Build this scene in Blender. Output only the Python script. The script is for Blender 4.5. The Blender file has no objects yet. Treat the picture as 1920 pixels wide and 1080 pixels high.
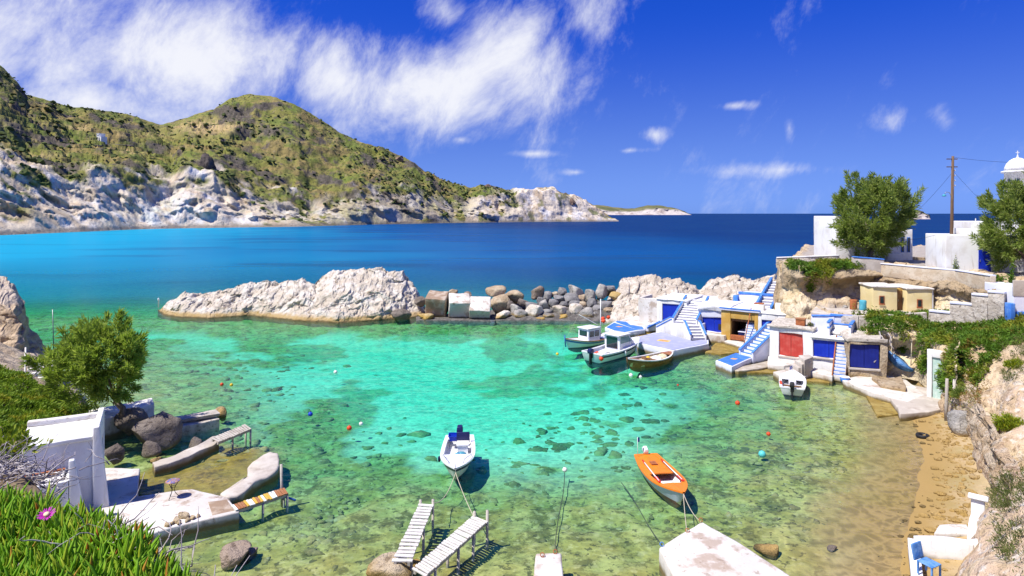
import bpy, bmesh, math, random
import numpy as np
from mathutils import Vector, Matrix
R = math.radians
sc = bpy.context.scene
C = sc.collection

# ------------------------------------------------------------------ camera
F, H, HOR = 1140.0, 12.8, 400.0      # focal length in px of a 1920 wide frame, eye height, horizon row
cd = bpy.data.cameras.new('camera'); cam = bpy.data.objects.new('camera', cd); C.objects.link(cam)
cam.location = (0, 0, H); cam.rotation_euler = (R(90), 0, 0)
cd.sensor_width = 36; cd.lens = 36*F/1920; cd.shift_y = -140/1920
cd.clip_start = 0.1; cd.clip_end = 60000
sc.camera = cam

# ------------------------------------------------------------------ light
SUN_AZ, SUN_EL = 243.0, 59.0         # azimuth clockwise from +Y
w = bpy.data.worlds.new('World'); sc.world = w; w.use_nodes = True
sd = bpy.data.lights.new('sun', 'SUN'); sun = bpy.data.objects.new('sun', sd); C.objects.link(sun)
sd.energy = 4.9; sd.angle = R(0.53); sd.color = (1.0, 0.945, 0.86)
ax, el = R(SUN_AZ), R(SUN_EL)
sdir = Vector((math.sin(ax)*math.cos(el), math.cos(ax)*math.cos(el), math.sin(el)))
sun.rotation_euler = (-sdir).to_track_quat('-Z', 'Y').to_euler()
sun.location = (-60, 0, 90)
vs = sc.view_settings
vs.view_transform = 'Standard'; vs.look = 'None'; vs.exposure = 0.45; vs.gamma = 1.0; vs.use_curve_mapping = False
sc.render.engine = 'CYCLES'
cy = sc.cycles
cy.use_denoising = True
try: cy.denoiser = 'OPENIMAGEDENOISE'
except Exception: pass
cy.max_bounces = 5; cy.diffuse_bounces = 2; cy.glossy_bounces = 2; cy.transmission_bounces = 3
cy.transparent_max_bounces = 24; cy.caustics_reflective = False; cy.caustics_refractive = False

# ------------------------------------------------------------------ node helper
class NT:
    def __init__(s, t): s.t = t
    def new(s, typ, ins=None, **kw):
        n = s.t.nodes.new(typ)
        for k, v in kw.items(): setattr(n, k, v)
        for k, v in (ins or {}).items(): s.put(n.inputs[k], v)
        return n
    def put(s, sock, v):
        if isinstance(v, bpy.types.NodeSocket): s.t.links.new(v, sock)
        elif v is not None:
            if isinstance(v, (tuple, list)) and len(v) == 3 and sock.type == 'RGBA': v = (*v, 1)
            sock.default_value = v
    def m(s, op, a, b=None, c=None, clamp=False):
        n = s.t.nodes.new('ShaderNodeMath'); n.operation = op; n.use_clamp = clamp
        for i, v in enumerate((a, b, c)):
            if v is not None: s.put(n.inputs[i], v)
        return n.outputs[0]
    def ss(s, x, lo, hi, a=0.0, b=1.0):
        n = s.new('ShaderNodeMapRange', {0: x, 1: lo, 2: hi, 3: a, 4: b}); n.interpolation_type = 'SMOOTHSTEP'
        return n.outputs[0]
    def noise(s, vec, scale, detail=3.0, rough=0.55, dist=0.0):
        return s.new('ShaderNodeTexNoise', {'Vector': vec, 'Scale': scale, 'Detail': detail, 'Roughness': rough, 'Distortion': dist}).outputs[0]
    def mix(s, f, a, b):
        n = s.t.nodes.new('ShaderNodeMix'); n.data_type = 'RGBA'
        s.put(n.inputs[0], f); s.put(n.inputs[6], a); s.put(n.inputs[7], b)
        return n.outputs[2]
    def vmul(s, v, sc3):
        n = s.t.nodes.new('ShaderNodeVectorMath'); n.operation = 'MULTIPLY'
        s.put(n.inputs[0], v); n.inputs[1].default_value = sc3
        return n.outputs[0]
    def comb(s, x, y, z=0.0):
        return s.new('ShaderNodeCombineXYZ', {0: x, 1: y, 2: z}).outputs[0]

# ------------------------------------------------------------------ sky: clear deep blue, torn white cirrus
def build_sky():
    t = w.node_tree; t.nodes.clear(); n = NT(t)
    sky = n.new('ShaderNodeTexSky'); sky.sky_type = 'NISHITA'; sky.sun_disc = False
    sky.sun_elevation = R(SUN_EL); sky.sun_rotation = R(SUN_AZ)
    sky.altitude = 0; sky.air_density = 1.0; sky.dust_density = 0.25; sky.ozone_density = 4.0
    lum = n.new('ShaderNodeRGBToBW', {0: sky.outputs[0]}).outputs[0]
    tc = n.new('ShaderNodeTexCoord')
    sep = n.new('ShaderNodeSeparateXYZ', {0: tc.outputs['Generated']})
    x, y, z = sep.outputs
    az = n.m('ARCTAN2', x, y)                      # radians, 0 straight ahead, + to the right
    e = n.m('ARCSINE', z)
    tint = n.mix(n.ss(e, -0.02, 0.34), (0.27, 0.50, 1.25), (0.03, 0.215, 1.55))   # a polarised Aegean blue, paler low down
    lum = n.m('MINIMUM', n.m('POWER', lum, 0.55), 3.2)
    base = n.new('ShaderNodeVectorMath', {0: tint, 'Scale': n.m('MULTIPLY', lum, 2.85)}, operation='SCALE').outputs[0]
    # streaks: noise drawn out along a slanting direction
    a1 = n.m('MULTIPLY_ADD', e, -0.35, az)
    warp = n.noise(n.comb(a1, n.m('MULTIPLY', e, 0.55), 0.0), 3.0, 2, 0.6)
    vec2 = n.comb(n.m('MULTIPLY_ADD', warp, 0.22, a1), n.m('MULTIPLY_ADD', warp, 0.10, n.m('MULTIPLY', e, 0.62)), 0.37)
    tex = n.noise(vec2, 8.0, 8, 0.68)
    ae = n.comb(az, e, 0.0)
    def A(px): return math.atan((px-960)/F)
    def E(px, py): return math.atan((HOR-py)/F*math.cos(A(px)))
    cov = None
    def blob(a0, e0, ra, re, amp):                 # soft patch of cloud cover
        v = n.new('ShaderNodeVectorMath', {0: ae, 1: (1/ra, 1/re, 0), 2: (-a0/ra, -e0/re, 0)}, operation='MULTIPLY_ADD').outputs[0]
        l = n.new('ShaderNodeVectorMath', {0: v}, operation='LENGTH').outputs['Value']
        return n.m('MULTIPLY_ADD', l, -0.55, amp)
    for px, py, ra, re, amp in [(20, 60, 0.17, 0.10, 1.12), (330, 110, 0.13, 0.085, 1.12), (800, 170, 0.16, 0.062, 1.12), (980, 130, 0.12, 0.085, 1.05), (1100, 40, 0.06, 0.09, .85),
              (640, 150, 0.09, 0.06, .95), (830, 20, 0.05, 0.05, .75), (170, 190, 0.15, 0.05, 1.0), (1375, 198, 0.035, 0.009, .85), (1228, 252, 0.022, 0.014, .85), (1180, 282, 0.05, 0.008, .7),
              (1670, 225, 0.026, 0.026, .78), (1770, 222, 0.020, 0.025, .78), (865, 262, 0.03, 0.012, .75), (1080, 323, 0.03, 0.008, .72), (1000, 288, 0.06, 0.009, .68), (1480, 240, 0.012, 0.03, .62), (1470, 318, 0.2, 0.02, .55)]:
        v = blob(A(px), E(px, py), ra, re, amp); cov = v if cov is None else n.m('MAXIMUM', cov, v)
    for b in [(-1.35, 0.28, 0.4, 0.2, 1.0), (0.4, 0.85, 0.7, 0.2, .8), (2.6, 0.4, 0.6, 0.25, .85)]: cov = n.m('MAXIMUM', cov, blob(*b))
    dens = n.ss(n.m('MULTIPLY_ADD', n.m('SUBTRACT', tex, 0.5), 1.5, n.m('MULTIPLY', n.m('MAXIMUM', cov, 0.12), 0.66)), 0.14, 0.80)
    col = n.mix(n.m('MULTIPLY', dens, 0.93), base, (10.6, 10.7, 11.2))
    bg = n.new('ShaderNodeBackground', {'Color': col, 'Strength': 0.066})
    out = n.new('ShaderNodeOutputWorld'); t.links.new(bg.outputs[0], out.inputs[0])
build_sky()

# ------------------------------------------------------------------ numbers
def G(px, py, z=0.0):                # the place on level z that the photograph shows at px, py
    Y = (H-z)*F/(py-HOR); return Vector(((px-960)*Y/F, Y, z))
def P(px, py, Y):                    # the place at distance Y
    return Vector(((px-960)*Y/F, Y, H-(py-HOR)*Y/F))
def ip(x, pts):
    a = np.array(pts, float); return np.interp(x, a[:, 0], a[:, 1])
def sstep(x, a, b):
    t = np.clip((x-a)/(b-a), 0, 1); return t*t*(3-2*t)
def _h(i, j, k, seed):
    n = (i.astype(np.int64)*374761393 + j.astype(np.int64)*668265263 + k.astype(np.int64)*2147483647 + seed*1274126177) & 0xffffffff
    n = ((n ^ (n >> 13))*1274126177) & 0xffffffff
    n = ((n ^ (n >> 16))*2246822519) & 0xffffffff
    return ((n ^ (n >> 15)) & 0xffffff)/float(0xffffff)
def vn(x, y, z, seed=0):
    xi, yi, zi = np.floor(x), np.floor(y), np.floor(z)
    fx, fy, fz = x-xi, y-yi, z-zi
    u, v, q = [f*f*f*(f*(f*6-15)+10) for f in (fx, fy, fz)]
    r = 0
    for a in (0, 1):
        for b in (0, 1):
            for c in (0, 1):
                r = r + _h(xi+a, yi+b, zi+c, seed)*(u if a else 1-u)*(v if b else 1-v)*(q if c else 1-q)
    return r*2-1
def fbm(x, y, z, s, o=4, seed=0, g=0.5, ridge=False):
    x = np.asarray(x, float)*s; y = np.asarray(y, float)*s; z = np.asarray(z, float)*s+np.zeros_like(x)
    r = np.zeros_like(x); a = 1.0; tot = 0
    for k in range(o):
        nn = vn(x+17.3*k, y-9.1*k, z+3.7*k, seed+k)
        r = r+a*((1-2*np.abs(nn)) if ridge else nn); tot += a; a *= g; x = x*2.03; y = y*2.03; z = z*2.03
    return r/tot
def pdist(X, Y, poly):               # signed distance to a closed polygon, + inside
    poly = np.array(poly, float); d = np.full(X.shape, 1e9); ins = np.zeros(X.shape, bool); n = len(poly)
    for i in range(n):
        a, b = poly[i], poly[(i+1) % n]; e = b-a; wx, wy = X-a[0], Y-a[1]
        t = np.clip((wx*e[0]+wy*e[1])/(e@e+1e-12), 0, 1); d = np.minimum(d, (wx-e[0]*t)**2+(wy-e[1]*t)**2)
        c = ((a[1] <= Y) & (b[1] > Y)) | ((b[1] <= Y) & (a[1] > Y))
        with np.errstate(divide='ignore', invalid='ignore'):
            xx = a[0]+(Y-a[1])/(b[1]-a[1]+1e-15)*e[0]
        ins ^= c & (X < xx)
    d = np.sqrt(d); return np.where(ins, d, -d)

# ------------------------------------------------------------------ objects
def tag(o, label=None, cat=None, group=None, kind=None):
    if label: o['label'] = label
    if cat: o['category'] = cat
    if group: o['group'] = group
    if kind: o['kind'] = kind
    return o
def thing(name, label, cat, loc=(0, 0, 0), rz=0.0, group=None):
    o = bpy.data.objects.new(name, None); C.objects.link(o)
    o.empty_display_size = 0.2; o.location = loc; o.rotation_euler = (0, 0, rz)
    return tag(o, label, cat, group)
def link(name, me, parent=None, loc=None, rot=None, scale=None):
    o = bpy.data.objects.new(name, me); C.objects.link(o)
    if parent: o.parent = parent
    if loc is not None: o.location = loc
    if rot is not None: o.rotation_euler = rot
    if scale is not None: o.scale = scale
    return o
def copy_tree(o, parent=None):
    c = o.copy(); C.objects.link(c)
    if parent: c.parent = parent
    for ch in o.children: copy_tree(ch, c)
    return c
def mesh_np(name, V, Fa, mat, smooth=True, attrs=None):
    V = np.asarray(V, np.float32); Fa = np.asarray(Fa, np.int32); k = Fa.shape[1]
    me = bpy.data.meshes.new(name)
    me.vertices.add(len(V)); me.vertices.foreach_set('co', V.ravel())
    me.loops.add(Fa.size); me.loops.foreach_set('vertex_index', Fa.ravel())
    me.polygons.add(len(Fa)); me.polygons.foreach_set('loop_start', np.arange(0, Fa.size, k, dtype=np.int32))
    me.polygons.foreach_set('use_smooth', np.full(len(Fa), smooth))
    for an, av in (attrs or {}).items():
        at = me.attributes.new(an, 'FLOAT', 'POINT'); at.data.foreach_set('value', np.asarray(av, np.float32).ravel())
    me.materials.append(mat); me.update(calc_edges=True); me.validate()
    return me
def grid_faces(nr, nc):
    i = np.arange(nr*nc).reshape(nr, nc)
    return np.stack([i[:-1, :-1].ravel(), i[:-1, 1:].ravel(), i[1:, 1:].ravel(), i[1:, :-1].ravel()], 1)
class MB:
    def __init__(s): s.v = []; s.f = []
    def add(s, vs_, fs):
        n = len(s.v); s.v += [tuple(v) for v in vs_]; s.f += [tuple(i+n for i in f) for f in fs]; return s
    def box(s, x0, x1, y0, y1, z0, z1, M=None):
        p = [(x0, y0, z0), (x1, y0, z0), (x1, y1, z0), (x0, y1, z0), (x0, y0, z1), (x1, y0, z1), (x1, y1, z1), (x0, y1, z1)]
        if M is not None: p = [M @ Vector(q) for q in p]
        return s.add(p, [(0, 3, 2, 1), (4, 5, 6, 7), (0, 1, 5, 4), (1, 2, 6, 5), (2, 3, 7, 6), (3, 0, 4, 7)])
    def prism(s, poly, z0, z1):
        n = len(poly)
        a = sum(poly[i][0]*poly[(i+1) % n][1]-poly[(i+1) % n][0]*poly[i][1] for i in range(n))
        if a < 0: poly = poly[::-1]; z1 = z1[::-1] if isinstance(z1, (list, tuple)) else z1
        zt = z1 if isinstance(z1, (list, tuple)) else [z1]*n
        p = [(q[0], q[1], z0) for q in poly]+[(q[0], q[1], zt[i]) for i, q in enumerate(poly)]
        return s.add(p, [tuple(range(n))[::-1], tuple(range(n, 2*n))]+[(i, (i+1) % n, n+(i+1) % n, n+i) for i in range(n)])
    def side(s, poly, y0, y1):       # polygon in x,z pushed out along y
        n = len(poly)
        a = sum(poly[i][0]*poly[(i+1) % n][1]-poly[(i+1) % n][0]*poly[i][1] for i in range(n))
        if a < 0: poly = poly[::-1]
        p = [(q[0], y0, q[1]) for q in poly]+[(q[0], y1, q[1]) for q in poly]
        return s.add(p, [tuple(range(n)), tuple(range(n, 2*n))[::-1]]+[((i+1) % n, i, n+i, n+(i+1) % n) for i in range(n)])
    def tube(s, pts, r, n=8):
        pts = [Vector(p) for p in pts]; rr = r if isinstance(r, (list, tuple)) else [r]*len(pts)
        ring = []; up = Vector((0.13, 0.21, 1))
        for i, p in enumerate(pts):
            d = (pts[min(i+1, len(pts)-1)]-pts[max(i-1, 0)])
            d = d.normalized() if d.length > 1e-9 else Vector((0, 0, 1))
            a = d.cross(up); a = a.normalized() if a.length > 1e-3 else Vector((1, 0, 0)); b = d.cross(a)
            ring.append([p+(a*math.cos(2*math.pi*k/n)+b*math.sin(2*math.pi*k/n))*rr[i] for k in range(n)])
        vs_ = [q for g in ring for q in g]; m = len(pts)
        fs = [(i*n+k, (i+1)*n+k, (i+1)*n+(k+1) % n, i*n+(k+1) % n) for i in range(m-1) for k in range(n)]
        fs += [tuple(range(n)), tuple(range((m-1)*n, m*n))[::-1]]
        return s.add(vs_, fs)
    def lathe(s, prof, n=16, c=(0, 0, 0)):
        vs_ = [(c[0]+r*math.cos(2*math.pi*k/n), c[1]+r*math.sin(2*math.pi*k/n), c[2]+z) for r, z in prof for k in range(n)]
        m = len(prof)
        fs = [(i*n+k, i*n+(k+1) % n, (i+1)*n+(k+1) % n, (i+1)*n+k) for i in range(m-1) for k in range(n)]
        fs += [tuple(range(n))[::-1], tuple(range((m-1)*n, m*n))]
        return s.add(vs_, fs)
    def mesh(s, name, mat, smooth=False, bevel=0.0, wob=0.0, cuts=0, seed=0):
        me = bpy.data.meshes.new(name); me.from_pydata(s.v, [], s.f)
        if bevel or cuts or wob:
            bm = bmesh.new(); bm.from_mesh(me)
            if bevel: bmesh.ops.bevel(bm, geom=list(bm.edges), offset=bevel, segments=2, profile=0.6, affect='EDGES', clamp_overlap=True)
            if cuts:
                long_e = [e for e in bm.edges if e.calc_length() > 0.25]
                bmesh.ops.subdivide_edges(bm, edges=long_e, cuts=cuts, use_grid_fill=True)
            if wob:
                co = np.array([v.co[:] for v in bm.verts])
                d = np.stack([fbm(co[:, 0], co[:, 1], co[:, 2], 1.1, 3, seed+q*7) for q in range(3)], 1)*wob
                for v, q in zip(bm.verts, d): v.co += Vector(q)
            bm.to_mesh(me); bm.free()
        me.validate()
        if smooth:
            for p in me.polygons: p.use_smooth = True
        me.materials.append(mat); me.update()
        return me
    def build(s, name, mat, parent=None, smooth=False, bevel=0.0, wob=0.0, cuts=0, seed=0, loc=None, rot=None):
        return link(name, s.mesh(name, mat, smooth, bevel, wob, cuts, seed), parent, loc, rot)

# ------------------------------------------------------------------ materials
def mat(name, base, layers=(), rough=0.85, bump=None, spec=0.3, metal=0.0, trans=None):
    """layers: dicts c=colour, s=noise scale, lo/hi=threshold, attr=mask attribute, z=(from,to), sc=stretch, k=amount"""
    m = bpy.data.materials.new(name); m.use_nodes = True; t = m.node_tree; t.nodes.clear(); n = NT(t)
    geo = n.new('ShaderNodeNewGeometry'); pos = geo.outputs['Position']
    col = None; base_c = base
    cur = n.new('ShaderNodeRGB'); cur.outputs[0].default_value = (*base, 1); cur = cur.outputs[0]
    for i, L in enumerate(layers):
        f = None
        def mul(a, b): return b if a is None else n.m('MULTIPLY', a, b)
        if 's' in L:
            v = n.vmul(pos, L.get('sc', (1, 1, 1)))
            v = n.new('ShaderNodeVectorMath', {0: v, 1: (i*3.1+1.7, i*5.3, i*1.9)}, operation='ADD').outputs[0]
            f = mul(f, n.ss(n.noise(v, L['s'], L.get('d', 4), L.get('r', 0.6), L.get('w', 0.0)), L.get('lo', 0.4), L.get('hi', 0.6)))
        if 'attr' in L:
            at = n.new('ShaderNodeAttribute', attribute_name=L['attr']).outputs['Fac']
            if 'alo' in L: at = n.ss(at, L['alo'], L['ahi'])
            f = mul(f, at)
        if 'z' in L:
            zz = n.new('ShaderNodeSeparateXYZ', {0: pos}).outputs[2]
            if 'zn' in L: zz = n.m('ADD', zz, n.m('MULTIPLY', n.m('SUBTRACT', n.noise(pos, L.get('zs', 1.5), 3), 0.5), L['zn']))
            f = mul(f, n.ss(zz, L['z'][0], L['z'][1]))
        if 'nz' in L:
            nn = n.new('ShaderNodeSeparateXYZ', {0: geo.outputs['True Normal']}).outputs[2]
            f = mul(f, n.ss(nn, L['nz'][0], L['nz'][1]))
        if 'rnd' in L:
            f = mul(f, n.ss(n.new('ShaderNodeObjectInfo').outputs['Random'], L['rnd'][0], L['rnd'][1]))
        if 'k' in L: f = n.m('MULTIPLY', f, L['k'])
        cur = n.mix(f, cur, L['c'])
    nrm = None
    for b in (bump or ()):
        hgt = n.noise(n.vmul(pos, b[3] if len(b) > 3 else (1, 1, 1)), b[0], 4 if b[0] < 12 else 2, 0.62)
        bn = n.new('ShaderNodeBump', {'Height': hgt, 'Strength': b[1], 'Distance': b[2]})
        if nrm is not None: t.links.new(nrm, bn.inputs['Normal'])
        nrm = bn.outputs[0]
    p = n.new('ShaderNodeBsdfPrincipled', {'Base Color': cur, 'Roughness': rough, 'Metallic': metal})
    p.inputs['Specular IOR Level'].default_value = spec
    if nrm is not None: t.links.new(nrm, p.inputs['Normal'])
    res = p.outputs[0]
    if trans:
        tr = n.new('ShaderNodeBsdfTranslucent', {'Color': n.mix(0.35, cur, (0.35, 0.5, 0.03))})
        res = n.new('ShaderNodeMixShader', {0: trans, 1: res, 2: tr.outputs[0]}).outputs[0]
    o = n.new('ShaderNodeOutputMaterial'); t.links.new(res, o.inputs[0])
    return m
MT = {}
WB = [(9, 0.35, 0.02), (40, 0.25, 0.006)]
def stain(c, s=1.2, lo=0.52, hi=0.75, k=0.6, **kw): return dict(c=c, s=s, lo=lo, hi=hi, k=k, **kw)
algae = dict(c=(0.16, 0.115, 0.025), z=(0.36, 0.08), zn=0.35, k=0.92)
MT['white'] = mat('whitewash', (0.80, 0.80, 0.79), [stain((0.62, 0.58, 0.52), 0.7, 0.46, 0.7, 0.6), stain((0.46, 0.41, 0.34), 4, 0.56, 0.72, 0.5, sc=(1, 1, 0.15)), stain((0.40, 0.35, 0.28), 11, 0.64, 0.74, 0.5), algae], 0.8, WB)
MT['whiteold'] = mat('weathered_whitewash', (0.74, 0.71, 0.66), [stain((0.42, 0.36, 0.28), 1.6, 0.45, 0.7, 0.75), stain((0.30, 0.27, 0.22), 6, 0.58, 0.7, 0.6), algae], 0.85, WB)
MT['lilac'] = mat('lilac_whitewash', (0.66, 0.68, 0.80), [stain((0.78, 0.78, 0.80), 0.8, 0.45, 0.7, 0.7), stain((0.5, 0.47, 0.45), 4, 0.6, 0.8, 0.5), algae], 0.8, WB)
MT['riser'] = mat('wash_and_shade_risers', (0.26, 0.26, 0.32), [stain((0.4, 0.4, 0.46), 3, 0.45, 0.7, 0.7)], 0.85, WB)  # dark grey is part wash, part riser shade put into the colour
MT['lilacdeck'] = mat('lilac_deck_paint', (0.33, 0.35, 0.52), [stain((0.45, 0.45, 0.56), 1.2, 0.45, 0.7, 0.7), stain((0.3, 0.28, 0.3), 7, 0.6, 0.75, 0.5), algae], 0.7, WB)
MT['bluedeck'] = mat('blue_deck_paint', (0.045, 0.17, 0.52), [stain((0.10, 0.26, 0.56), 1.4, 0.45, 0.7, 0.7), stain((0.35, 0.38, 0.45), 9, 0.64, 0.74, 0.6)], 0.6, WB)
MT['blue'] = mat('cobalt_door_paint', (0.006, 0.028, 0.42), [stain((0.012, 0.045, 0.50), 1.3, 0.45, 0.7, 0.6), stain((0.15, 0.16, 0.3), 14, 0.68, 0.78, 0.35, sc=(1, 1, 0.2))], 0.45, [(16, 0.2, 0.01, (1, 1, 0.1))], 0.4)
MT['bluedk'] = mat('dark_blue_paint', (0.008, 0.018, 0.20), [stain((0.015, 0.03, 0.27), 1.3, 0.45, 0.7, 0.6)], 0.5, [(16, 0.2, 0.01, (1, 1, 0.1))], 0.3)
MT['bluetrim'] = mat('blue_trim_paint', (0.05, 0.19, 0.62), [stain((0.13, 0.30, 0.66), 2.5, 0.45, 0.65, 0.8), stain((0.5, 0.5, 0.55), 9, 0.66, 0.74, 0.6)], 0.6, WB)
MT['red'] = mat('faded_red_door_paint', (0.50, 0.055, 0.04), [stain((0.58, 0.12, 0.09), 1.5, 0.45, 0.7, 0.8), stain((0.3, 0.1, 0.08), 12, 0.64, 0.75, 0.5, sc=(1, 1, 0.15))], 0.6, [(16, 0.3, 0.012, (1, 1, 0.1))])
MT['ochre'] = mat('ochre_plaster', (0.52, 0.31, 0.065), [stain((0.62, 0.44, 0.15), 1.1, 0.42, 0.7, 0.8), stain((0.3, 0.2, 0.1), 4, 0.58, 0.75, 0.6), algae], 0.85, WB)
MT['cream'] = mat('cream_plaster', (0.74, 0.61, 0.30), [stain((0.80, 0.70, 0.42), 1.1, 0.42, 0.7, 0.8), stain((0.5, 0.42, 0.26), 4, 0.6, 0.8, 0.5, sc=(1, 1, .3))], 0.85, WB)
MT['brown'] = mat('brown_wood', (0.15, 0.075, 0.03), [stain((0.24, 0.13, 0.06), 3, 0.4, 0.6, 0.8, sc=(1, 1, .2))], 0.7, [(20, 0.3, 0.01)])
MT['rust'] = mat('rusty_orange_paint', (0.42, 0.14, 0.05), [stain((0.25, 0.08, 0.03), 5, 0.4, 0.6, 0.8)], 0.8, [(20, 0.3, 0.01)])
MT['dark'] = mat('dark_interior', (0.03, 0.027, 0.025), [stain((0.06, 0.05, 0.045), 2, 0.4, 0.6)], 0.9)
MT['concrete'] = mat('old_concrete', (0.45, 0.40, 0.34), [stain((0.58, 0.53, 0.46), 0.7, 0.42, 0.62, 0.85), stain((0.32, 0.26, 0.21), 1.4, 0.55, 0.72, 0.75), stain((0.2, 0.17, 0.14), 9, 0.63, 0.74, 0.6), algae], 0.9, [(3, 0.4, 0.06), (25, 0.4, 0.012)])
MT['conclight'] = mat('pale_concrete', (0.58, 0.54, 0.48), [stain((0.72, 0.69, 0.64), 0.6, 0.42, 0.62, 0.85), stain((0.36, 0.27, 0.20), 0.9, 0.52, 0.66, 0.8), stain((0.25, 0.18, 0.13), 2.6, 0.60, 0.68, 0.6), stain((0.30, 0.24, 0.2), 8, 0.64, 0.74, 0.6), algae], 0.9, [(3, 0.4, 0.05), (25, 0.4, 0.012)])
MT['concbrown'] = mat('brown_stained_concrete', (0.30, 0.21, 0.14), [stain((0.5, 0.42, 0.33), 1.3, 0.45, 0.65, 0.8), stain((0.16, 0.12, 0.09), 6, 0.6, 0.72, 0.7), algae], 0.9, [(4, 0.5, 0.06), (25, 0.4, 0.012)])
MT['algaewet'] = mat('algae_covered_concrete', (0.25, 0.17, 0.035), [stain((0.36, 0.27, 0.08), 1.2, 0.42, 0.62, 0.85), stain((0.12, 0.085, 0.02), 4, 0.5, 0.7, 0.7)], 0.55, [(6, 0.6, 0.04)])
MT['stonewall'] = mat('rubble_wall', (0.44, 0.39, 0.32), [stain((0.62, 0.57, 0.49), 2.4, 0.42, 0.58, 0.85), stain((0.2, 0.165, 0.13), 5, 0.55, 0.66, 0.85)], 0.95, [(5, 0.8, 0.08), (18, 0.5, 0.03)])
def rockmat(name, a, b, c, alg=True, sc_=0.6, k=1.0):
    L = [stain(b, sc_, 0.42, 0.60, 0.9*k), stain(c, sc_*2.6, 0.56, 0.68, 0.85*k), stain(tuple(x*0.35 for x in c), sc_*9, 0.60, 0.70, 0.55*k)]
    if alg: L += [dict(c=(0.40, 0.25, 0.05), z=(0.75, 0.30), zn=0.5, k=0.75), dict(c=(0.10, 0.075, 0.03), z=(0.22, 0.02), zn=0.25, k=0.9)]
    return mat(name, a, L, 0.95, [(2.2, 0.9, 0.25), (9, 0.9, 0.08), (36, 0.6, 0.02)])
MT['rockw'] = rockmat('pale_limestone', (0.56, 0.49, 0.39), (0.70, 0.65, 0.57), (0.33, 0.26, 0.18))
MT['rockt'] = rockmat('tan_rock', (0.40, 0.30, 0.19), (0.52, 0.43, 0.30), (0.20, 0.145, 0.09))
MT['rockg'] = rockmat('grey_boulder', (0.19, 0.185, 0.18), (0.30, 0.29, 0.28), (0.10, 0.095, 0.09))
MT['rockl'] = rockmat('light_grey_boulder', (0.33, 0.315, 0.29), (0.48, 0.45, 0.40), (0.19, 0.175, 0.15))
MT['rockd'] = rockmat('dark_brown_rock', (0.17, 0.14, 0.115), (0.27, 0.23, 0.19), (0.09, 0.07, 0.055), False, 1.0)
MT['rubble'] = rockmat('dark_rubble', (0.11, 0.10, 0.09), (0.20, 0.185, 0.165), (0.06, 0.055, 0.05), False, 1.4)
MT['rockb'] = rockmat('brown_rock', (0.27, 0.20, 0.145), (0.37, 0.29, 0.22), (0.14, 0.10, 0.07), False, 1.0)
MT['rocky'] = rockmat('yellow_rock', (0.48, 0.34, 0.13), (0.52, 0.42, 0.24), (0.28, 0.19, 0.08))
MT['sandy'] = mat('beach_sand', (0.55, 0.40, 0.20), [stain((0.62, 0.48, 0.28), 0.4, 0.4, 0.65, 0.8), stain((0.4, 0.28, 0.14), 7, 0.58, 0.7, 0.6)], 0.95, [(20, 0.4, 0.02)])
MT['woodw'] = mat('bleached_planks', (0.60, 0.57, 0.52), [stain((0.72, 0.70, 0.66), 2, 0.4, 0.6, 0.8), stain((0.36, 0.32, 0.27), 9, 0.56, 0.7, 0.7, sc=(1, 1, 1))], 0.85, [(24, 0.5, 0.01)])
MT['woodg'] = mat('grey_driftwood', (0.38, 0.34, 0.29), [stain((0.52, 0.48, 0.42), 2, 0.4, 0.6, 0.8), stain((0.2, 0.16, 0.12), 9, 0.56, 0.7, 0.7)], 0.9, [(24, 0.5, 0.01)])
MT['woody'] = mat('yellow_plank', (0.62, 0.38, 0.06), [stain((0.5, 0.3, 0.1), 5, 0.5, 0.7, 0.7)], 0.8, [(24, 0.5, 0.01)])
MT['woodr'] = mat('brown_red_plank', (0.33, 0.14, 0.06), [stain((0.42, 0.24, 0.14), 5, 0.5, 0.7, 0.7)], 0.8, [(24, 0.5, 0.01)])
MT['hullw'] = mat('white_gelcoat', (0.78, 0.79, 0.81), [stain((0.66, 0.65, 0.63), 2.2, 0.46, 0.7, 0.4), stain((0.42, 0.38, 0.32), 9, 0.62, 0.72, 0.5), dict(c=(0.3, 0.28, 0.2), z=(0.13, 0.03), zn=.1, k=0.6), dict(c=(0.03, 0.05, 0.13), z=(0.09, 0.05), k=.95)], 0.35, None, 0.5)
MT['orange'] = mat('orange_boat_paint', (0.80, 0.22, 0.012), [stain((0.70, 0.17, 0.01), 3, 0.45, 0.7, 0.6), stain((0.45, 0.12, 0.03), 14, 0.66, 0.76, 0.5)], 0.5, [(30, 0.15, 0.005)], 0.4)
MT['hullblue'] = mat('blue_hull_paint', (0.05, 0.14, 0.42), (), 0.4)
MT['navy'] = mat('navy_plastic', (0.015, 0.02, 0.09), (), 0.35)
MT['bucket'] = mat('blue_plastic', (0.01, 0.05, 0.50), (), 0.4)
MT['varnish'] = mat('varnished_wood', (0.28, 0.10, 0.03), [stain((0.42, 0.20, 0.07), 4, 0.4, 0.65, 0.8)], 0.4, None, 0.5)
MT['oarred'] = mat('red_paint', (0.62, 0.03, 0.02), (), 0.5)
MT['paintw'] = mat('white_paint', (0.80, 0.80, 0.78), [stain((0.6, 0.58, 0.54), 6, 0.55, 0.75, .5)], 0.5)
MT['glass'] = mat('dark_window_glass', (0.02, 0.03, 0.035), (), 0.06, None, 0.8)
MT['glassg'] = mat('green_tinted_glass', (0.10, 0.24, 0.22), (), 0.08, None, 0.7)
MT['metal'] = mat('dull_metal', (0.35, 0.35, 0.36), [stain((0.2, 0.16, 0.13), 6, 0.55, 0.7)], 0.45, None, 0.5, 0.7)
MT['black'] = mat('black_rubber', (0.018, 0.018, 0.02), (), 0.6)
MT['rope'] = mat('pale_rope', (0.52, 0.46, 0.34), (), 0.9)
MT['ropedk'] = mat('wet_dark_rope', (0.10, 0.09, 0.05), (), 0.9)
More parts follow.
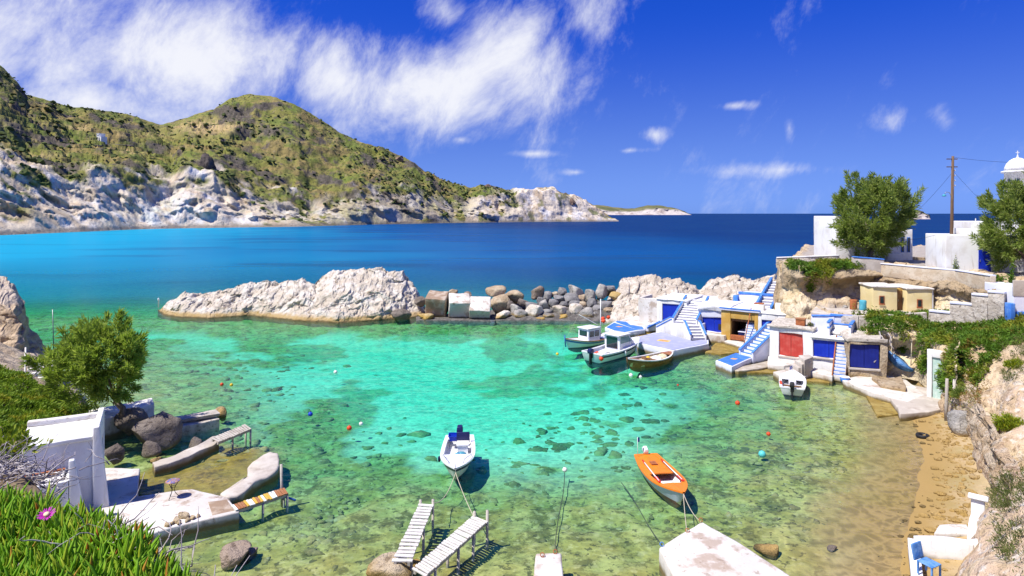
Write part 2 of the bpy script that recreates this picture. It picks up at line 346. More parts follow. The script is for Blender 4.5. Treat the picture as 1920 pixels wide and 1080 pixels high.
MT['net'] = mat('fishing_net', (0.62, 0.52, 0.30), [stain((0.74, 0.70, 0.60), 5, 0.45, 0.6), stain((0.35, 0.2, 0.08), 9, 0.6, 0.7, .8)], 0.95, [(30, 0.9, 0.03)])
MT['tarp'] = mat('blue_tarp', (0.06, 0.20, 0.50), [stain((0.16, 0.33, 0.60), 3, 0.42, 0.6, .9), stain((0.03, 0.10, 0.28), 6, 0.58, 0.7, .8)], 0.6, [(12, 0.6, 0.04)])
MT['towel'] = mat('blue_green_towels', (0.05, 0.30, 0.38), [stain((0.4, 0.6, 0.6), 8, 0.5, 0.6, .8), stain((0.02, 0.08, 0.25), 11, 0.52, 0.62, .9)], 0.9, [(14, 0.9, 0.05)])
MT['mark'] = mat('orange_floor_paint', (0.75, 0.30, 0.10), [stain((0.6, 0.2, 0.1), 7, 0.5, 0.6, .8)], 0.7)
MT['marky'] = mat('yellow_floor_paint', (0.75, 0.55, 0.15), [stain((0.6, 0.4, 0.1), 7, 0.5, 0.6, .8)], 0.7)
MT['green'] = mat('pale_green_paint', (0.42, 0.58, 0.50), [stain((0.6, 0.68, 0.62), 3, 0.45, 0.65, .8)], 0.7, [(16, 0.3, 0.01, (1, 1, .1))])
MT['teal'] = mat('teal_paint', (0.06, 0.33, 0.42), [stain((0.12, 0.42, 0.50), 2, 0.45, 0.65, .8)], 0.6)
MT['bark'] = mat('tamarisk_bark', (0.13, 0.10, 0.075), [stain((0.22, 0.18, 0.14), 8, 0.45, 0.6, .9, sc=(1, 1, .3))], 0.95, [(14, 0.9, 0.05, (1, 1, .3))])
MT['pole'] = mat('creosoted_pole', (0.14, 0.085, 0.05), [stain((0.22, 0.15, 0.1), 6, 0.45, 0.6, .9, sc=(1, 1, .1))], 0.9)
MT['twig'] = mat('dead_grey_twigs', (0.34, 0.30, 0.29), [stain((0.50, 0.46, 0.45), 14, 0.45, 0.6, .9), stain((0.18, 0.15, 0.15), 20, 0.55, 0.7, .8)], 0.95)
def leafmat(name, a, b, c, s=1.2, tr=0.3):
    return mat(name, a, [dict(c=b, s=s, lo=0.38, hi=0.62), dict(c=c, attr='rnd', alo=0.62, ahi=1.0, k=0.85)], 0.6, None, 0.25, 0, tr)
MT['leaf'] = leafmat('tamarisk_leaves', (0.32, 0.42, 0.06), (0.20, 0.31, 0.04), (0.48, 0.56, 0.12), 1.2, .5)
MT['leafdk'] = leafmat('dark_tamarisk_leaves', (0.28, 0.35, 0.08), (0.16, 0.23, 0.045), (0.44, 0.48, 0.15), 1.0, .5)
MT['ice'] = leafmat('ice_plant_leaves', (0.24, 0.46, 0.02), (0.15, 0.34, 0.016), (0.46, 0.52, 0.04), 5.0, 0.3)
MT['icered'] = leafmat('reddened_ice_plant_leaves', (0.42, 0.13, 0.02), (0.50, 0.28, 0.03), (0.25, 0.28, 0.02), 5.0, 0.25)
MT['mat'] = mat('ice_plant_mat', (0.11, 0.22, 0.018), [dict(c=(0.06, 0.14, 0.014), s=0.9, lo=0.4, hi=0.6), dict(c=(0.27, 0.27, 0.025), s=0.45, lo=0.47, hi=0.62, k=.9), dict(c=(0.24, 0.12, 0.03), s=0.7, lo=0.57, hi=0.68, k=.8), dict(c=(0.15, 0.26, 0.03), attr='rnd', alo=0.6, ahi=1, k=.7)], 0.6, None, .25, 0, 0.25)
MT['shrub'] = leafmat('yellow_green_shrub', (0.26, 0.33, 0.02), (0.15, 0.23, 0.015), (0.46, 0.44, 0.02), 2.5)
MT['shrubdk'] = leafmat('dry_grey_green_shrub', (0.12, 0.14, 0.04), (0.07, 0.10, 0.025), (0.26, 0.24, 0.10), 2.5)
MT['petal'] = mat('magenta_petals', (0.62, 0.02, 0.50), (), 0.5, None, .3, 0, 0.3)
MT['petalc'] = mat('pale_yellow_stamens', (0.75, 0.6, 0.35), (), 0.7)
for nm, c in (('buoyred', (0.70, 0.07, 0.02)), ('buoyyel', (0.75, 0.50, 0.03)), ('buoywht', (0.8, 0.78, 0.74)), ('buoyblu', (0.01, 0.05, 0.5)), ('buoytur', (0.1, 0.55, 0.55))):
    MT[nm] = mat(nm.replace('buoy', 'buoy_plastic_'), c, [stain(tuple(x*.6 for x in c), 8, .55, .7, .6)], 0.45)
# ================================================================== THE SETTING
def struct(name, me, label=None): return tag(link(name, me), label, None, None, 'structure')
BEACH = [(12.2, 18), (13.7, 21.5), (15.7, 24.3), (18.6, 28), (21.5, 31.7), (24.7, 37.4), (26.9, 41), (45, 42), (45, 12), (9, 12)]
FOOT_L = [(-40, 52), (-34, 46.5), (-28.5, 41), (-25.8, 37), (-23.6, 33.3), (-21.6, 31), (-20.8, 29.4), (-22.2, 27), (-21, 24), (-17.6, 22.0), (-14, 18.5), (-12, 10), (-90, 10), (-90, 60)]
FOOT_R = [(25.6, 48.6), (28.2, 47.2), (30.6, 45.8), (29.4, 42.3), (27.6, 38), (25.6, 33.6), (22.3, 28.6), (18.6, 24.2), (14.2, 19.8), (10, 12), (90, 12), (90, 60), (33, 53), (28, 51)]
OCH = [tuple(G(*q)[:2]) for q in [(258, 886), (290, 874), (400, 836), (480, 838), (470, 880), (410, 925), (350, 918), (258, 932)]]
def smin(a, b, k=0.25):
    h = np.clip(0.5+0.5*(b-a)/k, 0, 1); return b*(1-h)+a*h-k*h*(1-h)
def depth_at(X, Y):
    dR = -pdist(X, Y, BEACH); dL = -pdist(X, Y, FOOT_L)
    near = np.maximum(Y-18.5, 0)**1.5*0.0135+0.12
    d = smin(np.where(dR > 0, 0.014+dR*0.028+np.maximum(dR-2, 0)*.034, dR*0.15), 0.16+np.maximum(dL, -1)*0.055)
    d = smin(d, near)
    cove = np.minimum(1.45, 0.55+np.maximum(71-Y, 0)*0.08)
    house = 0.22+np.maximum(14.5+(66-Y)*0.33-X, 0)*0.075+np.maximum(Y-74, 0)*0.12
    out = smin(0.55+np.maximum(Y-76, 0)*0.05, Y*0+12, 2)
    po = pdist(X, Y, OCH); d = np.where(po > -1.5, smin(d, 0.16+np.maximum(-po, 0)*.25, .1), d)
    k = sstep(Y, 68, 79)
    d = smin(d, cove*(1-k)+out*k, 0.3)
    d = np.where(Y > 84, np.maximum(d, out*sstep(Y, 84, 110)), d)
    return smin(d, house+np.maximum(Y-80, 0), 0.3)
def seabed():
    def axis(lo, hi, st, far):
        a = list(np.arange(lo, hi, st)); g = st
        while a[-1] < far: g *= 1.35; a.append(a[-1]+g)
        return a
    xs = axis(0, 62, 0.3, 26000); xs = np.array([-x for x in xs[:0:-1]]+xs)
    ys = np.array(list(np.arange(4, 18, 1.0))+axis(18, 84, 0.3, 30000))
    X, Y = np.meshgrid(xs, ys)
    d = depth_at(X, Y)
    near = (np.abs(X) < 70) & (Y < 95)
    sand = sstep(d+0.15*fbm(X, Y, 0, 0.12, 3, 2), 0.50, 1.05)
    patch = fbm(X, Y, 0, 0.16, 4, 3)+0.25*fbm(X, Y, 0, 0.55, 3, 5)
    left = sstep(-(X+14)-(Y-50)*0.5, 0, 8)*sstep(Y, 38, 44)*(1-sstep(Y, 66, 72))
    sand = np.clip(sand-sstep(patch, 0.10, 0.24)*0.72-left*sstep(patch, -0.15, 0.1)*0.7, 0, 1)
    sand = np.where(pdist(X, Y, BEACH) > -2.6, np.maximum(sand, sstep(pdist(X, Y, BEACH), -2.6+0*X, -0.6)), sand)
    sand = sand*(1-sstep(Y+fbm(X, Y, 0, .2, 3, 8)*3, 67, 71)*.9)
    rub = (1-sand)
    z = -d+rub*np.where(d > 0.02, 1, 0)*(0.16*fbm(X, Y, 0, 1.3, 4, 11)+0.10*np.clip(fbm(X, Y, 0, 0.7, 3, 31, 0.5, True), 0, 1))*np.clip(d*2.2, 0, 1)
    z = z+0.03*fbm(X, Y, 0, 0.8, 3, 21)
    z = np.where(d > 0.25, np.minimum(z, -0.10), z)
    z = np.where(near, z, -d)
    wet = sstep(z, 0.30, 0.06)
    V = np.stack([X.ravel(), Y.ravel(), z.ravel()], 1)
    m = mat('seabed', (0.37, 0.30, 0.075), [
        dict(c=(0.46, 0.40, 0.13), s=0.45, lo=0.42, hi=0.6), dict(c=(0.15, 0.12, 0.032), s=0.9, lo=0.49, hi=0.60, k=.85, d=7, r=.72), dict(c=(0.52, 0.43, 0.18), s=2.6, lo=0.55, hi=0.64, k=.75, d=5), dict(c=(0.07, 0.06, 0.022), s=3.4, lo=0.57, hi=0.64, k=.8, d=4),
        dict(c=(0.74, 0.70, 0.52), attr='sand'), dict(c=(0.42, 0.41, 0.29), attr='sand', s=1.1, lo=0.50, hi=0.62, k=.6, d=6, r=.68),
        dict(c=(0.34, 0.205, 0.03), attr='och', k=.9), dict(c=(0.13, 0.08, 0.02), attr='och', s=1.3, lo=.5, hi=.62, k=.8, d=6, r=.7), dict(c=(0.40, 0.285, 0.13), attr='beach'), dict(c=(0.30, 0.235, 0.085), attr='beach', s=0.30, lo=0.42, hi=0.6, k=.85, d=6), dict(c=(0.56, 0.45, 0.30), attr='beach', z=(0.12, 0.65), zn=.3), dict(c=(0.34, 0.24, 0.13), attr='beach', s=4.5, lo=.56, hi=.64, k=.7, d=5),
        dict(c=(0.34, 0.225, 0.075), attr='beach', z=(0.26, 0.08), zn=.16, k=.9)], 0.95, [(5, 0.5, 0.06), (22, 0.4, 0.02)])
    beach = sstep(pdist(X, Y, BEACH)+.8*fbm(X, Y, 0, .35, 3, 19), -4.2, -0.6); och = sstep(pdist(X, Y, OCH)+.6*fbm(X, Y, 0, .6, 3, 9), -1.2, .4)
    struct('seabed', mesh_np('seabed', V, grid_faces(len(ys), len(xs)), m, True, {'sand': sand*(1-och), 'beach': beach, 'och': och}))
seabed()

def sea():
    mb = MB(); mb.box(-24000, 24000, -40, 28000, -24, 0)
    m = bpy.data.materials.new('sea_water'); m.use_nodes = True; t = m.node_tree; t.nodes.clear(); n = NT(t)
    geo = n.new('ShaderNodeNewGeometry'); pos = geo.outputs['Position']
    px, py, pz = n.new('ShaderNodeSeparateXYZ', {0: pos}).outputs
    # open water carries its own colour: milky azure by the clay cliffs of the bay, deep blue out at sea
    big = n.noise(pos, 0.012, 2, 0.6); mid = n.noise(n.vmul(pos, (0.28, 1, 1)), 0.045, 4, 0.6)
    q = n.m('ADD', n.m('MULTIPLY', px, 0.0062), n.m('MULTIPLY', py, 0.0022))
    q = n.m('ADD', q, n.m('MULTIPLY', n.m('SUBTRACT', big, 0.5), 0.9))
    cur = n.mix(n.ss(q, -0.75, 0.55), (0.004, 0.34, 0.55), (0.0, 0.085, 0.28))
    cur = n.mix(n.ss(q, 0.2, 1.7), cur, (0.0, 0.03, 0.135))
    shore = n.ss(n.m('ADD', py, n.m('MULTIPLY', px, 1.02)), 55, -40)
    cur = n.mix(n.m('MULTIPLY', shore, n.ss(py, 240, 420)), cur, (0.10, 0.52, 0.60))
    cur = n.mix(n.m('MULTIPLY', n.ss(mid, 0.52, 0.66), n.ss(q, -0.6, 0.4, 0.25, 0.6)), cur, (0.008, 0.06, 0.17))
    cove = n.ss(n.m('ADD', py, n.m('MULTIPLY', px, -0.02)), 71, 92)
    cur = n.mix(cove, (0.0, 0.40, 0.34), cur)
    fac = n.m('ADD', n.m('MULTIPLY', n.ss(py, 72, 98), 0.42), n.m('MULTIPLY', n.ss(py, 90, 190), 0.38))
    fac = n.m('ADD', fac, 0.022)
    # ripples
    h1 = n.noise(n.vmul(pos, (0.7, 1.0, 1)), 2.4, 2, 0.6); h2 = n.noise(n.vmul(pos, (0.5, 1.0, 1)), 0.35, 3, 0.55)
    hh = n.m('ADD', n.m('MULTIPLY', h1, 0.05), n.m('MULTIPLY', h2, 0.22))
    bump = n.new('ShaderNodeBump', {'Height': hh, 'Strength': 0.55, 'Distance': 1.0})
    dif = n.new('ShaderNodeBsdfDiffuse', {'Color': cur, 'Normal': bump.outputs[0]})
    caustic_tint = n.m('ABSOLUTE', n.m('SUBTRACT', n.noise(n.vmul(pos, (0.8, 1, 1)), 1.7, 2, 0.55, 0.5), 0.5))   # noise web painted into the transparent colour, standing in for ripple caustics
    caustic_tint = n.ss(caustic_tint, 0.0, 0.13, 1.0, 0.80)
    tra = n.new('ShaderNodeBsdfTransparent', {'Color': n.comb(caustic_tint, caustic_tint, caustic_tint)})
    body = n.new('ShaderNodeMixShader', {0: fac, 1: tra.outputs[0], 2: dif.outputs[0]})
    gl = n.new('ShaderNodeBsdfGlossy', {'Color': (0.9, 0.95, 1), 'Roughness': n.ss(py, 75, 120, 0.05, 0.25), 'Normal': bump.outputs[0]})
    fr = n.new('ShaderNodeFresnel', {'IOR': 1.19, 'Normal': bump.outputs[0]})
    back = n.m('SUBTRACT', 1.0, geo.outputs['Backfacing'])
    top = n.new('ShaderNodeMixShader', {0: n.m('MULTIPLY', n.m('MULTIPLY', n.m('MINIMUM', fr.outputs[0], n.ss(py, 75, 110, 0.22, 0.12)), back), 0.85), 1: body.outputs[0], 2: gl.outputs[0]})
    va = n.new('ShaderNodeVolumeAbsorption', {'Color': (0.02, 0.955, 0.87), 'Density': 0.48})
    o = n.new('ShaderNodeOutputMaterial'); t.links.new(top.outputs[0], o.inputs[0]); t.links.new(va.outputs[0], o.inputs[1])
    struct('sea', mb.mesh('sea', m))
sea()

# ---------------------------------------------------------------- ridges: land described by sections running away from the eye
def ridge(us, KY, KZ, rows, disp=None, jit=0):
    """KY, KZ: knots x columns; returns grid arrays X,Y,Z,T (T = knot coordinate)"""
    us = np.asarray(us, float); K = len(KY); outY, outZ, T = [], [], []
    for k in range(K-1):
        for r in range(rows[k]+(1 if k == K-2 else 0)):
            f = r/rows[k]; outY.append(KY[k]*(1-f)+KY[k+1]*f); outZ.append(KZ[k]*(1-f)+KZ[k+1]*f); T.append(np.full(len(us), k+f))
    Y = np.array(outY); Z = np.array(outZ); T = np.array(T); X = (us[None, :]-960)/F*Y
    if disp: X, Y, Z = disp(X, Y, Z, T)
    return X, Y, Z, T
def vec(*a): return np.stack([q.ravel() for q in a], 1)
def zpx(py, Y): return H+(HOR-py)*Y/F

HILL = {}
def hills():
    us = np.arange(-160, 1162, 2.2); n = len(us)
    wl = ip(us, [(-160, 444), (0, 441), (120, 436), (260, 430), (340, 428), (560, 425), (700, 421), (850, 418), (1000, 416), (1150, 415), (1170, 415)])
    Yw = H*F/(wl-HOR)
    ct = ip(us, [(-160, 305), (0, 315), (60, 326), (130, 345), (165, 330), (200, 322), (260, 322), (320, 345), (345, 322), (400, 326), (430, 345), (480, 372), (520, 386), (580, 402), (640, 372), (680, 345), (760, 352), (800, 362), (850, 385), (880, 380), (900, 372), (950, 372), (1000, 362), (1040, 365), (1070, 380), (1100, 388), (1130, 402), (1148, 411), (1165, 415.5)])
    cr = ip(us, [(-160, 60), (0, 122), (30, 150), (50, 178), (80, 186), (130, 200), (230, 213), (300, 233), (325, 228), (400, 205), (430, 185), (470, 176), (520, 184), (560, 199), (600, 224), (640, 250), (680, 268), (720, 279), (760, 295), (800, 324), (850, 345), (880, 352), (905, 347), (915, 346), (940, 353), (975, 362), (1010, 351), (1040, 355), (1062, 369), (1080, 372), (1100, 379), (1125, 392), (1148, 409), (1165, 415)])
    dc = ip(us, [(-160, 62), (560, 62), (700, 70), (880, 50), (1160, 14)])
    Yc = Yw+ip(us, [(-160, 260), (0, 280), (300, 300), (470, 330), (640, 260), (800, 150), (880, 90), (950, 70), (1120, 45), (1165, 14)])
    Ym = Yw+dc+(Yc-Yw-dc)*0.45
    pm = ct+(cr-ct)*0.42
    KY = [Yw-6, Yw, Yw+dc, Ym, Yc, Yc+160]
    KZ = [Yw*0-2.5, Yw*0+0.2, zpx(ct, Yw+dc), zpx(pm, Ym), zpx(cr, Yc), zpx(cr, Yc)-70]
    KZ[2] = np.maximum(KZ[2], 0.3)
    def disp(X, Y, Z, T):
        cl = np.exp(-((T-1.5)/0.42)**2)
        gul = fbm(X, Y, Z*0.18, 0.045, 5, 2, 0.55)
        rg = fbm(X, Y, Z*0.5, 0.03, 5, 8, 0.55, True)
        cres = sstep(T, 4.05, 3.75)*sstep(T, 1.0, 1.25)
        amp = np.clip(Z/8, 0, 1)
        far = sstep((X/Y*F+960), 900, 1000)
        Y2 = Y+cl*amp*(gul*22+fbm(X, Y, Z*.2, 0.15, 4, 5)*5)*(1-0.5*far)
        Z2 = Z+cres*amp*(1-cl)*(rg*10+fbm(X, Y, 0, 0.10, 4, 9)*3.4)+amp*fbm(X, Y, Z, 0.12, 4, 4)*1.6
        u_ = X/Y*F+960; tw = sstep(np.abs(u_-150), 260, 160)*sstep(T, 2.2, 2.5)*sstep(T, 3.7, 3.4)+sstep(np.abs(u_-400), 110, 60)*sstep(T, 2.6, 2.9)*sstep(T, 3.95, 3.8); st = 6.0; Z2 = Z2+.75*np.clip(tw, 0, 1)*((np.floor(Z2/st)+sstep(Z2/st-np.floor(Z2/st), .72, 1.0))*st+st*.1-Z2)
        return X*(Y2/Y), Y2, Z2
    X, Y, Z, T = ridge(us, KY, KZ, [2, 46, 34, 44, 10], disp)
    U = X/Y*F+960; PY = HOR-(Z-H)*F/Y
    nz = fbm(X, Y, Z, 0.05, 4, 40)
    w_u = ip(U, [(-200, .8), (60, .85), (140, 1), (420, 1), (480, .85), (560, .62), (650, 0.40), (860, 0.36), (900, 0.85), (1160, 1)])
    cliff = sstep(T+nz*0.75, 2.16, 1.80)*w_u
    cliff = np.where(U > 905, np.maximum(cliff, sstep(T+nz*0.8, 4.3, 3.1)*sstep(U, 905, 985)), cliff)
    cliff = np.clip(cliff-sstep(fbm(X, Y, Z, 0.07, 4, 60), 0.16, 0.34)*(1-0.7*sstep(np.abs(U-270), 240, 180))*0.8, 0, 1)
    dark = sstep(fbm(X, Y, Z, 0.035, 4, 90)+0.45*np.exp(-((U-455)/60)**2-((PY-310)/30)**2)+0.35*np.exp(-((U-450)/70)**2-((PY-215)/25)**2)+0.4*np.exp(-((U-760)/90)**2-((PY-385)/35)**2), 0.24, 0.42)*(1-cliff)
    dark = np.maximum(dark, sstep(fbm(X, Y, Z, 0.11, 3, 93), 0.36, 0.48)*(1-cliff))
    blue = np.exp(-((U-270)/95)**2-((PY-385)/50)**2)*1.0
    ter = np.exp(-((U-395)/75)**2-((PY-238)/14)**2)*sstep(np.sin(Z*1.05+fbm(X, Y, 0, .03, 2, 1)*2), -0.2, 0.5)
    for a in ((30, 236, 60, 8), (100, 262, 60, 5), (620, 266, 90, 3), (140, 240, 60, 5), (250, 252, 70, 4), (60, 290, 70, 4), (470, 250, 60, 4), (230, 285, 60, 3)): ter = np.maximum(ter, np.exp(-((U-a[0])/a[2])**2-((PY-a[1])/a[3])**2)*sstep(fbm(X, Y, Z, 0.1, 3, 7), -0.2, 0.2)*.8)
    m = mat('hillside', (0.215, 0.21, 0.05), [
        dict(c=(0.13, 0.17, 0.03), s=0.035, lo=0.42, hi=0.6), dict(c=(0.27, 0.20, 0.075), s=0.022, lo=0.47, hi=0.62, k=.85, sc=(1, 1, 2.2)),
        dict(c=(0.19, 0.20, 0.032), s=0.06, lo=0.54, hi=0.66, k=.8), dict(c=(0.055, 0.06, 0.022), s=0.22, lo=0.52, hi=0.62, k=.75, d=5), dict(c=(0.30, 0.24, 0.13), s=0.16, lo=0.60, hi=0.68, k=.6, d=5),
        dict(c=(0.52, 0.38, 0.19), attr='ter', k=.95),
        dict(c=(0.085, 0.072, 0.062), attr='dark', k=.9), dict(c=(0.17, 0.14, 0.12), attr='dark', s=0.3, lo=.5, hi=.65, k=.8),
        dict(c=(0.66, 0.57, 0.45), attr='cliff'), dict(c=(0.44, 0.33, 0.21), attr='cliff', s=0.05, lo=0.47, hi=0.62, k=.8, d=6, sc=(1, 1, .4)), dict(c=(0.74, 0.72, 0.70), attr='cliff', s=0.04, lo=0.5, hi=0.65, k=.8),
        dict(c=(0.40, 0.52, 0.50), attr='blue', s=0.05, lo=0.40, hi=0.6, k=.5, sc=(1, 1, .35)), dict(c=(0.50, 0.48, 0.62), attr='blue', s=0.045, lo=0.56, hi=0.68, k=.5, sc=(1, 1, .35)),
        dict(c=(0.22, 0.17, 0.12), attr='cliff', s=0.17, lo=0.58, hi=0.68, k=.8, d=6),
        dict(c=(0.14, 0.12, 0.10), z=(4.5, 1.0), zn=4, zs=.2, k=.7)], 0.95, [(0.35, 0.9, 1.8, (1, 1, .4)), (1.4, 0.8, 0.5)])
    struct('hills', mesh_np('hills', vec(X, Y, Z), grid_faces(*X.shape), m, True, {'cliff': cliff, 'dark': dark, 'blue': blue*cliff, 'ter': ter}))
    HILL.update(X=X, Y=Y, Z=Z, T=T, cliff=cliff, U=U, PY=PY, dark=dark)
hills()

def far_land(name, us, wl, cr, Yd, label, white=0.6, seed=0, rough=8.0, sc_=0.02):
    us = np.array(us); Yw = np.full(len(us), float(Yd)); z = zpx(ip(us, cr), Yd*1.05); z = np.maximum(z, 0.1)
    KY = [Yw*0.99, Yw, Yw*1.02, Yw*1.06, Yw*1.12]; KZ = [z*0-4, z*0, z*0.62, z, z*0-4]
    def disp(X, Y, Z, T):
        a = np.clip(Z/rough, 0, 1)*rough
        return X, Y+a*2*fbm(X, Y, Z*.3, sc_*2, 4, seed+3), Z+a*0.5*fbm(X, Y, Z, sc_, 4, seed)
    X, Y, Z, T = ridge(us, KY, KZ, [2, 14, 12, 8], disp)
    cliff = sstep(T+fbm(X, Y, Z, sc_, 4, seed+5)*0.9, 2.3, 1.7)*white+0*X
    m = mat(name+'_ground', (0.16, 0.15, 0.06), [dict(c=(0.10, 0.11, 0.04), s=sc_, lo=.42, hi=.6), dict(c=(0.56, 0.50, 0.46), attr='cliff'), dict(c=(0.28, 0.22, 0.19), attr='cliff', s=sc_*2, lo=.5, hi=.62, k=.9, d=6)], 0.95, [(sc_*10, .8, 4)])
    struct(name, mesh_np(name, vec(X, Y, Z), grid_faces(*X.shape), m, True, {'cliff': cliff}), label)
far_land('cape', np.arange(1085, 1297, 1.5), None, [(1085, 384), (1120, 384), (1150, 388), (1190, 391), (1215, 386), (1240, 386), (1270, 391), (1285, 395), (1294, 401), (1297, 403)], 4860, None, 0.9, 3, 30, 0.006)
far_land('islet', np.arange(1709, 1745.5, 0.8), None, [(1709, 410), (1712, 398), (1720, 394), (1727, 393.5), (1733, 397), (1741, 404), (1745, 411)], 1330, None, 1.0, 9, 10, 0.05)

# ---------------------------------------------------------------- craggy rock from sections
def crag(name, us, front, crest, Yc, back, matl, amp=0.5, f=0.35, seed=0, rows=(3, 26, 12, 8), lab=None, belly=0.55, base=0.0, kind=True):
    us = np.array(us, float); fy = ip(us, front); Yf = (H-base)*F/(fy-HOR)
    cz_y = ip(us, Yc) if isinstance(Yc, list) else np.full(len(us), float(Yc))
    cz_y = np.maximum(cz_y, Yf+0.6)
    cz = zpx(ip(us, crest), cz_y); cz = np.maximum(cz, base+0.05)
    Ym = Yf+(cz_y-Yf)*0.40
    KY = [Yf-0.5, Yf, Ym, cz_y, cz_y+back]; KZ = [cz*0+base-1.2, cz*0+base, base+(cz-base)*belly, cz, cz*0+base-1.5]
    def disp(X, Y, Z, T):
        a = amp*np.clip((Z-base)/1.2+0.25, 0.15, 1)
        r = fbm(X, Y, Z, f, 6, seed, 0.62, True); b = fbm(X, Y, Z, f*2.2, 5, seed+9, 0.68)
        c = fbm(X, Y, Z, f*1.3, 4, seed+19, 0.6); bg = fbm(X, Y, Z*.8, f*.55, 3, seed+39)
        lay = fbm(X*.4, Y*.4, Z*2.2, f*1.6, 3, seed+29)
        top = sstep(T, 4.0, 2.9)*0.4+0.6
        return X+a*b*0.6, Y+a*(c*1.1+lay*0.6+bg*1.6), Z+a*(r*0.42+b*0.5+bg*.7)*top
    X, Y, Z, T = ridge(us, KY, KZ, list(rows), disp)
    me = mesh_np(name, vec(X, Y, Z), grid_faces(*X.shape), matl, True)
    o = link(name, me)
    if kind: tag(o, lab, None, None, 'structure')
    return o
crag('rocky_spit', np.arange(296, 803, 1.05), [(296, 582), (307, 591), (340, 595), (388, 597), (430, 594), (470, 592), (551, 601), (632, 605), (713, 600), (781, 594), (803, 590)],
     [(296, 581), (306, 577), (318, 566), (338, 552), (353, 546), (388, 550), (415, 547), (445, 535), (480, 532), (497, 527), (516, 534), (567, 524), (591, 535), (602, 520), (619, 513), (680, 510), (713, 507), (751, 515), (765, 535), (781, 555), (797, 578), (803, 588)], 80.0, 5.0, MT['rockw'], 0.95, 0.42, 4, (3, 44, 16, 8),
     lab='long pale limestone spit sheltering the cove')
MT['rockshore'] = rockmat('sunbleached_shore_rock', (0.50, 0.43, 0.34), (0.66, 0.60, 0.51), (0.27, 0.215, 0.15), False, .9)
crag('rocky_shore', np.arange(1128, 1500, 1.6), [(1128, 604), (1165, 603), (1225, 606), (1300, 608), (1500, 608)],
     [(1128, 590), (1150, 556), (1165, 536), (1190, 530), (1217, 523), (1265, 521), (1295, 528), (1307, 537), (1320, 533), (1332, 525), (1365, 519), (1384, 520), (1409, 527), (1420, 522), (1440, 518), (1465, 526), (1500, 530)], 81.0, 9.0, MT['rockshore'], 1.15, 0.45, 14, (3, 40, 14, 8),
     lab='pale rocky shore behind the boathouses')
crag('headland', np.arange(-150, 97, 1.5), [(-150, 690), (40, 700), (70, 690), (97, 682)],
     [(-150, 470), (-40, 490), (0, 510), (20, 519), (40, 536), (53, 556), (58, 585), (66, 606), (78, 634), (90, 656), (97, 680)], 56.0, 6.0,
     mat('tuff_headland', (0.40, 0.30, 0.19), [stain((0.52, 0.41, 0.28), .8, .42, .6, .9, sc=(1, 1, 3)), stain((0.20, 0.15, 0.10), 1.1, .54, .66, .8, sc=(1, 1, 3)), dict(c=(0.55, 0.46, 0.36), z=(4.6, 5.4), zn=1.0), stain((0.12, 0.15, 0.03), 1.4, .60, .68, .8, z=(5.2, 6.2))], .95, [(2.2, .9, .25), (9, .9, .08)]), 0.85, 0.35, 24, belly=0.72, rows=(3, 34, 12, 8),
     lab='brown layered tuff headland')

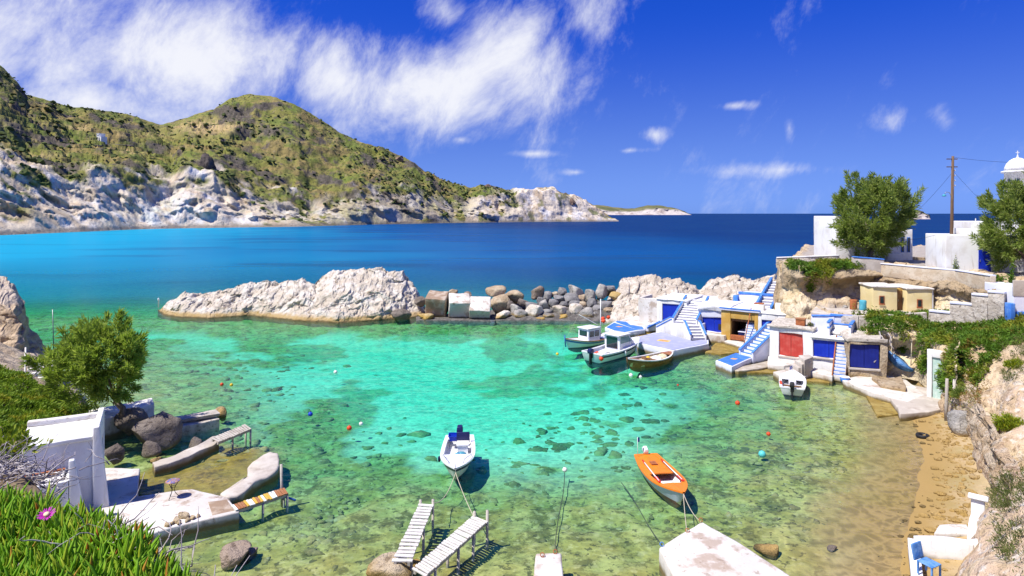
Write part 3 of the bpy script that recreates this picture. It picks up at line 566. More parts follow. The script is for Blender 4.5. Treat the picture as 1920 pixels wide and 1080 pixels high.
# ---------------------------------------------------------------- the cliff and bank on the right, as a height field pushed about by noise
LAND = {}
CHURCH_Z = 7.9
def right_land():
    xs = np.arange(9, 72, 0.24); ys = np.arange(12, 92, 0.24); X, Y = np.meshgrid(xs, ys)
    n1 = fbm(X, Y, 0, 0.22, 4, 51); n2 = fbm(X, Y, 0, 0.7, 4, 53)
    d1 = pdist(X, Y, [(25.9, 59.5), (28, 58.6), (31.5, 58.2), (35.4, 58.0), (37.6, 51), (37.2, 46.6), (39, 44.5), (75, 42), (75, 92), (44, 92), (36.5, 78), (30.8, 67.5), (27.2, 61)])+n1*0.5
    z1 = -5+(CHURCH_Z+5)*sstep(d1, -0.35, 0.55)
    d2 = pdist(X, Y, [(29.5, 66), (26.6, 61), (25.9, 56.5), (26.3, 53.6), (27.6, 52.4), (31, 53), (36, 60), (32, 72)])+n1*0.7
    z2 = -5+9.9*sstep(d2, -0.5, 2.0)+0.5*n2
    d3 = pdist(X, Y, [(26.3, 51.6), (28.3, 49.7), (33, 48.8), (36, 46.6), (38, 47), (38, 60), (27.5, 58)])+n1*0.2
    z3 = -5+9.3*sstep(d3, -0.5, 0.4)
    d4 = pdist(X, Y, FOOT_R)+n1*0.7*sstep(Y, 50, 44)
    far = sstep(Y, 36, 41)
    z4 = np.where(d4 > -0.6, -0.6+(1.3+1.7*far)*sstep(d4, -0.5, 0.9)+np.maximum(d4-0.2, 0)*(0.85-0.44*far)+n2*0.35, -5.0)
    z4 = np.minimum(z4, 5.0+np.maximum(X-34, 0)*0.5+6*sstep(Y, 36, 26))
    # hollows: sea-cut caves at the foot
    for cx, cy_, r, k in ((24.6, 29.0, 1.1, 1.9), (30.6, 45.0, 1.2, 1.6), (19.6, 23.2, .8, .8), (27.7, 35.4, .8, 1.0)): z4 = z4-k*np.exp(-((X-cx)**2+(Y-cy_)**2)/r**2)*sstep(d4, 0.0, 0.6)
    Z = np.maximum.reduce([z1, z2, z3, z4])
    flat = np.maximum(sstep(d1, 0.7, 1.6)*(z1 >= Z-0.05), sstep(d3, 0.3, 1.0)*(z3 >= Z-0.05))
    a = np.clip((Z+0.4)/1.2, 0, 1)*(1-flat)
    r = fbm(X, Y, Z, 0.5, 5, 61, 0.58, True); b = fbm(X, Y, Z, 0.8, 5, 63, 0.6); c = fbm(X, Y, Z, 0.75, 5, 65, 0.6)
    lay = fbm(X*.35, Y*.35, Z*1.8, 0.8, 3, 67)
    X2 = X+a*(b*0.65+lay*0.4); Y2 = Y+a*(c*0.65+lay*0.45); Z2 = Z+a*(r*0.42+b*0.32)
    red = sstep(Y, 40, 33)
    m = mat('cliff_rock', (0.50, 0.37, 0.22), [stain((0.62, 0.50, 0.34), .5, .42, .6, .9), stain((0.34, 0.25, 0.15), .8, .53, .66, .8), stain((0.20, 0.145, 0.09), 2.6, .58, .68, .7),
        dict(c=(0.56, 0.42, 0.30), attr='red', s=.9, lo=.4, hi=.6, k=.8), dict(c=(0.64, 0.58, 0.50), attr='red', s=2.3, lo=.5, hi=.62, k=.8), dict(c=(0.24, 0.16, 0.10), attr='red', s=3.1, lo=.58, hi=.68, k=.8),
        dict(c=(0.34, 0.31, 0.28), attr='flat', k=.8), dict(c=(0.45, 0.40, 0.34), attr='flat', s=1.5, lo=.45, hi=.6), dict(c=(0.30, 0.2, 0.06), z=(0.6, 0.15), zn=.4, k=.8)], .95, [(1.6, 1.0, .3), (6, .9, .1), (26, .7, .03)])
    struct('cliff', mesh_np('cliff', vec(X2, Y2, Z2), grid_faces(*X.shape), m, True, {'red': red, 'flat': flat}), 'sandstone cliff and bank behind the boathouses')
    LAND['R'] = (X2, Y2, Z2)
right_land()
def left_land():
    xs = np.arange(-62, -11, 0.26); ys = np.arange(12, 56, 0.26); X, Y = np.meshgrid(xs, ys)
    n1 = fbm(X, Y, 0, 0.25, 4, 71); d = pdist(X, Y, FOOT_L)+n1*0.7
    Z = np.where(d > -.6, -0.7+1.3*sstep(d, -.5, .9)+np.maximum(d, 0)*0.55+0.4*fbm(X, Y, 0, .8, 4, 73), -5.0)
    Z = np.minimum(Z, 4.5+0.15*np.maximum(d, 0))
    a = np.clip(Z+.4, 0, 1)
    X2 = X+a*.35*fbm(X, Y, Z, .8, 4, 75); Y2 = Y+a*.35*fbm(X, Y, Z, .8, 4, 77); Z2 = Z+a*.2*fbm(X, Y, Z, .8, 4, 79)
    m = mat('bank_earth', (0.40, 0.31, 0.21), [stain((0.52, 0.43, 0.31), .6, .42, .6, .9), stain((0.22, 0.17, 0.11), 1.4, .52, .66, .8), dict(c=(0.26, 0.18, 0.06), z=(.5, .1), zn=.4, k=.8)], .95, [(1.8, 1.0, .25), (8, .9, .08)])
    struct('bank', mesh_np('bank', vec(X2, Y2, Z2), grid_faces(*X.shape), m, True), 'earth bank along the near left shore')
    LAND['L'] = (X2, Y2, Z2)
left_land()
def fg_edge(X): return ip(X, [(-9, 6.2), (-6, 5.6), (-4.2, 4.9), (-3.3, 4.3), (-2.6, 3.75), (-1.9, 3.2), (-1.4, 2.78), (-1.1, 2.45), (-0.8, 2.0), (-.3, 1.2), (1, .8), (6, 1)])
def fg_z(X, Y):
    d = fg_edge(X)-Y
    z = 11.06-0.02*(Y-2)+0.10*fbm(X, Y, 0, 1.1, 3, 81)
    return np.where(d < 0.15, z-np.maximum(0.15-d, 0)**1.0*1.5, z)
def near_land():
    xs = np.arange(-10, 7, 0.09); ys = np.arange(-3, 8, 0.09); X, Y = np.meshgrid(xs, ys); Z = fg_z(X, Y)
    Z = np.maximum(Z, 6.0)
    m = mat('clifftop_soil', (0.16, 0.11, 0.065), [stain((0.26, 0.2, 0.12), 3, .42, .6, .9), stain((0.07, 0.05, 0.03), 7, .52, .66, .8)], .95, [(14, .9, .04)])
    struct('clifftop', mesh_np('clifftop', vec(X, Y, Z), grid_faces(*X.shape), m, True), 'clifftop soil under the foreground plants')
near_land()

def hill_at(px, py):
    d = (HILL['U']-px)**2+(HILL['PY']-py)**2; i = np.unravel_index(np.argmin(d), d.shape); return Vector((HILL['X'][i], HILL['Y'][i], HILL['Z'][i]))
# ---- cliff faces with real overhangs, below the chapel and below the hanging mats
FACES = {}
MT['tanwall'] = mat('tan_plaster_wall', (0.50, 0.40, 0.28), [stain((0.60, 0.52, 0.40), .9, .42, .6, .9), stain((0.34, 0.26, 0.17), 3, .56, .68, .7)], .95, [(4, .6, .08), (16, .5, .03)])
def face(name, label, us, yf, knots, rows, matl, amp, f, seed):
    """knots: list of (setback behind the foot line, height) as functions of u"""
    us = np.asarray(us, float); Yf = ip(us, yf); KY = [Yf+(ip(us, k[0]) if isinstance(k[0], list) else k[0]) for k in knots]; KZ = [(ip(us, k[1]) if isinstance(k[1], list) else us*0+k[1]) for k in knots]
    def disp(X, Y, Z, T):
        e = np.clip(np.minimum(T, len(knots)-1.0-T)+.3, 0, 1); a = amp*e
        big = fbm(X, Y, Z, f, 4, seed, .5); r = fbm(X, Y, Z, f*1.7, 5, seed+4, .6, True); b = fbm(X, Y, Z, f*3, 4, seed+9, .6); lay = fbm(X*.3, Y*.3, Z*2, f*2, 3, seed+14)
        return X+a*b*.6, Y+a*(big*1.5+r*.35+lay*.6), Z+a*(big*.5+b*.35)
    X, Y, Z, T = ridge(us, KY, KZ, rows, disp)
    struct(name, mesh_np(name, vec(X, Y, Z), grid_faces(*X.shape), matl, True), label); FACES[name] = (X, Y, Z)
MT['tuff'] = mat('cream_tuff', (0.62, 0.49, 0.29), [stain((0.72, 0.62, 0.44), .5, .42, .6, .9), stain((0.42, 0.29, 0.15), .9, .53, .66, .75), stain((0.24, 0.16, 0.085), 2.8, .60, .70, .7), dict(c=(0.30, 0.21, 0.12), z=(5.4, 6.2), zn=1.4, k=.75), dict(c=(0.46, 0.37, 0.24), z=(6.8, 7.5), zn=.8, k=.8)], .95, [(1.6, 1.0, .35), (6, .9, .12), (26, .7, .03)])
face('chapel_cliff', 'cream and brown cliff with overhang below the chapel', np.arange(1455, 1690, 1.3), [(1455, 60), (1470, 56), (1500, 53.2), (1540, 53.6), (1600, 55.6), (1690, 56.6)],
     [(0, [(1455, 1), (1500, 1.4), (1540, 3.0), (1690, 3.8)]), ([(1455, 1.2), (1540, 2.2), (1580, 1.0), (1690, .6)], [(1455, 4.2), (1530, 4.6), (1570, 4.4), (1690, 4.3)]), ([(1455, 2.0), (1530, 4.0), (1570, 3.6), (1640, 3.0), (1690, 1.2)], [(1455, 5.6), (1690, 5.7)]), ([(1455, 1.5), (1530, 2.5), (1580, 1.6), (1690, .6)], 7.0), ([(1455, 2.2), (1530, 3.4), (1690, 1.6)], 8.0), ([(1455, 5), (1690, 5)], 7.85)], [14, 10, 10, 8, 6], MT['tuff'], .55, .45, 5)
face('mat_cliff', 'cream rock face with hollows under the hanging ice plant', np.arange(1628, 1800, 1.3), [(1628, 47.3), (1680, 46.2), (1722, 45.2), (1752, 41.8), (1775, 39.3), (1800, 36.8)],
     [(0, .3), (.15, 1.4), ([(1628, .3), (1690, 1.4), (1720, 1.0), (1800, .2)], 2.2), ([(1628, -.2), (1690, .3), (1800, .2)], 3.3), ([(1628, .6), (1800, .9)], [(1628, 4.2), (1720, 4.3), (1800, 3.6)]), (3.2, [(1628, 4.4), (1800, 4.4)])], [8, 8, 8, 8, 8], MT['tuff'], .45, .6, 9)
face('near_bank_face', 'pinkish rocky foot of the bank above the beach', np.arange(1770, 1990, 2.0), [(1770, 38.6), (1800, 36.0), (1830, 32.5), (1850, 28.0), (1880, 24), (1990, 15)],
     [(-.6, -.2), (-.1, .9), (.5, 1.4), (.7, 2.0), (1.6, 2.3), (3.6, 2.4)], [8, 8, 8, 10, 10], mat('pinkish_rock', (0.60, 0.44, 0.27), [stain((0.72, 0.60, 0.45), .9, .42, .58, .9), stain((0.42, 0.27, 0.16), 1.3, .54, .66, .8), stain((0.20, 0.13, 0.085), 3.6, .60, .68, .8)], .95, [(2, 1.0, .3), (7, 1.0, .12), (28, .8, .03)]), .5, .7, 13)

face('yard_cliff', 'layered tan rock below the church yard wall', np.arange(1640, 1872, 1.5), [(1640, 57.6), (1700, 54.6), (1740, 52.6), (1800, 49.6), (1872, 45.0)],
     [(-.3, 3.6), (.1, 4.9), (.6, 5.8), (.1, 6.5), (.5, 7.1), (2.0, 7.2)], [6, 7, 7, 6, 6], MT['tuff'], .5, .7, 21)
# ================================================================== ROCKS
def rock_mesh(name, seed, matl, sub=3, planes=13, flat=0.58, rough=0.075, spike=False):
    rg = random.Random(seed); bm = bmesh.new(); bmesh.ops.create_icosphere(bm, subdivisions=sub, radius=1.0)
    co = np.array([v.co[:] for v in bm.verts])
    for k in range(planes):
        d = Vector((rg.gauss(0, 1), rg.gauss(0, 1), rg.gauss(0, 1))).normalized(); h = rg.uniform(flat-0.08, flat+0.2)
        n = np.array(d[:]); q = co@n; co = co-np.maximum(q-h, 0)[:, None]*n*1.0
    n1 = fbm(co[:, 0]+seed, co[:, 1], co[:, 2], 1.6, 4, seed, 0.55); n2 = fbm(co[:, 0], co[:, 1]+seed, co[:, 2], 5.0, 3, seed+5, 0.55, True)
    ln = np.linalg.norm(co, axis=1, keepdims=True); co = co*(1+(n1*rough*1.8+n2*rough*0.45)[:, None])
    if spike: co[:, :2] *= (1.0-0.55*np.clip(co[:, 2:3], 0, 1.2))
    for v, c in zip(bm.verts, co): v.co = c
    me = bpy.data.meshes.new(name); bm.to_mesh(me); bm.free()
    for p in me.polygons: p.use_smooth = True
    me.materials.append(matl)
    return me
RK = {}
for key in ('rockw', 'rockt', 'rockg', 'rockl', 'rockd', 'rockb', 'rocky'):
    RK[key] = [rock_mesh('boulder_'+key, 11*i+ord(key[4]), MT[key]) for i in range(4)]
ORD = ['first', 'second', 'third', 'fourth', 'fifth', 'sixth', 'seventh', 'eighth', 'ninth', 'tenth', 'eleventh', 'twelfth', 'thirteenth', 'fourteenth', 'fifteenth', 'sixteenth', 'seventeenth', 'eighteenth', 'nineteenth', 'twentieth']
rg = random.Random(5)
def boulder(name, label, key, loc, size, cat='boulder', group=None, rz=None, var=None):
    o = link(name, RK[key][rg.randrange(4) if var is None else var], None, loc, (rg.uniform(-.25, .25), rg.uniform(-.25, .25), rg.uniform(0, 6.28) if rz is None else rz), size)
    return tag(o, label, cat, group)
# the breakwater's boulders: x, y, width, height as seen, colour
BW = [(620, 195, 130, 75, 'rockt'), (785, 235, 130, 90, 'rockt'), (665, 285, 135, 140, 'rockt'), (955, 210, 95, 85, 'rockb'), (975, 265, 85, 75, 'rockg'), (1040, 235, 62, 95, 'rockg'), (1085, 217, 48, 45, 'rockt'),
      (1145, 195, 78, 70, 'rockg'), (1250, 190, 135, 72, 'rockl'), (1120, 252, 95, 58, 'rockg'), (1212, 252, 125, 65, 'rockg'), (1295, 247, 64, 60, 'rockt'), (1365, 222, 100, 72, 'rockl'), (1375, 297, 80, 88, 'rockg'),
      (1450, 212, 95, 105, 'rockl'), (1520, 182, 115, 75, 'rockg'), (1555, 232, 112, 52, 'rocky'), (1470, 297, 120, 80, 'rockg'), (895, 298, 115, 52, 'rockg'), (1000, 302, 98, 72, 'rockl'), (1080, 290, 84, 82, 'rockg'),
      (1155, 300, 64, 50, 'rockg'), (1245, 297, 95, 66, 'rockg'), (1302, 302, 58, 66, 'rockt'), (785, 342, 110, 86, 'rockl'), (675, 382, 125, 62, 'rockw'), (815, 382, 115, 64, 'rockl'), (915, 362, 145, 92, 'rockw'),
      (1040, 352, 92, 46, 'rockg'), (1040, 388, 92, 50, 'rockg'), (1130, 342, 125, 88, 'rockw'), (1250, 352, 115, 88, 'rockw'), (1345, 367, 115, 78, 'rockl'), (1402, 380, 64, 42, 'rockl'), (1155, 397, 92, 44, 'rocky'),
      (975, 412, 74, 40, 'rockt'), (1510, 347, 90, 60, 'rockt'), (1590, 335, 120, 110, 'rockw'), (1420, 330, 80, 60, 'rockg'), (290, 210, 66, 70, 'rockt'), (400, 225, 60, 50, 'rockb'), (75, 390, 130, 46, 'rocky'), (40, 275, 80, 60, 'rockd'), (735, 300, 70, 60, 'rockd'), (835, 280, 90, 45, 'rockd')]
cname = dict(rockw='whitish', rockt='tan', rockg='dark grey', rockl='light grey', rockb='brown', rocky='yellow-stained', rockd='blackish')
rows = {'back': [], 'middle': [], 'waterline': []}
for q in BW: rows['back' if q[1] < 245 else ('middle' if q[1] < 325 else 'waterline')].append(q)
for rn, lst in rows.items():
    lst.sort(key=lambda q: q[0])
    for i, (x, y, ww, hh, key) in enumerate(lst):
        px, py = 780+x/4.174, 500+y/4.174; Yd = 73.6+(400-y)/210*5.2
        c = P(px, py, Yd); sx, sz = ww/4.174*Yd/F/2*1.36, hh/4.174*Yd/F/2*1.44
        boulder('breakwater_boulder', f'{cname[key]} boulder, {ORD[i]} from the left in the {rn} row of the breakwater', key, (c.x, Yd, c.z), (sx, (sx+sz)/2, sz), group='boulders of the breakwater', rz=rg.uniform(-.5, .5))
crag('breakwater_core', np.arange(905, 1190, 2), [(905, 600), (1190, 602)], [(905, 594), (925, 580), (1000, 566), (1100, 560), (1190, 566)], 79.0, 5, MT['rubble'], 0.5, 0.6, 34, lab='rubble core under the breakwater boulders')
crag('reef', np.arange(780, 930, 2), [(780, 600), (930, 602)], [(780, 592), (850, 590), (930, 590)], 77.0, 3, MT['rubble'], 0.35, 0.7, 36, lab='low wet reef below the concrete blocks')
# three cast blocks
for i, (px, py, s, tilt, rz, m, lb) in enumerate([(820, 570, 1.25, (0.30, 0.07), -0.10, 'concbrown', 'brown tilted concrete cube beside the pale spit'), (861, 576, 1.28, (0.36, 0.03), 0.12, 'conclight', 'grey concrete cube between the brown and the whitest cube'),
                                                (900, 583, 1.25, (0.62, 0.04), 0.02, 'conclight', 'palest lowest concrete cube of the breakwater, next to the boulders')]):
    mb = MB(); mb.box(-s, s, -s, s, -s, s); c = P(px, py, 75.6-i*.6)
    o = mb.build('concrete_block', MT[m], None, True, 0.10, 0.10, 4, i*3); o.location = c; o.rotation_euler = (tilt[0], tilt[1], rz); tag(o, lb, 'concrete block', 'cast concrete blocks of the breakwater')
# single rocks round the cove
def brock(label, key, px, py, z, size, var=None, name='boulder', rz=0.0): 
    c = G(px, py, z); return boulder(name, label, key, (c.x, c.y, c.z+size[2]*0.35), size, 'rock', None, rz, var)
brock('large dark rounded rock below the tamarisk on the left shore', 'rockd', 290, 823, 0.4, (1.45, 1.2, 1.25), 1)
brock('dark rock between the tamarisk trunk and the large rounded rock', 'rockd', 248, 800, 0.5, (0.95, 0.9, 0.8), 2)
brock('small dark rock at the foot of the large rounded rock', 'rockd', 283, 848, 0.2, (0.6, 0.5, 0.45), 0)
brock('brown rock behind the white boathouse corner', 'rockd', 212, 858, 0.3, (0.55, 0.5, 0.6), 1)
brock('round brown boulder standing in the shallows below the terrace', 'rockb', 438, 1052, -0.1, (0.78, 0.62, 0.55), 2)
brock('small brown rock beside the round brown boulder', 'rockb', 470, 1042, -0.15, (0.34, 0.3, 0.28), 3)
brock('squarish rock at the end of the far plank walk', 'rockt', 416, 783, -0.1, (0.5, 0.45, 0.55), 1)
brock('dark wet rock in the brown shallows between two plank walks', 'rockd', 368, 838, -0.1, (0.5, 0.42, 0.4), 0)
brock('grey rocks lump under the pale stepping walk', 'rockl', 295, 868, 0.0, (0.4, 0.35, 0.25), 2)
brock('pale rocky lump at the foot of the two slatted jetties', 'rockt', 740, 1090, -0.1, (1.0, 0.9, 0.75), 1)
brock('rounded rock wedged between the two slatted jetties', 'rockt', 780, 1062, 0.1, (0.22, 0.2, 0.2), 0)
brock('dark boulder lying at the right foot of the pale spit', 'rockd', 752, 598, 0.0, (1.35, 1.1, 0.9), 2)
brock('yellow-fringed rock left of the brown concrete cube', 'rocky', 800, 600, -0.1, (1.1, 0.9, 0.55), 0)
brock('grey boulder at the foot of the sandy bank beside the ramp', 'rockl', 1805, 815, 0.3, (0.95, 0.9, 1.0), 3)
brock('flat pale rock beside the corner of the low white wall', 'rockt', 1760, 1035, 0.1, (0.75, 0.45, 0.3), 1)
brock('low wet rock in the shallows left of the white wall', 'rocky', 1722, 1025, -0.05, (0.35, 0.3, 0.22), 2)
brock('dark rock just breaking the water far right bottom', 'rockd', 1560, 1032, -0.1, (0.22, 0.2, 0.14), 2)
brock('tan rocks lump beside the big concrete slab', 'rockt', 1440, 1040, -0.15, (0.55, 0.5, 0.35), 2)
# drowned rocks: scattered stones on the bottom
def drowned():
    r2 = random.Random(8); V, Fc, base = [], [], 0
    def add(x, y, s):
        nonlocal base
        me = RK['rockt'][r2.randrange(4)]; k = DR[r2.randrange(3)]
        c, f = k; a = r2.uniform(0, 6.28); ca, sa = math.cos(a), math.sin(a); sx, sy, szz = s*r2.uniform(.7, 1.2), s*r2.uniform(.7, 1.2), s*r2.uniform(.22, .42)
        q = c*np.array([sx, sy, szz]); q = np.stack([q[:, 0]*ca-q[:, 1]*sa, q[:, 0]*sa+q[:, 1]*ca, q[:, 2]], 1)
        d = float(depth_at(np.array([x]), np.array([y]))[0])
        q += np.array([x, y, -d+min(-szz*.1, d-szz-0.06)]); V.append(q); Fc.append(f+base); base += len(q)
    DR = []
    for i in range(3):
        me = rock_mesh('stone', 50+i, MT['rockt'], 2, 12, .6, .30); co = np.array([v.co[:] for v in me.vertices]); fa = np.array([p.vertices[:] for p in me.polygons]); DR.append((co, fa)); bpy.data.meshes.remove(me)
    for px, py, n, sx, sy, s in [(1400, 850, 46, 70, 12, .36), (1480, 890, 46, 60, 22, .30), (1060, 840, 16, 80, 40, .6), (1200, 790, 44, 130, 40, .45), (1100, 780, 24, 90, 40, .5), (440, 690, 50, 110, 28, .55), (500, 740, 30, 90, 30, .5), (660, 840, 30, 100, 45, .45), (600, 930, 46, 70, 60, .32), (560, 1010, 60, 80, 50, .28), (900, 1000, 46, 160, 60, .28), (1150, 960, 40, 120, 60, .28),
                              (1450, 1000, 40, 80, 50, .25), (1300, 720, 34, 90, 25, .42), (640, 600, 26, 130, 8, .6), (850, 612, 34, 70, 7, .7), (1050, 612, 40, 90, 7, .65), (1500, 800, 26, 80, 50, .22), (430, 850, 40, 60, 25, .3), (330, 870, 30, 40, 14, .25), (1560, 930, 16, 60, 60, .2), (960, 880, 18, 80, 40, .4), (140, 610, 22, 50, 14, .7), (1180, 860, 12, 40, 25, .4), (720, 760, 6, 60, 40, .5), (480, 800, 30, 50, 40, .35)]:
        for k in range(int(n*1.5)):
            x, y = r2.gauss(px, sx*.8), r2.gauss(py, sy*.6)
            if y < 585: continue
            c = G(x, y, -0.6); add(c.x, c.y, s*(.3+1.1*r2.random()**2.2))
    m = mat('drowned_stone', (0.33, 0.27, 0.095), [dict(c=(0.40, 0.34, 0.14), s=1.1, lo=.42, hi=.6), dict(c=(0.19, 0.16, 0.06), s=.35, lo=.48, hi=.6, k=.9), dict(c=(0.42, 0.38, 0.22), s=4, lo=.56, hi=.66, k=.7)], .95, [(7, .9, .08)])
    tag(link('drowned_stones', mesh_np('drowned_stones', np.concatenate(V), np.concatenate(Fc), m, True)), 'algae-covered stones lying on the bottom of the cove', 'stones', None, 'stuff')
drowned()

# ================================================================== JETTIES, TERRACES AND SLABS
def slab(name, label, pts, ztop, zbot, m, cat='quay', px=True, deck=None, bev=0.06, wob=0.05, edge=0.92, border=None):
    w_ = [G(a, b, ztop) for a, b in pts] if px else [Vector((a, b, ztop)) for a, b in pts]
    c = sum(w_, Vector())/len(w_); t = thing(name, label, cat, (c.x, c.y, zbot))
    mb = MB(); mb.prism([(q.x-c.x, q.y-c.y) for q in w_], 0, ztop-zbot)
    mb.build('slab', MT[m], t, True, bev, wob, 3, len(label))
    if deck:
        mb = MB(); mb.prism([((q.x-c.x)*edge, (q.y-c.y)*edge) for q in w_], ztop-zbot-.10, ztop-zbot+0.03); mb.build('deck', MT[deck], t, False, 0.01)
    return t, c
def mark(t, ztop, px, py, hx, hy, rz, diamond=False):
    c = G(px, py, ztop); o = c-t.location
    def poly(s): return [(-hx*s, -hy*s), (hx*s, -hy*s), (hx*s, hy*s), (-hx*s, hy*s)] if not diamond else [(-hx*s, 0), (0, -hy*s), (hx*s, 0), (0, hy*s)]
    z = ztop-t.location.z+.034
    mb = MB(); mb.prism(poly(1), 0, .004); a = mb.build('painted_border', MT['marky'], t, loc=(o.x, o.y, z), rot=(0, 0, rz))
    mb = MB(); mb.prism(poly(.66), 0, .004); mb.build('painted_centre', MT['mark'], a, loc=(0, 0, .0045))
slab('concrete_terrace', 'white sunlit concrete terrace carrying the small round table', [(196, 877), (262, 877), (258, 929), (360, 916), (428, 932), (449, 960), (316, 990), (150, 1040), (120, 990), (175, 930)], 0.45, -0.8, 'conclight', 'terrace')
slab('terrace_patch', 'brown square of bare concrete at the end of the white terrace', [(390, 941), (425, 937), (440, 957), (398, 966)], 0.463, 0.3, 'concbrown', 'concrete patch', bev=0.01, wob=0.01)
slab('concrete_pier', 'pale concrete pier with a rounded head beside the brown shallows', [(412, 926), (440, 905), (466, 890), (464, 876), (482, 856), (506, 846), (521, 849), (525, 862), (520, 880), (500, 893), (478, 905), (452, 927), (428, 934)], 0.36, -0.7, 'concrete', 'pier', bev=.1, wob=.12)
slab('concrete_block_pier', 'small bare concrete pier end at the bottom centre', [(1004, 1037), (1053, 1036), (1059, 1110), (996, 1112)], 0.7, -0.6, 'conclight', 'pier', bev=.08)
slab('concrete_slab', 'big weathered white concrete slab where the orange boat is moored', [(1316, 977), (1382, 1014), (1480, 1078), (1520, 1130), (1290, 1130), (1236, 1026), (1262, 1010)], 0.75, -0.6, 'conclight', 'slab', bev=.09)
def plank_walk(name, label, a0, a1, b0, b1, z, n, mats, gap=0.35, posts=(), ends=None, thick=0.045, zb=None, cat='jetty'):
    """planks laid across from edge a (near) to edge b (far); corners in photo pixels at height z"""
    A0, A1 = G(*a0, z), G(*a1, z); zb = z if zb is None else zb; B0, B1 = G(*b0, zb), G(*b1, zb)
    base = (A0+A1)/2; t = thing(name, label, cat, (base.x, base.y, 0)); rr = random.Random(len(label))
    for k in range(n):
        f0, f1 = k/n, (k+1-gap)/n
        q = [A0.lerp(B0, f0), A1.lerp(B1, f0), A1.lerp(B1, f1), A0.lerp(B0, f1)]
        c = sum(q, Vector())/4; ov = 1+rr.uniform(0, .10)
        mb = MB(); pl = [((v.x-c.x)*ov, (v.y-c.y)*(ov if abs(v.y-c.y) > .5 else 1)) for v in q]; mb.prism(pl, -thick/2, thick/2)
        mb.build('plank', MT[mats[k % len(mats)] if isinstance(mats, list) else mats], t, False, 0.006, loc=(c.x-base.x, c.y-base.y, c.z+rr.uniform(-.012, .012)), rot=(rr.uniform(-.02, .02), rr.uniform(-.02, .02), rr.uniform(-.025, .025)))
    for f in (0.14, 0.86):
        p, q = A0.lerp(A1, f)-base, B0.lerp(B1, f)-base; d = (q-p).normalized(); mb = MB()
        L = (q-p).length; s = Vector((-d.y, d.x, 0))*.045
        pts = [p-s, p+s, q+s, q-s]; z0 = A0.z-thick/2-.003; z1 = B0.z-thick/2-.003
        mb.add([(v.x, v.y, (z0 if i in (0, 1) else z1)-.13) for i, v in enumerate(pts)]+[(v.x, v.y, z0 if i in (0, 1) else z1) for i, v in enumerate(pts)], [(0, 3, 2, 1), (4, 5, 6, 7), (0, 1, 5, 4), (1, 2, 6, 5), (2, 3, 7, 6), (3, 0, 4, 7)])
        mb.build('beam', MT['woodg'], t)
    for f, side, top in posts:
        p = A0.lerp(B0, f).lerp(A1.lerp(B1, f), side); mb = MB(); lz = A0.lerp(B0, f).z
        mb.tube([(0, 0, -1.6), (.02, .01, lz+top)], .055, 7); mb.build('post', MT['woodg'], t, True, loc=(p.x-base.x, p.y-base.y, 0))
    return t
plank_walk('slatted_jetty', 'shorter left one of the two bleached slatted jetties', (736, 1052), (771, 1053), (787, 943), (813, 945), .85, 17, 'woodw', .38, [(.98, .05, .16), (.98, .95, .22), (.55, .1, -.1), (.55, .9, -.1), (.05, .1, -.1), (.05, .9, -.1)])
plank_walk('slatted_jetty', 'longer right one of the two bleached slatted jetties', (774, 1066), (797, 1081), (889, 966), (915, 977), .85, 28, 'woodw', .36, [(.97, .1, .22), (.99, .95, .42), (.5, .1, -.1), (.5, .9, -.1), (.15, .9, -.1), (.75, .9, -.1)])
plank_walk('plank_bridge', 'plank bridge of yellow, brown and white slats off the terrace', (434, 948), (442, 957), (534, 914), (541, 925), .52, 19, ['paintw', 'woodr', 'woodr', 'woodr', 'woody', 'paintw', 'paintw', 'woody', 'woodr', 'woody', 'paintw', 'woody', 'woody', 'paintw', 'paintw', 'woodr', 'woodr', 'woodr', 'woodr'], .22, [(.97, .95, -.1), (.97, .05, -.1), (.5, .9, -.1)], cat='bridge')
mb = MB(); c = G(529, 925, .3); mb.tube([(0, 0, -.6), (-.08, .1, 1.25)], .06, 7); tag(mb.build('mooring_post', MT['woodg'], loc=c, smooth=True), 'grey wooden post leaning beside the pier head', 'post')
mb = MB(); c = G(533, 935, .1); mb.tube([(-.55, .12, .22), (.55, -.12, -.02)], .05, 7); tag(mb.build('blue_pipe', MT['hullblue'], loc=c, smooth=True), 'blue pipe under the end of the coloured plank bridge', 'pipe')
plank_walk('plank_walk', 'grey plank walk farthest up the left shore, behind the big dark rock', (322, 783), (326, 790), (406, 768), (412, 776), .75, 12, 'woodg', .04, [(.3, .5, -.08), (.65, .5, -.08)], cat='walkway')
slab('stone_footing', 'rough stone footing under the farthest plank walk', [(322, 792), (405, 779), (412, 786), (330, 802)], .5, -.8, 'stonewall', 'footing', bev=.05, wob=.14)
plank_walk('plank_walk', 'grey slatted plank walk ending in the water on rusty legs', (396, 822), (410, 829), (461, 795), (472, 804), .75, 14, 'woodg', .30, [(.97, .1, -.05), (.97, .9, -.05), (.5, .5, -.08)], cat='walkway')
slab('concrete_ramp', 'narrow pale concrete ramp leading to the slatted plank walk', [(284, 866), (316, 858), (352, 842), (384, 828), (404, 818), (412, 828), (392, 838), (352, 856), (318, 870), (288, 876)], .36, -.6, 'concrete', 'ramp', bev=.05, wob=.1)
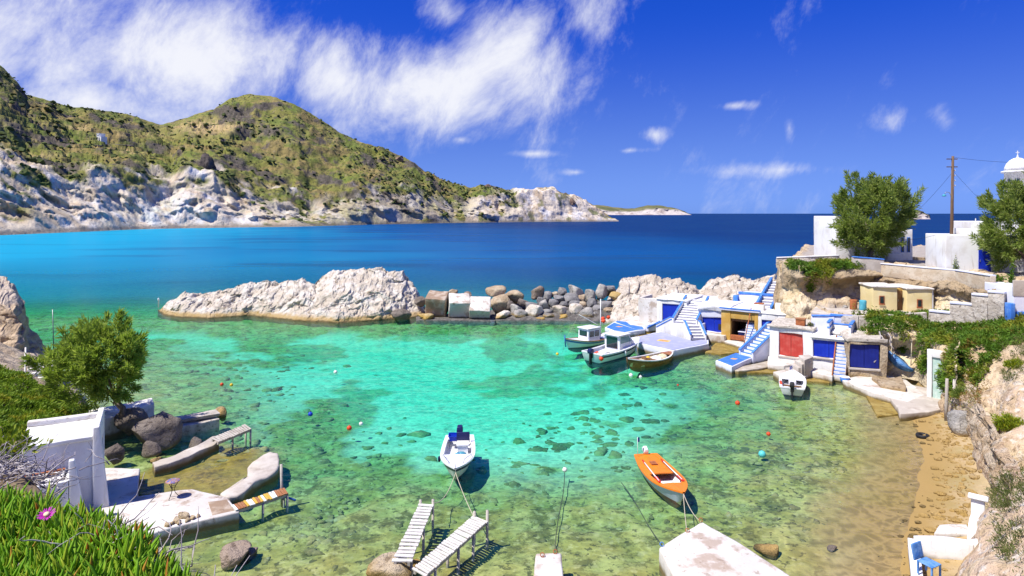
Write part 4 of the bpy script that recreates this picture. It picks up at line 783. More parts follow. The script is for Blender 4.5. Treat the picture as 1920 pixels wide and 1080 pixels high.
# small round iron table with mosaic top
t = thing('round_table', 'small round iron table with mosaic top on the terrace', 'table', G(324, 933, .465))
mb = MB(); mb.lathe([(0, .70), (.27, .70), (.285, .715), (.285, .735), (.27, .745), (0, .745)], 24)
mtop = mat('mosaic_top', (0.42, 0.20, 0.12), [stain((0.12, 0.14, 0.35), 9, .46, .56, 1), stain((0.5, 0.4, 0.3), 14, .55, .62, .9)], .5)
mb.build('table_top', mtop, t, True)
for k in range(3):
    a = k*2.094+.4; mb = MB(); mb.tube([(math.cos(a)*r, math.sin(a)*r, z) for r, z in ((.24, .70), (.12, .52), (.05, .36), (.10, .2), (.26, 0))], .014, 6); mb.build('leg', MT['black'], t, True)
mb = MB(); mb.tube([(.1*math.cos(a*.524), .1*math.sin(a*.524), .48) for a in range(13)], .01, 5); mb.build('ring', MT['black'], t, True)
# rubble left on the terrace edge
for i, (px, py, s) in enumerate([(313, 984, .16), (330, 976, .2), (343, 968, .26), (352, 975, .15), (362, 970, .17), (372, 967, .12), (322, 981, .14), (336, 980, .13)]):
    c = G(px, py, .5); boulder('loose_stone', ['leftmost loose stone on the outer edge of the terrace', 'mid-sized loose stone left of the biggest one on the terrace', 'biggest of the loose stones on the terrace edge', 'loose stone in front of the biggest one on the terrace', 'loose stone just right of the biggest one on the terrace', 'rightmost and smallest loose stone on the terrace edge', 'second loose stone from the left on the terrace edge', 'small loose stone nearest the water in the terrace heap'][i], 'rockt', c, (s, s*.8, s*.7), 'stone', 'loose stones on the terrace edge')
# ---- white boathouse on the left shore
def left_boathouse():
    rz = math.atan2(.5, .86)                       # local x runs out along the front, local -x back into the bank
    o = Vector((-17.35, 25.6, .55)); t = thing('boathouse', 'white flat-roofed boathouse with teal door on the left shore', 'boathouse', o, rz)
    # local: y 0..2.6 along the front, x<0 into the bank
    mb = MB(); mb.box(-2.7, -.02, .02, .3, -1, 2.75); mb.build('side_wall', MT['white'], t, True, .03, .03, 2, 1)
    mb = MB(); mb.box(-2.7, -.02, 2.4, 2.68, -1, 2.75); mb.build('side_wall', MT['white'], t, True, .03, .03, 2, 2)
    mb = MB(); mb.box(-2.8, -.25, -.05, 2.75, 2.752, 2.93); mb.build('roof', MT['white'], t, True, .04, .03, 2, 3)
    mb = MB(); mb.box(-2.8, -.25, 2.55, 2.85, 2.934, 3.15); mb.build('parapet', MT['whiteold'], t, True, .04, .05, 2, 3)
    mb = MB(); mb.add([(-.24, -.12, -1), (.42, -.12, -1), (.42, .22, -1), (-.24, .22, -1), (-.24, -.12, 3.3), (-.02, -.12, 3.3), (-.02, .22, 3.3), (-.24, .22, 3.3)], [(0, 3, 2, 1), (4, 5, 6, 7), (0, 1, 5, 4), (1, 2, 6, 5), (2, 3, 7, 6), (3, 0, 4, 7)]); mb.build('buttress', MT['white'], t, True, .03, .02, 2, 5)
    mb = MB(); mb.box(-.24, -.022, .222, 2.9, 2.3, 3.3); mb.box(-.24, -.022, 2.45, 2.9, -1, 2.298); mb.build('front_wall', MT['white'], t, True, .03)
    for k in range(2): mb = MB(); mb.box(-.16, -.1, .23+k*1.11, 1.33+k*1.11, -.2, 2.29); mb.build('door_leaf', MT['teal'], t)
    # lower lean-to
    l = thing('boat_shed', 'low open white shed leaning against the left boathouse', 'shed', o+Vector((-.15, -1.25, -.1)), rz)
    mb = MB(); mb.add([(-.2, -.1, -1), (.5, -.1, -1), (.5, .15, -1), (-.2, .15, -1), (-.2, -.1, 2.5), (-.02, -.1, 2.5), (-.02, .15, 2.5), (-.2, .15, 2.5)], [(0, 3, 2, 1), (4, 5, 6, 7), (0, 1, 5, 4), (1, 2, 6, 5), (2, 3, 7, 6), (3, 0, 4, 7)]); mb.build('buttress', MT['white'], l, True, .03)
    mb = MB(); mb.box(-2.4, -.21, -.2, .05, -1, 1.75); mb.build('side_wall', MT['white'], l, True, .03)
    mb = MB(); mb.box(-.35, -.21, .1, .98, 1.1, 1.75); mb.build('lintel', MT['white'], l, True, .03)
    mb = MB(); mb.box(-2.4, -.36, -.05, 1.0, 1.754, 1.88); mb.build('roof', MT['whiteold'], l, True, .05, .06, 2, 8)
    mb = MB(); mb.box(-.3, -.24, .15, .97, -.6, 1.09); mb.build('door_leaf', MT['woodw'], l)
    for k, (y0, x0, x1, m) in enumerate([(.5, -2.3, -.6, 'brown'), (.75, -2.4, -.5, 'woodw'), (1.3, -2.2, -.4, 'rust')]):
        mb = MB(); mb.box(x0, x1, -.06, .06, -.03, .03); q = l.matrix_basis @ Vector((0, y0*.6, 1.93)); b = mb.build('loose_board', MT[m], loc=q, rot=(0, 0, rz+.04*k)); tag(b, ['dark brown board lying across the low shed roof', 'long whitish board lying across the low shed roof', 'rusty orange board lying on the low shed roof'][k], 'board')
left_boathouse()
# steps with railing behind the tamarisk, terrace seen through the crown
t = thing('white_steps', 'flight of broad white steps beside the brown headland', 'steps', G(84, 735, 1.4), R(38))
for k in range(7): mb = MB(); mb.box(-.9, .9, k*.55, k*.55+.6, -.6+k*.18, k*.2); mb.build('step', MT['whiteold'], t, True, .03)
for s in (0,):
    mb = MB(); mb.tube([(-1.0, 0, .8), (-1.0, 3.8, 2.3)], .05, 6); mb.build('handrail', MT['woodw'], t, True)
    for k in range(4): mb = MB(); mb.tube([(-1.0, k*1.2, k*.43-.3), (-1.0, k*1.2, .8+k*.47)], .05, 6); mb.build('post', MT['woodw'], t, True)
t, c = slab('white_terrace', 'pale terrace glimpsed behind the left tamarisk trunk', [(165, 770), (285, 745), (290, 756), (180, 790)], 1.2, -.8, 'whiteold', 'terrace')
t, c = slab('low_quay', 'narrow grey quay below the tamarisk by the far plank walk', [(160, 785), (220, 766), (232, 774), (172, 795)], .7, -.8, 'concrete', 'quay')
mb = MB(); mb.tube([(0, 0, -1), (-.12, 0, 3.4)], [.05, .035], 6); tag(mb.build('lamp_pole', MT['metal'], loc=G(101, 648, .3), smooth=True), 'thin pale metal pole standing behind the left tamarisk', 'pole')
mb = MB(); mb.lathe([(.06, 0), (.06, .9), (.11, .95), (.11, 1.15), (.03, 1.25)], 8); tag(mb.build('beacon', MT['paintw'], loc=P(297, 577, 78), smooth=True), 'small white marker post on the tip of the pale spit', 'marker')
# ================================================================== BOATHOUSES ON THE RIGHT
YAW = R(-35)
def boathouse(label, org, W, D, Ht, door, wm='white', rm='white', dm='blue', leaves=2, yaw=YAW, zb=-1.3, roofo=.1, rt=.14, wob=.04, name='boathouse', panel=None, cat='boathouse', fm=None):
    """local x along the front, y into the hill; door=(x0,x1,z0,z1)"""
    t = thing(name, label, cat, org, yaw); x0, x1, z0, z1 = door; sd_ = len(label)
    mb = MB(); mb.box(0, x0, 0, .32, zb, Ht); mb.box(x1, W, 0, .32, zb, Ht); mb.box(x0+.002, x1-.002, .002, .318, z1, Ht-.002); mb.box(x0+.002, x1-.002, .002, .318, zb, z0)
    mb.build('front_wall', MT[fm or wm], t, True, .035, wob, 2, sd_)
    for a, b in ((.004, .3), (W-.3, W-.004)): mb = MB(); mb.box(a, b, .324, D, zb, Ht-.004); mb.build('side_wall', MT[wm], t, True, .03, wob, 2, sd_+1)
    mb = MB(); mb.box(-roofo, W+roofo, -roofo, D, Ht+.003, Ht+rt); mb.build('roof', MT[rm], t, True, .045, wob*1.3, 3, sd_+2)
    w_ = (x1-x0)/leaves
    for k in range(leaves):
        d = MB(); d.box(x0+k*w_+.012, x0+(k+1)*w_-.012, .13, .19, z0+.02, z1-.01); d = d.build('door_leaf', MT[dm], t, False, .008)
        np_ = 4
        for q in range(1, np_): g = MB(); g.box(x0+k*w_+q*w_/np_-.012, x0+k*w_+q*w_/np_+.012, .119, .1305, z0+.03, z1-.02); g.build('batten', MT[dm], d)
    if panel: mb = MB(); mb.box(*panel, .11, .125); p = MB(); p.box(panel[0], panel[1], .105, .128, panel[2], panel[3]); p.build('hatch', MT['dark'], t)
    mb = MB(); mb.box(x0-.05, x1+.05, -.12, .12, z0-.14, z0-.004); mb.build('sill', MT['concrete'], t, True, .02)
    return t
def stairs(label, bot, top, n, width, ms='white', mt=None, par=None, trim=None, name='stairs', fill=1.2, sides=(-1, 1), ph=.42):
    d = top-bot; L = math.hypot(d.x, d.y); rz = math.atan2(d.y, d.x); t = thing(name, label, 'stairs', bot, rz)
    run, rise = L/n, d.z/n; hw = width/2
    mc = ms if ms != 'riser' else 'white'; mb = MB(); mb.side([(0.05, -fill), (L+.05, -fill), (L+.05, d.z-rise-.06), (0.05, -.06)], -hw+.02, hw-.02); mb.build('core', MT[mc], t)
    tmesh = None; smesh = None
    for k in range(n):
        if smesh is None: b = MB(); b.box(0, run+.03, -hw, hw, -rise*1.2, rise); smesh = b.mesh('step', MT[ms], True, .02); b = MB(); b.box(.025, run+.02, -hw+.04, hw-.04, rise+.002, rise+.03); tmesh = b.mesh('tread', MT[mt], False, .006) if mt else None
        s = link('step', smesh, t, (k*run, 0, k*rise))
        if tmesh: link('tread', tmesh, s)
    if par:
        for s in sides:
            y0 = s*(hw+.075); mb = MB(); mb.side([(-.05, -fill), (L+.1, -fill), (L+.1, d.z+ph), (L-.2, d.z+ph), (-.05, rise+ph*.8)], y0-.07, y0+.07); p = mb.build('parapet', MT[par], t, True, .025, .02, 1)
            if trim:
                q0 = Vector((-.08, y0, rise+ph*.8)); q1 = Vector((L-.2, y0, d.z+ph)); q2 = Vector((L+.12, y0, d.z+ph)); mb = MB()
                for a, b in ((q0, q1), (q1, q2)): mb.add([a+Vector(o) for o in ((0, -.10, .004), (0, .10, .004), (0, .10, .07), (0, -.10, .07))]+[b+Vector(o) for o in ((0, -.10, .004), (0, .10, .004), (0, .10, .07), (0, -.10, .07))], [(0, 1, 2, 3), (7, 6, 5, 4), (0, 4, 5, 1), (1, 5, 6, 2), (2, 6, 7, 3), (3, 7, 4, 0)])
                mb.build('coping', MT[trim], p)
    return t
def off(o, x, y, z=0, yaw=YAW):
    return Vector((o.x+x*math.cos(yaw)-y*math.sin(yaw), o.y+x*math.sin(yaw)+y*math.cos(yaw), o.z+z))

# --- A: white with the tall blue door at the far end
oA = off(G(1241.5, 604, .9), -.6, 0)
tA = boathouse('white flat-roofed boathouse with tall blue door nearest the breakwater', oA, 3.3, 5.5, 2.45, (.6, 2.5, 0, 2.05), leaves=1)
mb = MB(); mb.box(-2.4, -.02, .5, .8, -1.3, 2.4); mb.box(-2.4, -2.1, .8, 4, -1.3, 2.4); mb.build('side_wall', MT['conclight'], tA, True, .04, .06, 2, 3)
slab('rock_quay', 'rough pale concrete apron between the breakwater and the far boathouse', [(1150, 606), (1178, 594), (1235, 588), (1243, 606), (1200, 618)], .55, -1, 'conclight', 'quay', wob=.15)
slab('blue_quay', 'blue painted quay with small yellow emblem nearest the breakwater', [(1134, 614), (1156, 601), (1174, 603), (1182, 609), (1207, 613), (1210, 618), (1162, 625)], .6, -1, 'lilac', deck='bluedeck')
tq = bpy.data.objects[-1] if False else [o for o in C.objects if o.name.startswith('blue_quay')][0]
mark(tq, .6, 1161, 613, .42, .3, 0, True)
t = thing('boat_cradle', 'blue boat cradle leaning on a grey block beside the far blue door', 'cradle', G(1222, 612, .65), R(38))
mb = MB(); mb.box(-.9, .9, -.25, .25, -.5, .35); mb.build('block', MT['lilac'], t, True, .1, .06, 2)
mb = MB(); mb.box(-1.1, 1.0, -.40, -.27, .15, .35, Matrix.Rotation(R(-12), 4, 'Y')); mb.build('beam', MT['bluetrim'], t, False, .02)
t, c = slab('lilac_quay', 'wide lilac painted quay with orange rug-like rectangle', [(1182, 634), (1238, 622), (1300, 640), (1328, 636), (1329, 644), (1260, 657.5), (1204, 645)], .7, -1, 'lilac', deck='lilacdeck', edge=.95)
mark(t, .7, 1244.5, 639.3, .58, .42, YAW)
mb = MB(); mb.box(-.7, .7, -.25, .25, -.5, .18); tag(mb.build('landing_step', MT['lilac'], smooth=True, bevel=.03, loc=G(1297, 655, .2), rot=(0, 0, R(28))), 'low landing step at the front of the lilac quay', 'step')
# stairs by house A
L0 = G(1281, 607, 1.75)
stairs('broad white stairs climbing between the two far blue doors', Vector((17.3, 60.9, 1.75)), Vector((20.2, 66.3, 3.35)), 10, 2.2, 'riser', 'white', 'white', 'bluetrim')
stairs('short right-hand flight of white steps down to the lilac quay', Vector((17.75, 58.0, .7)), Vector((17.75, 60.0, 1.75)), 5, 1.3, 'riser', 'white', 'white', 'bluetrim')
stairs('short left-hand flight of white steps down to the lilac quay', Vector((14.9, 62.6, .7)), Vector((16.4, 62.3, 1.6)), 5, 1.2, 'riser', 'white', 'white', 'bluetrim')
mb = MB(); mb.prism([(16.2, 60.0), (18.5, 59.8), (19.6, 61.6), (17.2, 63.2), (16.0, 62.6)], -1, 1.72); tag(mb.build('stair_landing', MT['white'], smooth=True, bevel=.06, wob=.05, cuts=2), 'white landing where the three short flights of steps meet', 'landing')
mb = MB(); mb.prism([(18.6, 66.0), (20.5, 64.5), (22.6, 65.0), (23.5, 70), (20, 72), (18, 69)], -1, 3.25); tag(mb.build('upper_terrace', MT['lilac'], smooth=True, bevel=.08, wob=.08, cuts=2), 'pale lilac terrace at the head of the broad white stairs', 'terrace')
# --- B: low blue door
oB = off(G(1316, 622, .8), -.35, 0)
boathouse('low lumpy white boathouse with short blue door beside the broad stairs', oB, 3.0, 4.5, 2.25, (.35, 2.75, .1, 1.55), 'lilac', 'white', 'blue', 2, roofo=.16, rt=.5, wob=.16, panel=(1.95, 2.3, .35, .95))
mb = MB(); mb.box(.1, 2.9, -1.0, -.1, -1, 0.02); o = mb.build('stone_bench', MT['conclight'], smooth=True, bevel=.05, wob=.05, cuts=2); o.location = oB; o.rotation_euler = (0, 0, YAW); tag(o, 'low pale ledge in front of the short blue door', 'ledge')
# --- C: ochre with open dark bay
oC = G(1352, 628.5, .75)
tC = thing('boathouse', 'ochre boathouse with dark open bay', 'boathouse', oC, YAW)
for a, b, n_ in ((0, .9, 'pillar'), (3.15, 3.5, 'pillar')): mb = MB(); mb.box(a, b, 0, .6, -1.3, 2.5); mb.build(n_, MT['ochre'], tC, True, .04, .05, 2, 3)
mb = MB(); mb.box(.902, 3.148, .03, .5, 1.75, 2.5); mb.build('lintel', MT['ochre'], tC, True, .02)
mb = MB(); mb.box(.902, 3.148, -.05, .25, -.3, .16); mb.build('threshold', MT['rust'], tC, True, .02)
mb = MB(); mb.box(.85, 3.2, 3.6, 3.8, -1, 2.5); mb.box(.7, .9, .62, 3.6, -1, 2.5); mb.box(3.15, 3.35, .62, 3.6, -1, 2.5); mb.build('inner_wall', MT['brown'], tC)
mb = MB(); mb.box(.92, 3.13, .25, .36, 1.5, 1.72); mb.build('shutter_rail', MT['brown'], tC)
mb = MB(); mb.box(-.1, 3.7, -.15, 5.2, 2.503, 2.68); mb.build('roof', MT['lilac'], tC, True, .05, .04, 2, 6)
mb = MB(); mb.box(-.12, 3.72, -.18, -.02, 2.683, 2.80); mb.build('coping', MT['bluetrim'], tC, True, .02)
k = off(oC, 2.1, 1.4, -.15); t = thing('stored_boat', 'small boat stored in the dark bay of the ochre boathouse', 'boat', k, YAW)
mb = MB(); mb.side([(-.6, .2), (-.3, -.1), (.3, -.1), (.6, .2), (.6, .55), (-.6, .55)], -.9, 1.6); mb.build('hull', MT['navy'], t, True, .08); mb = MB(); mb.box(-.62, .62, -.95, 1.6, .553, .62); mb.build('cover', MT['lilac'], t, True, .03)
k = off(oC, .35, 5.2, 2.4); t = thing('roof_room', 'low white upper wall with blue band behind the ochre boathouse', 'wall', k, YAW)
mb = MB(); mb.box(0, 3.6, 0, 3, -1, 1.15); mb.build('wall', MT['lilac'], t, True, .05, .05, 2, 4)
mb = MB(); mb.box(-.05, 3.65, -.05, .25, 1.155, 1.38); mb.build('coping', MT['bluetrim'], t, True, .03)
mb = MB(); mb.box(-.5, -.02, -.4, .2, -1, 1.0); mb.build('pillar', MT['bluetrim'], t, True, .05)
t = thing('chimney', 'squat white chimney with terracotta top on the lilac roof', 'chimney', off(oC, 3.3, 1.2, 2.6), YAW)
mb = MB(); mb.box(-.5, .5, -.4, .4, 0, .62); mb.build('stack', MT['white'], t, True, .04); mb = MB(); mb.box(-.42, .42, -.33, .33, .622, .72); mb.build('tile', MT['rust'], t, True, .03)
# --- steep blue stairs right of the ochre house
stairs('steep narrow stairs with blue treads right of the ochre boathouse', G(1405, 641, .65), Vector((24.0, 60.3, 3.3)), 13, .95, 'white', 'bluedeck', None)
mb = MB(); a = G(1395, 645, .6); b = P(1408.5, 577, 58.8); mb.tube([a, b], .045, 6); tag(mb.build('pole_rail', MT['rust'], smooth=True), 'slanting rust-brown pole along the steep blue stairs', 'pole')
# --- D: white house, dark doorway
oD = off(G(1427.5, 636, .8), -.3, 0)
boathouse('white boathouse with blue door between the steep stairs and the red door', oD, 2.5, 5, 2.45, (.32, 1.75, 0, 1.85), 'white', 'white', 'blue', 1, roofo=.08)
stairs('upper flight of white stairs with blue parapets below the cliff', Vector((24.9, 60.3, 3.0)), Vector((29.0, 66.0, 5.35)), 11, 1.35, 'riser', 'white', 'bluetrim', 'bluetrim', fill=3)
mb = MB(); mb.prism([(23.6, 58.6), (25.2, 57.4), (26.6, 59.3), (25.2, 61.2)], 1, 3.15); tag(mb.build('stair_terrace', MT['white'], smooth=True, bevel=.05, wob=.05, cuts=2), 'white terrace at the foot of the upper blue-edged flight', 'terrace')
mb = MB(); mb.box(-.9, .9, -.04, .04, -.75, .75, Matrix.Rotation(R(-55), 4, 'X')); tag(mb.build('leaning_board', MT['conclight'], loc=P(1473, 579, 58), rot=(0, 0, R(-25)), bevel=.02), 'pale square board leaning on the cliff below the upper flight', 'board')
# --- blue jetty with stairs
t, c = slab('blue_jetty', 'bright blue jetty with orange diamond emblem', [(1342, 676), (1380, 661), (1414, 669), (1372, 687.5)], .6, -1, 'lilac', deck='bluedeck', edge=.9)
mark(t, .6, 1376, 673.5, .34, .28, 0, True)
mb = MB(); mb.prism([tuple(G(*q, .25)[:2]) for q in [(1372, 692), (1440, 676), (1470, 672), (1475, 678), (1430, 690), (1385, 696)]], -1, .25); tag(mb.build('lower_apron', MT['concrete'], smooth=True, bevel=.05, wob=.06, cuts=2), 'low concrete apron along the blue jetty side', 'apron')
a, b = Vector((20.0, 51.9, .6)), Vector((23.35, 53.9, 2.75))
stairs('blue and white stairs rising from the blue jetty', a, b, 10, 1.15, 'white', 'bluedeck', 'lilac', 'bluetrim', sides=(1, -1), ph=.25)
# --- red door
oR = off(G(1460.4, 666, .8), -.75, 0)
tR = boathouse('weathered boathouse with faded red double door', oR, 3.35, 4.2, 2.35, (.75, 2.6, 0, 1.95), 'whiteold', 'stonewall', 'red', 2, roofo=.14, rt=.22, wob=.10, fm='white')
t = thing('small_doorway', 'narrow brown side door on the right flank of the red-door house', 'door', off(oR, 3.36, 1.3, .5), YAW)
mb = MB(); mb.box(0, .05, -.35, .35, 0, 1.3); mb.build('panel', MT['brown'], t); mb = MB(); mb.box(0, .09, -.45, -.352, 0, 1.4); mb.box(0, .09, .352, .45, 0, 1.4); mb.build('frame', MT['whiteold'], t)
t = thing('brick_chimney', 'red brick chimney stub on the weathered roof', 'chimney', off(oR, 2.3, .9, 2.57), YAW); mb = MB(); mb.box(-.35, .35, -.3, .3, 0, .5); mb.build('stack', MT['rust'], t, True, .03, .02, 2); mb = MB(); mb.box(-.38, .38, -.33, .33, .503, .58); mb.build('cap', MT['woodr'], t)
for i, (x, y, s, m) in enumerate([(3.0, 1.0, .2, 'shrubdk'), ]): pass
t = thing('red_flue', 'thin red flue pipe behind the weathered roof', 'pipe', P(1527, 610, 51.5)); mb = MB(); mb.lathe([(.07, -.6), (.07, .5), (.1, .52), (.1, .6)], 8); mb.build('pipe', MT['rust'], t, True); mb = MB(); mb.box(.1, .75, -.2, .2, -.6, .05); mb.build('box', MT['rust'], t, False, .03)
# stone steps, lowest landing juts into the water
st = thing('stone_steps', 'worn stone steps coming down right of the red door', 'stairs', G(1470, 706, .3), 0)
P0 = st.location
for i, (pts, z) in enumerate([([(1450, 697), (1486, 690), (1500, 697), (1463, 706)], .42), ([(1472, 689), (1500, 686), (1511, 692), (1488, 697)], .72), ([(1482, 682), (1508, 680), (1518, 686), (1497, 690)], 1.0), ([(1490, 674), (1514, 672), (1522, 678), (1503, 683)], 1.3), ([(1497, 666), (1518, 664), (1524, 669), (1508, 675)], 1.6)]):
    w_ = [G(*q, z)-P0 for q in pts]; mb = MB(); mb.prism([(q.x, q.y) for q in w_], -1.3, z-P0.z); mb.build('step', MT['concrete'], st, True, .04, .05, 2, i)
mb = MB(); mb.prism([tuple(G(*q, .55)[:2]) for q in [(1440, 664), (1462, 667), (1500, 671), (1495, 682), (1470, 686), (1440, 682)]], -1, .55); tag(mb.build('door_apron', MT['conclight'], smooth=True, bevel=.05, wob=.06, cuts=2), 'pale concrete apron in front of the red door', 'apron')
# --- E and F
oE = off(G(1523, 683, .7), -.05, 0)
tE = boathouse('boathouse with bright blue double door beside the stone steps', oE, 2.75, 4.2, 2.15, (.1, 2.35, .65, 2.0), 'white', 'white', 'blue', 2, roofo=.12)
t = thing('roof_parapet', 'blue-edged white parapet box on the roof above the bright blue door', 'parapet', off(oE, 1.0, .9, 2.3), YAW)
for a, b, c_, d, h in ((0, .16, 0, 2.0, 1.0), (0, 1.75, 2.0, 2.16, 1.35), (1.6, 1.76, 0, 2.0, 1.0)): mb = MB(); mb.box(a, b, c_, d, -.1, h); o = mb.build('panel', MT['lilac'], t, True, .03); mb = MB(); mb.box(a-.04, b+.04, c_-.04, d+.04, h+.004, h+.1); mb.build('coping', MT['bluetrim'], o, True, .02)
mb = MB(); mb.box(.25, 1.5, .3, 1.8, .02, .3); mb.build('sacking', MT['whiteold'], t, True, .1, .1, 2)
stairs('steep blue-treaded stairs beside the bright blue door', G(1573, 709, .35), Vector((26.2, 48.2, 3.0)), 12, .85, 'whiteold', 'bluedeck', None)
for s, lb in ((-1, 'left'), (1, 'right')):
    mb = MB(); a = G(1573+s*13, 709, .35); b = Vector((26.2+s*.48, 48.2, 3.1)); mb.tube([a, b], .05, 6); tag(mb.build('stair_stringer', MT['rust'], smooth=True), f'rust-brown {lb} stringer of the steep blue-treaded stairs', 'rail')
t = thing('upper_parapet', 'curved white parapet with blue coping at the head of the steep stairs', 'parapet', Vector((26.1, 48.6, 2.9)), YAW)
for a, b, c_, d, h in ((-.75, -.6, -.3, 1.2, .7), (.75, .9, -.3, 1.6, .9), (-.6, .75, 1.25, 1.4, .8)): mb = MB(); mb.box(a, b, c_, d, -.6, h); o = mb.build('panel', MT['white'], t, True, .03); mb = MB(); mb.box(a-.03, b+.03, c_-.03, d+.03, h+.004, h+.1); mb.build('coping', MT['bluetrim'], o, True, .02)
mb = MB(); c = G(1584, 716, .3); t = thing('blue_dinghy', 'small blue tub at the foot of the steep stairs', 'tub', c, R(70)); mb.lathe([(.2, -.1), (.3, .1), (.34, .35), (.30, .36), (.26, .12), (.02, .1)], 12); mb.build('shell', MT['bluetrim'], t, True); mb = MB(); mb.lathe([(.34, .352), (.36, .37), (.34, .39), (.31, .37)], 12); mb.build('rim', MT['paintw'], t, True)
oF = off(G(1590, 699, .7), 0, 0, 0, R(-18))
boathouse('wide dark blue boat door under the hanging ice plant', oF, 2.6, 3.5, 2.35, (.12, 2.1, .42, 2.2), 'rockt', 'stonewall', 'bluedk', 2, yaw=R(-18), wob=.14, rt=.3)
slab('house_apron', 'white slab in front of the bright blue door', [(1510, 694), (1527, 690), (1566, 698), (1560, 706)], .55, -1, 'conclight', 'quay')
slab('slipway_edge', 'narrow pale kerb framing the brown slip before the bright blue door', [(1492, 705), (1522, 692), (1526, 696), (1500, 712)], .35, -1, 'conclight', 'kerb')
slab('algae_slip', 'brown algae-covered slip before the bright blue door', [(1503, 712), (1527, 697), (1562, 705), (1555, 717)], .10, -1, 'algaewet', 'slipway', bev=.02)
slab('algae_slip', 'brown algae-covered slip between the blue jetty and the stone steps', [(1398, 698), (1440, 684), (1468, 690), (1450, 699)], .08, -1, 'algaewet', 'slipway', bev=.02)
slab('algae_slip', 'brown algae-covered slip below the ochre boathouse', [(1322, 660), (1345, 640), (1400, 645), (1392, 660), (1352, 664)], .06, -1, 'algaewet', 'slipway', bev=.02)
slab('algae_slip', 'brown algae-covered slip between the blue and the lilac quay', [(1178, 630), (1212, 619), (1236, 620), (1200, 631)], .08, -1, 'algaewet', 'slipway', bev=.02)
slab('ochre_apron', 'pale apron before the ochre boathouse and the steep stairs', [(1345, 636), (1368, 627), (1424, 632), (1428, 650), (1398, 651)], .35, -1, 'conclight', 'apron', wob=.12)
slab('walkway', 'pale concrete walkway running from the steep stairs to the beach ramp', [(1580, 712), (1640, 698), (1700, 712), (1735, 740), (1700, 752), (1640, 738)], .5, -1, 'conclight', 'walkway', wob=.1)
slab('boat_ramp', 'brown wet boat ramp sloping into the water at the beach', [(1622, 738), (1664, 733), (1690, 775), (1645, 780)], .10, -1, 'algaewet', 'ramp', bev=.02)
slab('ramp_apron', 'white cement apron above the brown boat ramp', [(1664, 734), (1705, 720), (1775, 735), (1790, 760), (1740, 772), (1688, 776)], .45, -1, 'concrete', 'apron', wob=.12)
slab('broken_ledge', 'broken flat ledge of pale rock under the blue sling', [(1635, 706), (1690, 706), (1700, 728), (1655, 722)], .75, -.5, 'rockt', 'ledge', wob=.2)
# --- blue boat slung under the ice plant
t = thing('slung_boat', 'small blue boat wrapped and slung under the hanging ice plant', 'boat', P(1690, 676, 46), R(-40))
mb = MB(); N = 14
prof = [[(x, yy*wd, -.55*hh*(1-yy*yy)+(0 if abs(yy) < .99 else .02)) for yy in (-1, -.8, -.5, -.2, .2, .5, .8, 1)] for x, wd, hh in [(-1.0+2.0*i/(N-1), .05+.52*math.sin(math.pi*min(1, (i+.3)/(N-.4)))**.6, .25+.9*math.sin(math.pi*(i+.2)/(N-.5))**.7) for i in range(N)]]
V = [p for r in prof for p in r]; mb.add(V, [(i*8+k, i*8+k+1, (i+1)*8+k+1, (i+1)*8+k) for i in range(N-1) for k in range(7)]+[tuple(range(8))[::-1], tuple(range((N-1)*8, N*8))]+[tuple([i*8 for i in range(N)]+[i*8+7 for i in range(N)][::-1])])
h = mb.build('hull', MT['tarp'], t, True); h.rotation_euler = (0, R(35), 0)
for x in (-.6, .6): mb = MB(); mb.tube([(x, 0, -.5), (x*1.1, .1, 1.6)], .03, 6); mb.build('sling_rope', MT['rope'], t, True)
# --- pale green door in the bank
t = thing('bank_door', 'tall pale green door set in white plaster in the bank', 'door', Vector((28.1, 40.9, .75)), R(-62))
mb = MB(); mb.box(-.15, .15, -.05, .25, -.5, 2.9); mb.box(1.2, 1.5, -.05, .25, -.5, 2.9); mb.box(.152, 1.198, -.048, .25, 2.4, 2.9); mb.build('frame', MT['white'], t, True, .04, .05, 2)
mb = MB(); mb.box(.16, 1.19, .06, .12, -.3, 2.39); d = mb.build('door_leaf', MT['green'], t); mb = MB(); mb.tube([(.3, .03, 1.0), (.3, .03, 1.3)], .025, 6); mb.build('handle', MT['black'], d)
for i, (px, py, h, lb) in enumerate([(1774, 778, 2.2, 'grey timber post below the pale green door'), (1788, 772, 2.0, 'second grey timber post right of the pale green door')]):
    mb = MB(); mb.tube([(0, 0, -.6), (.05, 0, h)], [.11, .08], 8); tag(mb.build('timber_post', MT['woodg'], smooth=True, loc=G(px, py, .6)), lb, 'post')

# ================================================================== ABOVE: yellow house, walls, chapels
oY = Vector((31.35, 52.8, 4.33)); yw = R(-8)
t = thing('yellow_house', 'little cream yellow house with two small brown windows on the terrace', 'house', oY, yw)
mb = MB(); mb.box(0, 1.95, 0, 2.6, -.5, 2.05); mb.build('wall', MT['cream'], t, True, .03, .03, 2, 1)
mb = MB(); mb.box(2.6, 4.6, -.25, 2.6, -.5, 1.95); mb.build('wall', MT['cream'], t, True, .03, .03, 2, 2)
mb = MB(); mb.box(1.952, 2.598, .5, 2.5, -.5, 1.9); mb.build('porch_wall', MT['ochre'], t)
mb = MB(); mb.box(2.15, 2.56, .44, .498, 0, 1.75); d = mb.build('door_leaf', MT['brown'], t); mb = MB(); mb.tube([(2.22, .41, .8), (2.22, .41, 1.0)], .02, 6); mb.build('handle', MT['metal'], d)
for x, y, z in ((.5, -.02, .62), (3.4, -.27, .42)):
    mb = MB(); mb.box(x, x+.42, y-.02, y+.05, z, z+.7); f = mb.build('window', MT['rust'], t, False, .01); mb = MB(); mb.box(x+.07, x+.35, y-.03, y-.021, z+.07, z+.63); mb.build('pane', MT['glass'], f); mb = MB(); mb.box(x-.04, x+.46, y-.07, y-.022, z-.07, z-.005); mb.build('sill', MT['rust'], f)
